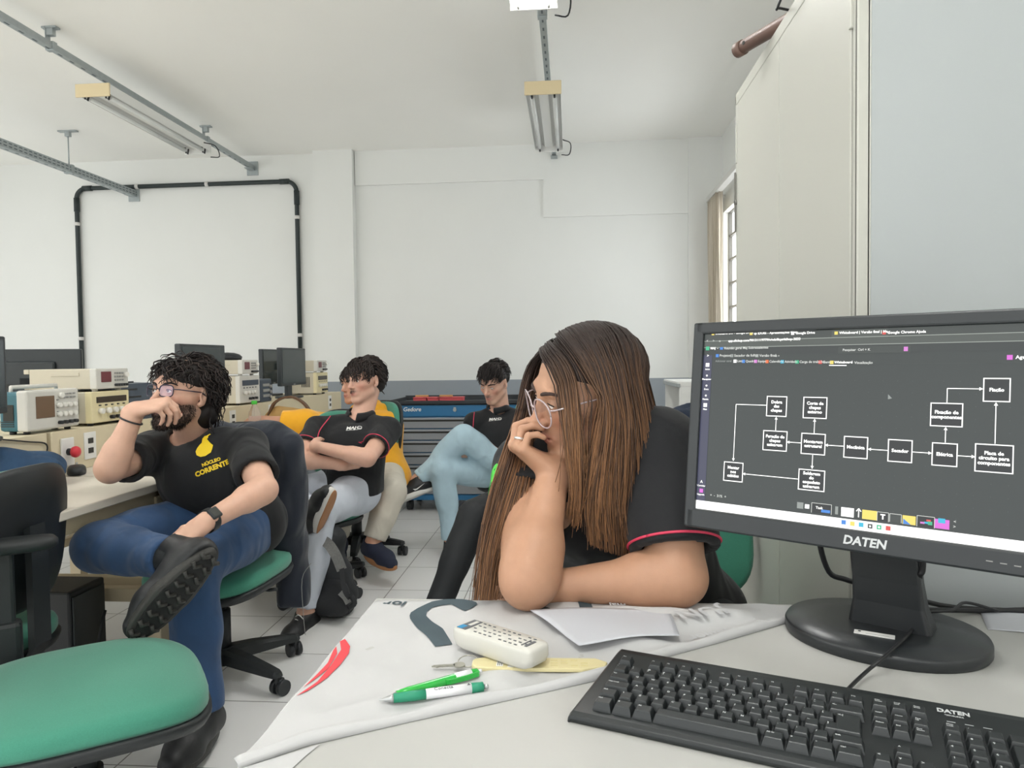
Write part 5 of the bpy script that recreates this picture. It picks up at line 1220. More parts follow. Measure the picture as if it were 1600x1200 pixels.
def shoe(root, name, an, d, up, mu, ms, L=.285, mt=None, hi=False, tread=False, laces=None, wd=1.0):
    """an = ankle centre; d = toe direction; up = away from the sole"""
    d = nz(d); up = nz(up-d*(np.asarray(up)@d)); l = np.cross(up, d); b = an-up*.085; W = lambda x, y, z: b+d*x+l*y+up*z
    lo = b-.36; hi_ = b+.36
    F = Field(lo, hi_, .0055); f = (up, 1.0)
    F.cap(W(-.045, 0, .045), W(.02, 0, .055), .042*wd, .046*wd, 0); F.cap(W(.02, 0, .06), W(.12, .004, .04), .046*wd, .048*wd, .02); F.cap(W(.12, .004, .038), W(.178, .002, .032), .047*wd, .034*wd, .02); F.cap(W(-.025, 0, .06), W(-.004, 0, .10 if not hi else .15), .045*wd, .05 if hi else .048, .02)
    F.cap(W(-.003, 0, .10 if not hi else .15), W(.0, 0, .24), .038, .04, 0, None, True); F.cut(W(0, 0, .107 if not hi else .155), up+d*.12); F.cut(W(0, 0, .018), -up)
    V, Q = F.net(); V = relax(V, Q, 2, .4); o = mesh_np(name, V, Q, mu, root, None, root['o'])
    n = 44; out = []
    for i in range(n):
        t_ = 2*PI*i/n; x = math.cos(t_); y = math.sin(t_); hwid = (.041+.010*(.5+.5*x))*wd; out.append((.065+x*.148*L/.285, y*hwid+.004*(x > 0)))
    mb = MB(); rg = []
    for s_, z in ((.93, 0), (1, .004), (1.0, .022), (.975, .03), (.5, .031)): rg.append([W(.065+(x-.065)*s_, y*s_, z+.012*max(0, (x-.13)/.1)**2*.8)-np.array(root['o']) for x, y in out])
    mb.loft(rg, 0, True)
    if tread:
        for i in range(9):
            x = -.06+.031*i
            for q in (-1, 1): hw_ = .02; mb.tube([W(x, q*.032, -.001)-np.array(root['o']), W(x+.009, q*.019, -.005)-np.array(root['o']), W(x-.003, q*.005, -.003)-np.array(root['o'])],   .0062, 0, 6)
        mb.loft([[W(x*.9+.0065, y*.75, z)-np.array(root['o']) for x, y in out] for z in (-.002, .002)], 1, False)
    mb.build('sole', [ms, mt or ms], o)
    if mt and not tread:
        MB().loft([[W(.065+(x-.065)*s_, y*s_, z+.012*max(0, (x-.13)/.1)**2*.8)-np.array(root['o']) for x, y in out] for s_, z in ((.9, -.003), (.96, -.001), (.96, .004))], 0, True).build('outsole', mt, o)
    if laces is not None:
        mb = MB()
        for i in range(4):
            x = .055+.021*i; z = .107-.0135*i; q = .018
            mb.tube([W(x-.006, -q-.006, z-.012)-np.array(root['o']), W(x, -q*.4, z+.001)-np.array(root['o']), W(x+.006, q*.4, z)-np.array(root['o']), W(x+.008, q+.006, z-.014)-np.array(root['o'])], .0026, 0, 6)
        mb.build('laces', laces, o)
    return o
def hairvol(root, H, specs, cut=None, noise=(.004, 70), seed=1, col=(40, 32, 30), name='hair', h=.004, top=1.0):
    s = H['s']; c = H['c']; F = Field(c-.17, c+.17, h); w = lambda a, b, cc: hw(H, a, b, cc)
    for p, r in specs: F.ell(w(*p), [x*s for x in r], H['R'], .02)
    F.wrinkle(noise[0], noise[1], seed)
    for p, r in (cut or []): F.ell(w(*p), [x*s for x in r], H['R'], .008, True)
    V, Q = F.net(); V = relax(V, Q, 1, .3); return V, Q
def locks(H, n, roots, flow, step, k, curl, rad, seed, cols, push=((0, -.014, .034), (.0745, .096, .084)), lev=(1.04, 1.25), squeeze=None):
    """short locks over the skull; roots(rng)->(a,b,c) unit direction; flow(p,nrm)->tangent"""
    r = np.random.default_rng(seed); pc, pr = np.array(push[0]), np.array(push[1]); out = []; rd = []; cl = []
    for i in range(n):
        d = roots(r)
        if d is None: continue
        p = pc+pr*d*1.03; lv = r.uniform(*lev); ph = r.random()*6.28; w_ = r.uniform(.6, 1.4); ax = r.normal(size=3); P = [p]
        for j in range(k):
            nrm = nz((p-pc)/pr**2); t = nz(flow(p, nrm, r)); b_ = np.cross(nrm, t); q = t+curl*(b_*math.cos(ph+j*w_)+.5*nrm*math.sin(ph+j*w_*1.1))
            p = p+nz(q)*step; e = (p-pc)/pr; m = np.linalg.norm(e); tgt = 1.03+(lv-1.03)*min(1, (j+1)/3)
            if m < tgt: p = pc+pr*e/m*tgt
            P.append(p)
        out.append(np.array([hw(H, *q) for q in P])); rd.append(rad*r.uniform(.6, 1.15)); c0 = np.array(lin(cols[r.integers(len(cols))])); cl.append(c0)
    return out, rd, cl
def hair_obj(root, H, V, Q, L, col, name='hair'):
    o_, r_, c_ = L; V2, Q2, C2 = strands([np.array(bez(list(p), 2*len(p))) for p in o_], r_, c_, 5)
    C1 = np.tile(np.array(lin(col)), (len(V), 1)); o = mesh_np(name, np.concatenate([V, V2]), np.concatenate([Q, Q2+len(V)]), M_hair, root, np.concatenate([C1, C2]), root['o']); return o
def person(label, o):
    t = thing('person', label, 'person', o); t['o'] = [float(x) for x in o]; return t
def spread_text(root, parent, F_pts, s, size, m, origin, x, y, z, name, extra=None, align='CENTER', bold=.03):
    mb = MB(); M = frame(np.asarray(origin)-np.array(root['o']), x, y, z)
    if s: mb.text(s, M, size, 0, align, .0006, bold)
    if extra: extra(mb, M)
    return mb.build(name, m, parent)
def snap(obj, origin, d):      # distance along d from origin to the surface of a mesh in world space
    from mathutils.bvhtree import BVHTree
    return None
def bvh_of(o, root):
    from mathutils.bvhtree import BVHTree
    me = o.data; return BVHTree.FromPolygons([v.co+Vector(root['o']) for v in me.vertices], [list(p.vertices) for p in me.polygons])
def decal(root, cloth, px, py, build, name, m, size_px_angle=0, lift=.0016, name_parent=None):
    """print laid on the garment: the drawing is made flat, then each point is dropped onto the cloth along the surface normal"""
    tr = bvh_of(cloth, root); d = ray(px, py); d = d/np.linalg.norm(d); hit, n, i, dist = tr.ray_cast(Vector(CAMP), Vector(d))
    if hit is None: return None
    n = nz(n)
    ns = []
    for k in range(12):
        a = k*PI/6; dd = ray(px+9*math.cos(a), py+9*math.sin(a)); h2 = tr.ray_cast(Vector(CAMP), Vector(dd/np.linalg.norm(dd)))
        if h2[0] is not None: ns.append(np.array(h2[1]))
    if ns: n = nz(np.mean(ns, 0))
    if n@d > 0: n = -n
    up = nz(V3(0, 0, 1)-n*n[2]); x = np.cross(up, n); ca, sa = math.cos(size_px_angle), math.sin(size_px_angle); X = x*ca+up*sa; Yv = up*ca-x*sa
    mb = MB(); M = Matrix.Identity(4); build(mb, M)
    b = bmesh.new(); vs = [b.verts.new(v) for v in mb.v]
    for f in mb.f:
        try: b.faces.new([vs[j] for j in f])
        except ValueError: pass
    bmesh.ops.triangulate(b, faces=b.faces[:])
    for _ in range(2): bmesh.ops.subdivide_edges(b, edges=[e for e in b.edges if e.calc_length() > .012], cuts=1); bmesh.ops.triangulate(b, faces=b.faces[:])
    for v in b.verts:
        p = np.array(hit)+X*v.co.x+Yv*v.co.y; s_ = p+n*.08; h2 = tr.ray_cast(Vector(s_), Vector(-n), .2)
        q = (np.array(h2[0])+n*(lift+v.co.z)) if h2[0] is not None else p+n*lift
        v.co = Vector(q-np.array(root['o']))
    o = MB().bm(b, 0, False).build(name, m, name_parent or cloth); return o
# ------------------------------------------------------------------ the bearded man in the black T-shirt
def front_man():
    neck = atY(303, 688, 2.42); shR = atY(238, 706, 2.36); shL = atY(384, 700, 2.36)
    elR = atZ(172, 733, .795); elR = reach(172, 733, shR, .29, True); wrR = atY(212, 641, 2.10)
    elL = reach(412, 765, shL, .285, True); wrL = reach(318, 818, elL, .25, True)
    pel = atY(362, 815, 2.50); lat = nz(V3(1, .06, 0)); hipL = pel+lat*.085+V3(0, -.02, 0); hipR = pel-lat*.085+V3(0, -.02, 0)
    knL = V3(-1.16, 2.06, .545); anL = V3(-1.125, 2.03, .11)
    knR = reach(160, 852, hipR, .43, True); anR = reach(268, 872, knR, .37, True)
    J = dict(neck=neck, shL=shL, shR=shR, elL=elL, elR=elR, wrL=wrL, wrR=wrR, pel=pel, hipL=hipL, hipR=hipR, knL=knL, knR=knR, anL=anL, anR=anR, fwd=nz(V3(-.25, -1, 0)), ftL=nz(V3(.03, -1, 0)), ftR=nz(V3(.3, -.6, -.7)))
    root = person('bearded man in glasses and black T-shirt, resting his chin on his fist', (pel[0], pel[1], 0)); root['o'] = [pel[0], pel[1], 0]
    H = headframe(PI+1.22, .17, .02, c=atY(287, 617, 2.30), s=1.03)
    print('P1', [(k, np.round(J[k], 2).tolist()) for k in ALLJ], [round(float(np.linalg.norm(a-b)), 2) for a, b in ((shL, elL), (elL, wrL), (shR, elR), (elR, wrR), (hipR, knR), (knR, anR), (hipL, knL), (knL, anL), (shL, shR), (neck, pel))])
    jaw = lambda a, b, c: (1/(1+np.exp(-(-.036+.15*np.maximum(0, .045-b)-c)/.004)))*(b > .0)*(1-np.exp(-((a/.02)**2+((c+.064)/.0085)**2))*.9)*np.clip((b+.01)/.03, 0, 1)*(c > -.125)
    must = lambda a, b, c: np.exp(-(a/.024)**2)*np.exp(-((c+.052)/.0065)**2)*(b > .07)
    wh = hw(H, -.0, .098, -.052); dR = nz(V3(.97, .10, .20)); nR = nz(V3(-.15, -.45, .9))
    body(root, J, H, (212, 169, 146), {'R': (dR, nR, dict(curls=[(1.05, .55, .3), (1.2, .65, .3), (1.3, .7, .3), (1.35, .7, .35)], thumb=(.7, .35, -.6, .9, .05, -.5))), 'L': (nz(V3(-.55, -.45, -.55)), nz(V3(-.2, -.75, .6)), dict(curl=(.35, .45, .3)))}, arm=1.02, beard=((34, 26, 25), .93, lambda a, b, c: np.maximum(jaw(a, b, c), must(a, b, c)), 2600), h=.0065, hf=.0032, lid=.004)
    eyes(root, H, (-.1, 1, .12))
    Hm = hem_ = (J['pel']-V3(0, 0, .10), V3(0, 0, -1))
    tee = garment(root, 't_shirt', M_tee, J, .016, 't', .0075, .68, 1.02, H=H, hem=hem_, wr=(.0042, 30), seed=4, fat=1.06)
    jeans = garment(root, 'jeans', M_jean, J, .012, 'l', .008, wr=(.004, 32), seed=5, legend_=.97, leg=1.14)
    shoe(root, 'boot', anL, J['ftL'], V3(0, 0, 1), M_shoe, M_sole, hi=True, laces=M_cable, wd=1.12)
    dfoot = nz(atY(268, 935, 1.95)-atY(335, 862, 2.05)); upf = nz(V3(-.75, .45, .30))
    shoe(root, 'boot', anR+V3(.05, -.03, -.0), nz(V3(-.58, -.35, -.70)), nz(V3(-.45, .72, .5)), M_shoe, M_sole, tread=True, hi=True, wd=1.12, mt=mat('tread_dark', (30, 30, 30), .8), laces=M_cable)
    sp = anR+V3(.05, -.03, 0); MB().tube([p-np.array(root['o']) for p in bez([sp-nz(J['ftR'])*.01, (sp+anR)/2, anR*.7+knR*.3], 10)], .046, 0, 20).build('sock', M_legg, root)
    # curly hair
    V, Q = hairvol(root, H, [((0, -.018, .044), (.08, .101, .084)), ((0, -.055, -.01), (.08, .07, .085)), ((0, -.075, -.055), (.062, .045, .05))], [((0, .10, -.045), (.075, .075, .092)), ((.0, .045, -.12), (.09, .09, .075)), ((.085, .02, -.03), (.03, .035, .045)), ((-.085, .02, -.03), (.03, .035, .045))], (.006, 95), 2)
    def roots(r):
        d = nz(r.normal(size=3)); 
        if d[2] < -.75 or (d[1] > .5 and d[2] < .36) or (d[1] > .12 and d[2] < .12) or (d[1] > -.1 and d[2] < -.1): return None
        return d
    def flow(p, n, r): return nz(V3(p[0]*2, -.25 if p[1] < .03 else .35, -.55)-n*((V3(p[0]*2, -.25 if p[1] < .03 else .35, -.55))@n))
    L = locks(H, 1150, roots, flow, .0085, 9, 1.15, .0036, 5, [(34, 28, 27), (44, 36, 34), (26, 22, 22), (58, 48, 44)], push=((0, -.02, .036), (.082, .104, .09)), lev=(1.05, 1.3))
    L2 = locks(H, 330, lambda r: (lambda d: d if d[1] < -.3 and -.75 < d[2] < .1 else None)(nz(r.normal(size=3))), lambda p, n, r: V3(p[0]*1.2, -.2, -1), .010, 8, .9, .0038, 6, [(34, 28, 27), (44, 36, 34), (26, 22, 22)], push=((0, -.035, .0), (.078, .09, .11)), lev=(1.02, 1.16))
    hair_obj(root, H, V, Q, [L[i]+L2[i] for i in range(3)], (30, 25, 24))
    # beard tufts
    def broot(r):
        return None
    # glasses
    g = MB(); 
    for q in (1, -1):
        pts = [(q*.033+x, .098+.004*0-abs(q*.033+x)**2*2.2, .002+y) for x, y in sup(40, .0265, .0185, 3.4)]
        g.tube([hw(H, *p)-np.array(root['o']) for p in pts+pts[:1]], .0019, 0, 8)
        g.tube([hw(H, q*.058, .092, .008)-np.array(root['o']), hw(H, q*.072, .082, .009)-np.array(root['o']), hw(H, q*.08, .0, .010)-np.array(root['o']), hw(H, q*.08, -.02, .0)-np.array(root['o'])], .0019, 0, 8)
    g.tube([hw(H, -.007, .099, .006)-np.array(root['o']), hw(H, 0, .101, .009)-np.array(root['o']), hw(H, .007, .099, .006)-np.array(root['o'])], .0019, 0, 8)
    go = g.build('glasses', M_frame, root)
    for q in (1, -1):
        b = MB(); pts = [(q*.033+x, .0982-abs(q*.033+x)**2*2.2, .002+y) for x, y in sup(40, .0255, .0175, 3.4)]; b.add([hw(H, *p)-np.array(root['o']) for p in pts], [list(range(40))]); b.build('lens', M_lens, go)
    # bracelet and watch
    ax = nz(wrR-elR); e = wrR-ax*.035; x = nz(np.cross(ax, V3(0, 1, .2))); y = np.cross(ax, x)
    MB().tube([e+(x*math.cos(a)+y*math.sin(a))*.0325-np.array(root['o']) for a in np.linspace(0, 2*PI, 36)], .0028, 0, 8).build('bracelet', M_black, root)
    ax = nz(wrL-elL); e = wrL-ax*.02; out = nz(-ray(*[315, 812])); out = nz(out-ax*(out@ax)+V3(0, 0, .35)); y = np.cross(ax, out); mb = MB(); n = 36
    rg = [[e+ax*(q*.011)+(out*math.cos(a)+y*math.sin(a))*(.032+w_)-np.array(root['o']) for a in np.linspace(0, 2*PI, n, endpoint=False)] for q, w_ in ((-1, 0), (-1, .0025), (1, .0025), (1, 0))]
    mb.loft(rg, 0, False, False); mb.box((0, 0, .0), (.034, .036, .010), 0, .006, frame(e+out*.035-np.array(root['o']), ax, y, out)); wt = mb.build('wristwatch', M_black, root)
    MB().box((0, 0, .0051), (.024, .025, .001), 0, .0004, frame(e+out*.035-np.array(root['o']), ax, y, out)).build('watch_face', mat('watch_glass', (60, 62, 58), .15), wt)
    return root, tee, J, H
P1, TEE1, J1, H1 = front_man()
M_yprint = mat('yellow_print', (240, 205, 40), .6)
def hatprint(mb, M):
    pts = [(-.012, .052), (-.004, .062), (.0, .06), (.012, .066), (.016, .062), (.009, .058), (.006, .052), (.008, .049), (.003, .045), (.010, .030), (.016, .020), (.022, .012), (.018, -.002), (.004, -.008), (.016, -.006), (.013, -.014), (-.006, -.022), (-.022, -.020), (-.034, -.010), (-.036, .004), (-.030, .016), (-.022, .026), (-.014, .034)]
    mb.prism(pts, 0, .0003)
decal(P1, TEE1, 323, 703, hatprint, 'yellow_print', M_yprint, .28)
def ptxt(s, size, bold=.05): return lambda mb, M: mb.text(s, Matrix.Translation((0, 0, 0)), size, 0, 'CENTER', .0002, bold)
decal(P1, TEE1, 330, 722, ptxt('NÚCLEO', .0155), 'yellow_lettering', M_yprint, .36); decal(P1, TEE1, 331, 732, ptxt('CORRENTE', .0225), 'yellow_lettering', M_yprint, .36)
# ------------------------------------------------------------------ common pieces for the seated people behind
def polo_bits(root, polo, J, H, sl, arm, off, sides='LR'):
    for s_ in sides: cuffring(root, J, s_, sl, arm, off, M_bandp, cloth=polo)
    nd = nz(H['c']-H['u']*.05-J['neck']); fw = J['fwd']; lat = nz(np.cross(nd, fw))*1.0; P = []     # turned-down collar: a ring opening at the front
    n = 40
    for k in range(n):
        a = .32+(2*PI-.64)*k/(n-1); dr = fw*math.cos(a)+lat*math.sin(a); dip = .022*max(0, math.cos(a)); c = J['neck']+nd*(.035-dip)+fw*.010
        P.append([c+dr*.060-np.array(root['o']), c+nd*.012+dr*.0625-np.array(root['o']), c+nd*.004+dr*.070-np.array(root['o']), c-nd*(.020+.012*max(0, math.cos(a))**3)+dr*.079-np.array(root['o'])])
    o = MB().grid(np.array(P)).build('collar', M_polo, polo); md = o.modifiers.new('s', 'SOLIDIFY'); md.thickness = .004
def line_decal(root, cloth, px, r, name, m):
    tr = bvh_of(cloth, root); P = []
    for q in bez([V3(*p, 0) for p in px], 30):
        d = ray(q[0], q[1]); d = d/np.linalg.norm(d); h = tr.ray_cast(Vector(CAMP), Vector(d))
        if h[0] is not None: P.append(np.array(h[0])-d*.0015-np.array(root['o']))
    if len(P) > 2: MB().tube(P, r, 0, 6).build(name, m, cloth)
def maj(mb, M): mb.text('MAJ', M @ Matrix.Translation((-.008, 0, 0)), .028, 0, 'CENTER', .0002, .04, .15); mb.box((-.002, -.0135, .0002), (.06, .002, .0003)); mb.loft([[(.034+r*math.cos(a), .001+r*math.sin(a), .0002) for a in np.linspace(.6, 5.7, 20)] for r in (.009, .0135)], 0, False, False); mb.loft([[(.034+r*math.cos(a), .001+r*math.sin(a), .0002) for a in np.linspace(2.4, 5.7, 14)] for r in (.004, .0065)], 0, False, False)
def hair_wavy(root, H, seed, cols, base, n=900, fringe=True, curl=.8, vol=1.0, ln=9, step=.0105, rad=.0038, back=-.45):
    V, Q = hairvol(root, H, [((0, -.016, .044), (.079*vol, .1*vol, .081*vol)), ((0, -.06, .0), (.076, .062, .075))], [((0, .10, -.05), (.08, .08, .085)), ((.0, .03, -.12), (.095, .1, .08)), ((.09, .03, -.03), (.035, .045, .04)), ((-.09, .03, -.03), (.035, .045, .04))], (.004, 80), seed)
    def roots(r):
        d = nz(r.normal(size=3))
        if d[2] < -.5 or (d[1] > .3 and d[2] < .42) or (d[1] > -.05 and d[2] < .0): return None
        return d
    def flow(p, n_, r):
        g = V3(p[0]*3, .45 if p[1] > .0 else back, -.55 if p[2] < .1 else -.2); return nz(g-n_*(g@n_)*.9)
    L = locks(H, n, roots, flow, step, ln, curl, rad, seed, cols, push=((0, -.018, .036), (.08*vol, .1*vol, .088*vol)), lev=(1.05, 1.2))
    return hair_obj(root, H, V, Q, L, base)
DK = [(44, 36, 33), (56, 46, 42), (34, 28, 27)]
# ------------------------------------------------------------------ the man with crossed arms
def crossed_man():
    neck = atY(564, 654, 3.61); shR = atY(497, 672, 3.52); shL = atY(606, 672, 3.55)
    elR = reach(466, 718, shR, .26, True); wrR = atY(536, 726, 3.36); elL = reach(574, 716, shL, .26, True); wrL = atY(492, 697, 3.30)
    pel = atY(549, 764, 3.60); hd = nz(V3(.86, -.5, 0)); hipL = pel+hd*.085+V3(-.02, -.03, 0); hipR = pel-hd*.085+V3(-.02, -.03, 0)
    knL = atY(499, 798, 3.16); anL = atY(478, 962, 3.06); knR = atY(452, 775, 3.42); anR = atY(480, 800, 3.06)
    J = dict(neck=neck, shL=shL, shR=shR, elL=elL, elR=elR, wrL=wrL, wrR=wrR, pel=pel, hipL=hipL, hipR=hipR, knL=knL, knR=knR, anL=anL, anR=anR, fwd=nz(V3(-.3, -1, .1)), ftL=nz(V3(-.15, -1, 0)), ftR=nz(V3(.45, -.5, .75)))
    print('P2', [round(float(np.linalg.norm(a-b)), 2) for a, b in ((shL, elL), (elL, wrL), (shR, elR), (elR, wrR), (hipR, knR), (knR, anR), (hipL, knL), (knL, anL), (shL, shR), (neck, pel))])
    root = person('man in black polo shirt with crossed arms and wavy dark hair', (pel[0], pel[1], 0)); root['o'] = [pel[0], pel[1], 0]
    H = headframe(PI+1.05, -.02, -.06, c=atY(570, 595, 3.63), s=.97)
    body(root, J, H, (214, 170, 148), {'R': (nz(V3(.62, .78, .1)), nz(V3(.6, -.6, .2)), dict(curl=(.3, .3, .2))), 'L': (nz(V3(-.35, .93, -.12)), nz(V3(-.9, -.35, .1)), dict(curl=(.3, .3, .2), thumb=(.9, .25, -.3, .95, .0, -.2)))}, beard=((44, 32, 28), .95, lambda a, b, c: np.exp(-(a/.024)**2)*np.exp(-((c+.0525)/.007)**2)*(b > .07), 260), hf=.0045, arm=.98)
    eyes(root, H, (0, 1, -.15))
    polo = garment(root, 'polo_shirt', M_polo, J, .014, 't', .009, .62, H=H, hem=(pel-V3(0, 0, .015), V3(0, 0, -1)), wr=(.0038, 30), seed=8)
    polo_bits(root, polo, J, H, .62, 1, .014)
    pants = garment(root, 'trousers', M_sweat, J, .012, 'l', .009, wr=(.004, 28), seed=9, legend_=.93, leg=1.08)
    shoe(root, 'sneaker', anL, J['ftL'], V3(0, 0, 1), M_shoe, M_solew, laces=M_white)
    shoe(root, 'sneaker', anR, J['ftR'], nz(V3(-.85, .1, .45)), M_shoe, M_solew, mt=M_solet, laces=M_white)
    hair_wavy(root, H, 21, DK, (38, 31, 29), n=1100, curl=.6)
    decal(root, polo, 551, 669, maj, 'lettering', M_white, .03)
    line_decal(root, polo, [(527, 634), (515, 652), (500, 672), (495, 690)], .0028, 'piping', M_bandp)
    decal(root, polo, 484, 652, lambda mb, M: mb.text('JR', M, .035, 0, 'CENTER', .0002, .04), 'green_lettering', M_neon, .9)
crossed_man()
# ------------------------------------------------------------------ the person in the yellow hoodie, half hidden
def hoodie_person():
    neck = atY(570, 652, 4.28); shR = atY(535, 668, 4.22); shL = atY(606, 668, 4.25)
    elR = reach(478, 662, shR, .28, True); wrR = reach(408, 657, elR, .25, False); elL = reach(606, 735, shL, .28, False); wrL = reach(585, 770, elL, .22, True)
    pel = atY(596, 745, 4.22); hd = nz(V3(.8, -.6, 0)); hipL = pel+hd*.085+V3(-.02, -.03, 0); hipR = pel-hd*.085+V3(-.02, -.03, 0)
    knL = atY(612, 768, 3.76); anL = atY(582, 850, 3.68); knR = atY(540, 770, 4.0); anR = atY(530, 845, 4.02)
    J = dict(neck=neck, shL=shL, shR=shR, elL=elL, elR=elR, wrL=wrL, wrR=wrR, pel=pel, hipL=hipL, hipR=hipR, knL=knL, knR=knR, anL=anL, anR=anR, fwd=nz(V3(-.55, -.85, 0)), ftL=nz(V3(.75, -.7, -.12)), ftR=nz(V3(.2, -1, -.1)))
    print('P3', [round(float(np.linalg.norm(a-b)), 2) for a, b in ((shL, elL), (elL, wrL), (shR, elR), (elR, wrR), (hipR, knR), (knR, anR), (hipL, knL), (knL, anL), (shL, shR), (neck, pel))])
    root = person('person in a yellow hoodie and beige trousers, half hidden behind the crossed arms', (pel[0], pel[1], 0)); root['o'] = [pel[0], pel[1], 0]
    H = headframe(PI+.95, -.05, .0, c=atY(558, 600, 4.25), s=.98)
    body(root, J, H, (206, 156, 130), {'R': (nz(V3(-.95, .1, -.05)), nz(V3(-.1, -.5, .8)), dict(curl=(.9, .8, .5))), 'L': (nz(V3(-.4, -.8, -.3)), nz(V3(0, -.3, 1)), dict(curl=(.3, .3, .2)))}, hf=.0055, h=.008)
    eyes(root, H)
    garment(root, 'hoodie', M_hood, J, .03, 't', .010, .55, H=H, hem=(pel-V3(0, 0, .08), V3(0, 0, -1)), wr=(.006, 24), seed=12, long=True, neckcut=False, post=lambda F: (F.cap(neck+V3(-.06, .06, .03), neck+V3(.09, .05, .03), .055, None, .03), F.cap(neck+V3(.0, .09, .0), neck+V3(.03, .1, .05), .06, None, .03), F.cap(neck+V3(-.01, -.01, .03), H['c']-V3(0, 0, .05), .066, .07, .004, None, True)))
    garment(root, 'trousers', M_chino, J, .014, 'l', .009, wr=(.0045, 26), seed=13, legend_=.9, leg=1.1)
    shoe(root, 'canvas_shoe', anL+V3(0, 0, .0), J['ftL'], nz(V3(0, -.12, 1)), M_navysh, M_solet, mt=M_solet); shoe(root, 'canvas_shoe', anR, J['ftR'], V3(0, 0, 1), M_navysh, M_solet, mt=M_solet)
    hair_wavy(root, H, 31, DK, (38, 31, 29), n=700, curl=.8)
    return J
J3 = hoodie_person()
# ------------------------------------------------------------------ the man in light jeans, reading in his lap
def jeans_man():
    Y0 = 4.42
    neck = atY(781, 642, Y0); shR = atY(742, 660, Y0-.08); shL = atY(822, 658, Y0-.02)
    elR = reach(752, 722, shR, .27, False); wrR = atY(738, 712, Y0-.06); elL = reach(838, 712, shL, .27, True); wrL = atY(786, 704, Y0-.13)
    pel = atY(803, 745, Y0+.02); hd = nz(V3(.75, -.66, 0)); hipL = pel+hd*.085; hipR = pel-hd*.085
    knL = atY(724, 682, Y0-.20); anL = atY(652, 752, Y0-.24); knR = atY(692, 735, Y0-.25); anR = atY(706, 850, Y0-.27)
    J = dict(neck=neck, shL=shL, shR=shR, elL=elL, elR=elR, wrL=wrL, wrR=wrR, pel=pel, hipL=hipL, hipR=hipR, knL=knL, knR=knR, anL=anL, anR=anR, fwd=nz(V3(-.6, -.8, 0)), ftL=nz(V3(-.93, -.25, -.35)), ftR=nz(V3(.1, -1, 0)))
    print('P4', [round(float(np.linalg.norm(a-b)), 2) for a, b in ((shL, elL), (elL, wrL), (shR, elR), (elR, wrR), (hipR, knR), (knR, anR), (hipL, knL), (knL, anL), (shL, shR), (neck, pel))])
    root = person('man in black polo and light blue jeans, legs crossed, looking down', (pel[0], pel[1], 0)); root['o'] = [pel[0], pel[1], 0]
    H = headframe(PI+1.12, -.38, .05, c=atY(772, 598, Y0-.07), s=1.0)
    body(root, J, H, (212, 168, 146), {'R': (nz(V3(-.7, -.6, -.2)), nz(V3(-.3, -.5, .8)), dict(curl=(.5, .5, .3))), 'L': (nz(V3(-.9, -.3, -.15)), nz(V3(0, -.6, .8)), dict(curl=(.5, .5, .3)))}, beard=((52, 40, 36), .85, lambda a, b, c: np.maximum(np.exp(-(a/.023)**2)*np.exp(-((c+.053)/.006)**2)*(b > .07), .5*np.exp(-(a/.016)**2)*np.exp(-((c+.092)/.01)**2)*(b > .06))), hf=.0048, lid=.0028)
    eyes(root, H, (0, .8, -.6))
    polo = garment(root, 'polo_shirt', M_polo, J, .014, 't', .009, .62, H=H, hem=(pel-V3(0, 0, .06), V3(0, 0, -1)), wr=(.0038, 30), seed=14)
    polo_bits(root, polo, J, H, .62, 1, .014)
    garment(root, 'jeans', M_ljean, J, .012, 'l', .009, wr=(.0045, 28), seed=15, legend_=.93, leg=1.0)
    sh = shoe(root, 'sneaker', anL, J['ftL'], nz(V3(-.3, .2, .9)), M_shoe, M_solew); shoe(root, 'sneaker', anR, J['ftR'], V3(0, 0, 1), M_shoe, M_solew)
    tick = lambda mb, M: mb.prism([(-.035, .006), (-.025, -.008), (-.012, -.008), (.045, .012), (-.012, .0), (-.022, .002)], 0, .0004)
    decal(root, sh, 654, 762, tick, 'white_swoosh', M_white, .35)
    V, Q = hairvol(root, H, [((0, -.016, .045), (.078, .098, .08)), ((0, -.06, .015), (.074, .06, .06))], [((0, .10, -.035), (.08, .075, .085)), ((.0, .02, -.12), (.095, .12, .10)), ((.09, .03, -.02), (.032, .05, .045)), ((-.09, .03, -.02), (.032, .05, .045))], (.003, 90), 41)
    def roots(r):
        d = nz(r.normal(size=3)); return None if (d[2] < .1 or (d[1] > .4 and d[2] < .45)) else d
    L = locks(H, 1000, roots, lambda p, n_, r: nz((lambda g: g-n_*(g@n_)*.8)(V3(p[0]*1.5, .7 if p[1] > -.02 else -.5, -.3))), .0105, 7, .3, .0036, 42, [(36, 31, 30), (48, 41, 39), (28, 24, 24)], push=((0, -.016, .04), (.078, .1, .09)), lev=(1.05, 1.24))
    hair_obj(root, H, V, Q, L, (32, 27, 26))
    decal(root, polo, 772, 655, maj, 'lettering', M_white, .0)
    line_decal(root, polo, [(746, 628), (742, 640), (740, 655), (739, 672)], .0026, 'piping', M_bandp)
    decal(root, polo, 799, 634, lambda mb, M: mb.text('JR', M, .05, 0, 'CENTER', .0002, .04), 'green_lettering', M_neon, 1.1)
jeans_man()
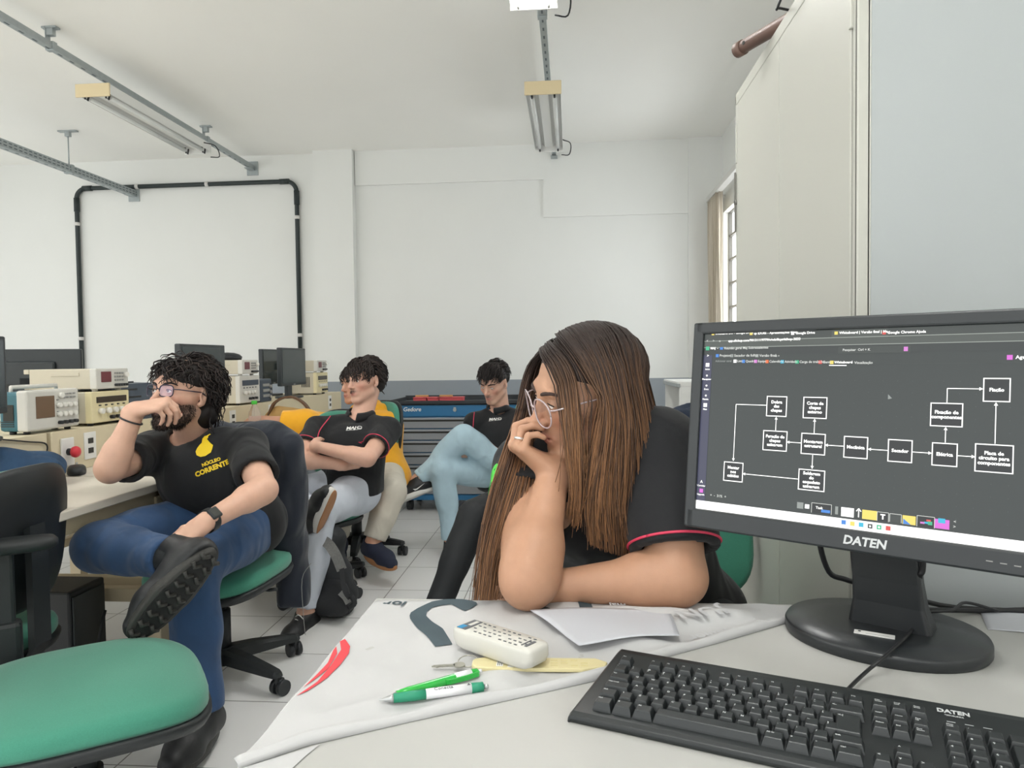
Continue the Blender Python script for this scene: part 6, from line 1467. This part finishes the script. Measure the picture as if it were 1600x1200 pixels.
# ------------------------------------------------------------------ the person hidden behind the woman, one black trouser leg in view
def hidden_person():
    Y0 = 3.22
    neck = atY(905, 640, Y0); shR = atY(850, 665, Y0-.1); shL = atY(960, 665, Y0)
    elR = reach(850, 745, shR, .27, True); wrR = reach(850, 765, elR, .24, True); elL = reach(968, 745, shL, .27, True); wrL = reach(900, 770, elL, .24, True)
    pel = atY(868, 768, Y0-.02); hd = nz(V3(.8, -.6, 0)); hipL = pel+hd*.085; hipR = pel-hd*.085
    knR = atY(742, 806, 2.88); anR = atY(672, 975, 2.72); knL = atY(830, 820, 2.80); anL = atY(812, 990, 2.75)
    J = dict(neck=neck, shL=shL, shR=shR, elL=elL, elR=elR, wrL=wrL, wrR=wrR, pel=pel, hipL=hipL, hipR=hipR, knL=knL, knR=knR, anL=anL, anR=anR, fwd=nz(V3(-.5, -.85, 0)), ftL=nz(V3(-.4, -.9, 0)), ftR=nz(V3(-.6, -.8, 0)))
    print('P6', [round(float(np.linalg.norm(a-b)), 2) for a, b in ((shL, elL), (elL, wrL), (shR, elR), (elR, wrR), (hipR, knR), (knR, anR), (hipL, knL), (knL, anL), (shL, shR), (neck, pel))])
    root = person('seated person in black trousers, hidden behind the long-haired woman except one leg', (pel[0], pel[1], 0)); root['o'] = [pel[0], pel[1], 0]
    H = headframe(PI+1.0, -.1, 0, c=atY(905, 612, Y0-.06), s=.97)
    body(root, J, H, (222, 176, 152), {'R': (nz(V3(-.2, -.8, -.3)), nz(V3(0, -.3, 1)), dict(curl=(.3, .3, .2))), 'L': (nz(V3(-.6, -.5, -.3)), nz(V3(0, -.3, 1)), dict(curl=(.3, .3, .2)))}, hf=.006, h=.009)
    eyes(root, H)
    garment(root, 't_shirt', M_polo, J, .014, 't', .010, .62, H=H, hem=(pel-V3(0, 0, .06), V3(0, 0, -1)), seed=17)
    garment(root, 'trousers', M_legg, J, .008, 'l', .009, wr=(.002, 26), seed=18, legend_=.95)
    shoe(root, 'sneaker', anL, J['ftL'], V3(0, 0, 1), M_shoe, M_solew); shoe(root, 'sneaker', anR, J['ftR'], V3(0, 0, 1), M_shoe, M_solew)
    hair_wavy(root, H, 51, DK, (38, 31, 29), n=400)
hidden_person()
# ------------------------------------------------------------------ the long-haired woman leaning on the desk
def woman():
    neck = atY(918, 692, 1.385); shL = atY(1036, 706, 1.325); shR = atY(828, 735, 1.40)
    elR = atY(826, 906, 1.175); wrR = atY(866, 738, 1.29); elL = atY(1060, 902, 1.215); wrL = atY(868, 917, 1.225)
    pel = V3(.20, 1.74, .545); lat = nz(V3(1, .0, 0)); hipL = pel+lat*.09+V3(0, -.03, 0); hipR = pel-lat*.09+V3(0, -.03, 0)
    knL = V3(.30, 1.31, .56); anL = V3(.30, 1.42, .1); knR = V3(.02, 1.31, .56); anR = V3(.0, 1.45, .1)
    J = dict(neck=neck, shL=shL, shR=shR, elL=elL, elR=elR, wrL=wrL, wrR=wrR, pel=pel, hipL=hipL, hipR=hipR, knL=knL, knR=knR, anL=anL, anR=anR, fwd=nz(V3(-.1, -1, -.3)), ftL=V3(0, -1, 0), ftR=V3(0, -1, 0))
    print('P5', [round(float(np.linalg.norm(a-b)), 2) for a, b in ((shL, elL), (elL, wrL), (shR, elR), (elR, wrR), (hipR, knR), (knR, anR), (hipL, knL), (knL, anL), (shL, shR), (neck, pel))])
    root = person('woman with long brown hair and clear glasses, chin on her hand at the desk', (pel[0], pel[1], 0)); root['o'] = [pel[0], pel[1], 0]; O = np.array(root['o'])
    H = headframe(PI+.36, -.24, .20, ear=atY(951, 624, 1.262), earside=1, s=1.0)
    dR, nR = nz(V3(-.80, -.12, .58)), nz(V3(-.6, -.28, -.75))
    F, info = body(root, J, H, (184, 140, 112), {'R': (dR, nR, dict(curls=[(1.05, .9, .6), (1.12, 1.0, .6), (1.2, 1.05, .6), (1.3, 1.1, .6)], thumb=(.5, .7, .1, .6, .2, -.6), s=.93)), 'L': (nz(V3(-.95, .2, -.08)), nz(V3(-.15, -.5, .85)), dict(curl=(.4, .5, .3), s=.92))}, arm=1.13, nr=.05, fem=True, lip=(164, 92, 84), h=.006, hf=.0024, lid=.0026)
    eyes(root, H, (-.15, .9, -.45), brow=(58, 42, 36), bs=.9)
    polo = garment(root, 'polo_shirt', M_polo, J, .016, 't', .0075, {'L': .80, 'R': .34}, 1.13, H=H, hem=(pel-V3(0, 0, .08), V3(0, 0, -1)), wr=(.0032, 30), seed=24, fat=1.08)
    polo_bits(root, polo, J, H, {'L': .80, 'R': .34}, 1.13, .0175, 'L')
    garment(root, 'trousers', M_legg, J, .010, 'l', .010, wr=(.002, 26), seed=25, legend_=.95)
    for s_ in 'LR': shoe(root, 'sneaker', J['an'+s_], J['ft'+s_], V3(0, 0, 1), M_shoe, M_solew)
    # ring
    ch = info['R'][0][2]; a, b = ch[0], ch[1]; ax = nz(b-a); e = a+(b-a)*.45; x = nz(np.cross(ax, V3(.2, 1, .1))); y = np.cross(ax, x)
    n = 28; rg = [[e+ax*q+(x*math.cos(t_)+y*math.sin(t_))*r-O for t_ in np.linspace(0, 2*PI, n, endpoint=False)] for q, r in ((-.0022, .0082), (-.002, .0102), (.002, .0102), (.0022, .0082))]
    MB().loft(rg, 0, True, False).build('ring', mat('silver', (226, 224, 218), .25, .6), root)
    # glasses
    M_clear = mat('clear_pink_frame', (222, 206, 208), .15, spec=.7, coat=.5, trans=.5)
    g = MB(); L = lambda p: hw(H, *p)-O
    for q in (1, -1):
        pts = [(q*.0345+x, .108-abs(q*.0345+x)**2*2.4, -.006+y) for x, y in sup(44, .0275, .0265, 2.3)]
        g.tube([L(p) for p in pts+pts[:1]], .0016, 0, 8)
        g.tube([L(p) for p in bez([(q*.060, .098, .004), (q*.072, .085, .006), (q*.080, .03, .008), (q*.082, -.01, .006)], 16)], .0016, 0, 8)
    g.tube([L((-.008, .1085, .0)), L((0, .111, .003)), L((.008, .1085, .0))], .0019, 0, 8)
    go = g.build('glasses', M_clear, root); ml = lensmat('pink_lens', (235, 215, 225), .16)
    for q in (1, -1):
        pts = [(q*.0345+x, .1082-abs(q*.0345+x)**2*2.4, -.006+y) for x, y in sup(44, .0265, .0255, 2.3)]
        MB().add([L(p) for p in pts], [list(range(44))]).build('lens', ml, go)
    # hair: a cap on the skull, then long falls of strands along guides
    V, Q = hairvol(root, H, [((0, -.016, .038), (.0765, .098, .083)), ((0, -.05, -.0), (.074, .066, .078))], [((0, .11, -.03), (.08, .085, .108)), ((.0, .05, -.12), (.1, .09, .075)), ((.085, .048, -.032), (.055, .052, .072))], (.0012, 60), 61)
    near = [[(858, 548, 1.305), (870, 574, 1.262), (878, 620, 1.243), (884, 670, 1.235), (891, 720, 1.235), (896, 765, 1.24), (894, 805, 1.25)],
            [(866, 539, 1.305), (890, 568, 1.252), (900, 615, 1.236), (904, 665, 1.232), (906, 720, 1.235), (904, 775, 1.245), (900, 825, 1.255)],
            [(880, 529, 1.305), (905, 560, 1.25), (928, 598, 1.238), (943, 624, 1.236), (936, 662, 1.242), (926, 720, 1.247), (918, 790, 1.25), (922, 850, 1.255)],
            [(900, 519, 1.305), (935, 560, 1.245), (950, 610, 1.232), (957, 660, 1.235), (951, 720, 1.24), (945, 790, 1.245), (950, 862, 1.255)],
            [(922, 511, 1.315), (960, 553, 1.255), (975, 610, 1.243), (983, 665, 1.243), (983, 730, 1.252), (979, 800, 1.26), (980, 872, 1.27)],
            [(940, 508, 1.335), (978, 545, 1.29), (995, 600, 1.27), (1006, 660, 1.268), (1013, 730, 1.275), (1010, 800, 1.29), (1001, 868, 1.30)],
            [(955, 511, 1.365), (990, 550, 1.335), (1007, 610, 1.32), (1023, 670, 1.32), (1033, 720, 1.335), (1030, 775, 1.35), (1020, 830, 1.35)],
            [(962, 517, 1.40), (998, 568, 1.40), (1016, 640, 1.40), (1034, 700, 1.42), (1044, 745, 1.44)]]
    far = [[(848, 552, 1.335), (832, 570, 1.385), (821, 602, 1.40), (812, 645, 1.38), (792, 700, 1.31), (770, 770, 1.26), (752, 850, 1.225), (741, 938, 1.19)],
           [(856, 544, 1.335), (838, 563, 1.405), (828, 608, 1.41), (818, 662, 1.375), (806, 722, 1.305), (786, 785, 1.26), (766, 855, 1.225), (755, 938, 1.19)],
           [(868, 534, 1.335), (848, 557, 1.42), (838, 622, 1.42), (830, 700, 1.34), (822, 760, 1.28), (800, 830, 1.245), (780, 880, 1.225), (770, 938, 1.20)],
           [(890, 521, 1.355), (872, 562, 1.44), (864, 636, 1.43), (866, 715, 1.36), (864, 780, 1.31), (846, 850, 1.265), (806, 930, 1.235)]]
    r = np.random.default_rng(77)
    def G(gs, n): return np.array([bez([atY(*p) for p in g], 64)[:0] or resample3(bez([atY(*p) for p in g], 64), n) for g in gs])
    def resample3(P, n):
        P = np.array(P); s_ = np.r_[0, np.cumsum(np.linalg.norm(np.diff(P, axis=0), axis=1))]; tt = np.linspace(0, s_[-1], n); return np.stack([np.interp(tt, s_, P[:, i]) for i in range(3)], 1)
    def lift(P, tgt):       # keep the strands outside the skull
        L_ = hl(H, P); pc, pr = V3(0, -.014, .034), V3(.0745, .096, .084); e = (L_-pc)/pr; mm = np.linalg.norm(e, axis=1); k = np.where((mm < tgt) & (L_[:, 2] > -.04), tgt/np.maximum(mm, .05), 1)
        L2 = pc+pr*e*k[:, None]; return H['c']+(L2*H['s'])@H['R']
    allV, allQ, allC = [V], [Q], [np.tile(np.array(lin((50, 38, 34))), (len(V), 1))]; base = len(V)
    root_c, mid_c, tip_c, hi_c = [np.array(lin(c)) for c in ((46, 37, 34), (66, 50, 43), (94, 70, 53), (172, 124, 84))]
    for gs, ns, hl_ in ((near, 1500, 1.0), (far, 700, .8)):
        T = G(gs, 26); m = len(gs)
        for q_ in range(m): T[q_] = lift(T[q_], 1.09)
        S = []                                     # backing sheet a little behind the strands
        for u_ in np.linspace(0, m-1, (m-1)*8+1):
            i = min(int(u_), m-2); f = u_-i; row_ = T[i]*(1-f)+T[i+1]*f; d = np.array([nz(p-CAMP) for p in row_]); S.append(row_+d*.006)
        S = np.array(S)
        gap = [k for k in range(len(S))]
        for (lo_, hi_) in (((0, 8), (16, len(S)))[:] if gs is near else ((0, len(S)),)): 
            sub = S[lo_:hi_+1] if hi_ < len(S) else S[lo_:]
            a_, b_ = sub.shape[:2]; ii, jj = np.meshgrid(np.arange(a_-1), np.arange(b_-2), indexing='ij')
            q = np.stack([ii*b_+jj, (ii+1)*b_+jj, (ii+1)*b_+jj+1, ii*b_+jj+1], -1).reshape(-1, 4)+base
            k = np.tile(np.linspace(0, 1, b_), a_)[:, None]; allV.append(sub.reshape(-1, 3)); allQ.append(q); allC.append(root_c*(1-k)*.8+mid_c*k*.8); base += a_*b_
        cs, rs, cl = [], [], []
        for _ in range(ns):
            u_ = r.random()*(m-1)
            if gs is near and 1.03 < u_ < 1.94 and r.random() < .97: u_ = r.choice([r.uniform(0, 1.02), r.uniform(1.94, m-1), r.uniform(1.94, m-1)])
            i = min(int(u_), m-2); f = u_-i; P = T[i]*(1-f)+T[i+1]*f; n_ = len(P); k = np.linspace(0, 1, n_)
            a0 = int(r.random()**2*6) if r.random() < .5 else 0; e0 = n_-int(r.random()**2*9); P = P[a0:e0]; k = k[a0:e0]
            d = np.array([nz(p-CAMP) for p in P]); side = np.cross(d, V3(0, 0, 1))
            ph, w_, am = r.random()*6.3, r.uniform(2, 7), r.uniform(.0, .004)*(1+1.6*k)
            P = P+side*(am*np.sin(ph+w_*k))[:, None]+side*(r.normal()*.003)+d*(r.uniform(-.005, .004)+.003*np.sin(ph+5*k)*k)[:, None]
            P = lift(P, 1.06+.05*r.random())
            if r.random() < .05: P = P+side*(r.normal()*.02*k**2)[:, None]-d*(r.random()*.01*k)[:, None]
            h_ = hl_*(r.random()**3 if r.random() < .68 else .6+.4*r.random()); 
            if gs is near and u_ < 1.15: h_ = max(h_, r.random()*.6)
            kk = k[:, None]; c = root_c*(1-kk)**1.3+(mid_c*(1-kk)+tip_c*kk)*(1-(1-kk)**1.3); hk = h_*np.clip((kk-.12)*2.0, 0, 1); c = c*(1-hk*.75)+hi_c*hk*.75
            cs.append(P); rs.append(r.uniform(.0009, .0019)); cl.append(c)
        V2, Q2, C2 = strands(cs, rs, cl, 4); allV.append(V2); allQ.append(Q2+base); allC.append(C2); base += len(V2)
    mesh_np('hair', np.concatenate(allV), np.concatenate(allQ), M_hair, root, np.concatenate(allC), O)
    decal(root, polo, 772, 742, lambda mb, M: mb.text('JR', M, .05, 0, 'CENTER', .0002, .05), 'green_lettering', M_neon, .9)
woman()
# ------------------------------------------------------------------ clothes, bags and small things around the people
M_navy = mat('navy_jacket', (24, 31, 44), .8, fold=(12, .6), bump=.12, bscale=300, noise=.08, nscale=15, sheen=.15); M_denimj = mat('denim_jacket', (46, 74, 104), .9, fold=(16, .8), bump=.15, bscale=400, noise=.2, nscale=14); M_bagb = mat('black_nylon', (33, 35, 38), .7, fold=(14, .5), bump=.1, bscale=500); M_bagg = mat('grey_mesh', (120, 120, 118), .85, noise=.15, nscale=120); M_tan = mat('tan_leather', (196, 158, 98), .55, noise=.08, nscale=25); M_brown = mat('brown_leather', (104, 74, 50), .55)
def soft(name, mats, prims, h, wr, label=None, cat=None, parent=None, seed=1, cuts=(), dirs=None, lo=None, hi=None, origin=None):
    P = np.array([q for p in prims for q in p[:2]]); F = Field(P.min(0)-.2, P.max(0)+.2, h)
    for p in prims: F.cap(p[0], p[1], p[2], p[3], p[4] if len(p) > 4 else .03, p[5] if len(p) > 5 else None)
    if wr: F.wrinkle(wr[0], wr[1], seed, dirs)
    for c in cuts: F.cut(*c)
    V, Q = F.net(); V = relax(V, Q, 2, .4); o = mesh_np(name, V, Q, mats, parent, None, origin)
    if origin is not None and parent is None: o.location = origin
    return tag(o, label, cat)
# navy jacket draped over the bearded man's chair
jo = V3(-1.22, 2.77, 0)
t = thing('jacket', 'navy jacket draped over the back of the bearded man\'s chair', 'jacket', jo)
fl = (V3(0, 1, 0), 1.25)
c = soft('cloth', M_navy, [(V3(-1.11, 2.66, .84), V3(-1.13, 2.69, .46), .07, .07, .03), (V3(-1.47, 2.67, .84), V3(-1.47, 2.70, .46), .07, .075, .03), (V3(-1.45, 2.70, .88), V3(-1.14, 2.69, .87), .06, .06, .03), (V3(-1.35, 2.68, .7), V3(-1.16, 2.68, .6), .1, .1, .03), (V3(-1.45, 2.72, .84), V3(-1.15, 2.71, .82), .088, .088, .03, fl), (V3(-1.42, 2.74, .76), V3(-1.42, 2.78, .42), .10, .09, .03, fl), (V3(-1.17, 2.72, .80), V3(-1.17, 2.75, .52), .09, .09, .04, fl), (V3(-1.16, 2.76, .52), V3(-1.11, 2.72, .24), .08, .066, .04), (V3(-1.28, 2.73, .80), V3(-1.28, 2.77, .45), .105, .10, .04, fl)], .009, (.012, 42), seed=5, parent=t, origin=jo, dirs=(1, .25, 0), cuts=[(V3(0, 0, .205), V3(0, 0, -1))])
MB().tube(bez([atY(486, 880, 2.62)-jo, atY(472, 905, 2.63)-jo, atY(474, 960, 2.66)-jo, atY(477, 992, 2.68)-jo], 14), .0012, 0, 6).build('drawstring', M_btn, t)
# black backpack on the floor
bo = V3(-1.09, 3.17, 0)
t = thing('backpack', 'black backpack with grey straps on the floor beside the crossed-arms man', 'backpack', bo)
soft('main_body', M_bagb, [(V3(-1.17, 3.2, .09), V3(-1.09, 3.18, .09), .085, .08, .05), (V3(-1.17, 3.2, .09), V3(-1.15, 3.22, .30), .085, .065, .05), (V3(-1.09, 3.18, .09), V3(-1.12, 3.2, .30), .08, .055, .05), (V3(-1.15, 3.2, .32), V3(-1.12, 3.21, .36), .055, .045, .05)], .009, (.006, 40), seed=6, parent=t, origin=bo, cuts=[(V3(0, 0, .004), V3(0, 0, -1))])
soft('front_pocket', M_bagb, [(V3(-1.13, 3.10, .07), V3(-1.05, 3.09, .075), .052, .052, .03), (V3(-1.11, 3.12, .14), V3(-1.06, 3.11, .14), .045, .04, .04)], .008, (.004, 50), seed=7, parent=t, origin=bo, cuts=[(V3(0, 0, .006), V3(0, 0, -1))])
def strap(pts, wd, m, nm, th=.006):
    P = bez([atY(*p)-bo for p in pts], 24); rg = []
    for i, p in enumerate(P):
        tn = nz(P[min(i+1, len(P)-1)]-P[max(0, i-1)]); vw = nz(p+bo-CAMP); s_ = nz(np.cross(tn, vw)); n_ = np.cross(s_, tn)
        rg.append([p+s_*a*wd/2+n_*b*th for a, b in ((-1, -1), (1, -1), (1, 1), (-1, 1))])
    MB().loft(rg, 0, False).build(nm, m, t)
strap([(500, 842, 3.12), (513, 850, 3.08), (525, 868, 3.06), (534, 890, 3.07)], .045, M_bagg, 'shoulder_strap'); strap([(534, 888, 3.07), (536, 910, 3.05), (540, 925, 3.03), (547, 935, 3.03)], .022, M_bagb, 'strap_webbing')
strap([(532, 925, 3.03), (540, 933, 3.03), (545, 942, 3.03)], .03, M_bagg, 'reflective_patch')
MB().tube(bez([V3(-.08, .0, .37), V3(-.07, .01, .42), V3(-.03, .03, .42), V3(-.02, .05, .38)], 12), .007, 0, 8).build('carry_handle', M_bagb, t)
MB().tube(bez([atY(548, 930, 3.02)-bo, atY(554, 942, 3.02)-bo, atY(545, 950, 3.02)-bo], 10), .012, 0, 8).build('side_loop', M_bagb, t)
# denim jacket lying on the bench, left edge
p0 = atZ(6, 740, .80); do = V3(p0[0], p0[1], BZ)
soft('denim_jacket', M_denimj, [(do+V3(-.16, -.06, .05), do+V3(.10, .05, .035), .075, .06, .04), (do+V3(-.14, .05, .06), do+V3(.06, .10, .05), .07, .05, .03), (do+V3(-.02, .02, .09), do+V3(.08, .10, .075), .045, .03, .02), (do+V3(-.22, -.1, .06), do+V3(-.05, -.08, .05), .07, .06, .03)], .006, (.012, 48), 'crumpled blue denim jacket lying on the bench behind the black chair back', 'jacket', seed=9, cuts=[(V3(0, 0, BZ+.002), V3(0, 0, -1))], origin=do)
# dark clothes on a small table, right
t = thing('side_table', 'small pale side table behind the woman, holding dark clothes', 'table', (.80, 4.25, 0))
MB().box2((-.3, -.25, .72), (.3, .25, .745), 0, .003).build('tabletop', M_grey_e, t)
for x in (-.27, .27):
    for y in (-.22, .22): MB().box2((x-.015, y-.015, 0), (x+.015, y+.015, .72)).build('leg', M_grey_e, t)
co = V3(.80, 4.25, .745)
soft('folded_clothes', mat('dark_blue_cloth', (44, 54, 72), .85, bump=.12, bscale=300, noise=.2, nscale=20), [(co+V3(-.24, -.08, .05), co+V3(.2, -.05, .05), .07, .075, .04), (co+V3(-.16, .08, .07), co+V3(.2, .1, .06), .07, .06, .04), (co+V3(-.1, -.02, .1), co+V3(.12, .05, .1), .045, .05, .03)], .009, (.014, 42), 'dark blue clothes heaped on the small table behind the woman', 'clothes', seed=10, cuts=[(V3(0, 0, .747), V3(0, 0, -1))], origin=co)
# bottle and tan handbag on the far bench
M_pet = bpy.data.materials.new('clear_plastic'); M_pet.use_nodes = True
_b = M_pet.node_tree.nodes['Principled BSDF']; _b.inputs['Base Color'].default_value = (.92, .88, .86, 1); _b.inputs['Roughness'].default_value = .12; _b.inputs['Transmission Weight'].default_value = .85; _b.inputs['IOR'].default_value = 1.15
px_ = atY(398, 655, 3.86)
t = thing('water_bottle', 'clear plastic bottle with a bright green cap on the bench', 'bottle', (px_[0], 3.86, BZ))
MB().loft([[(r*math.cos(a), r*math.sin(a), z) for a in np.linspace(0, 2*PI, 28, endpoint=False)] for r, z in ((.028, .001), (.033, .006), (.033, .05), (.030, .06), (.033, .07), (.033, .12), (.030, .145), (.016, .175), (.0135, .18), (.0135, .192))]).build('body', M_pet, t)
MB().cyl((0, 0, .188), (0, 0, .208), .0155, 0, 24).build('cap', M_neon, t)
px_ = atY(455, 650, 4.36); ho = V3(px_[0], 4.36, BZ)
t = thing('handbag', 'tan leather handbag with a brown arched strap on the far bench', 'handbag', ho)
soft('body', M_tan, [(ho+V3(-.12, 0, .06), ho+V3(.10, 0, .055), .06, .055, .03, (V3(0, 1, 0), 1.3)), (ho+V3(-.08, 0, .1), ho+V3(.06, 0, .09), .045, .04, .03, (V3(0, 1, 0), 1.3))], .007, (.003, 50), parent=t, origin=ho, cuts=[(V3(0, 0, BZ+.002), V3(0, 0, -1))])
P = bez([V3(-.14, -.02, .08), V3(-.09, -.03, .17), V3(0.01, -.03, .205), V3(.10, -.03, .16), V3(.15, -.02, .07)], 30); MB().loft([[p+V3(0, a*.018, 0)+nz(V3(p[0], 0, p[2]-.05))*b*.006 for a, b in ((-1, -1), (1, -1), (1, 1), (-1, 1))] for p in P], 0, False).build('strap', M_brown, t)
MB().box((.0, -.05, .085), (.03, .012, .02), 0, .003).build('clasp', M_metal, t)
# computer tower and cables under the near bench
t = thing('computer_tower', 'black computer tower standing in the shade under the near bench', 'computer', (-1.86, 2.28, 0))
MB().box2((-.2, -.09, .01), (.2, .09, .42), 0, .008).build('case', M_black, t); MB().box2((.2, -.08, .03), (.206, .08, .40), 0, .003).build('front_panel', M_mon, t)
tag(MB().tube(bez([V3(-1.60, 2.28, .33), V3(-1.58, 2.15, .15), V3(-1.68, 2.02, .012), V3(-1.78, 2.12, .012), V3(-1.66, 2.22, .012), V3(-1.56, 2.1, .012), V3(-1.66, 1.98, .012)], 50), .006, 0, 8).build('power_cable', M_cable), 'loose black cable coiled on the floor under the near bench', 'cable')
a_ = atX(2, 688, BR+.012)
tag(MB().tube(bez([atX(-30, 684, BR+.01), atX(40, 690, BR+.008), atX(72, 694, BR+.008), atX(71, 715, BR+.008), atX(66, 735, BR+.008)], 24), .003, 0, 6).build('bench_cable', M_cable), 'thin black cable hanging along the bench riser left of the red button', 'cable')
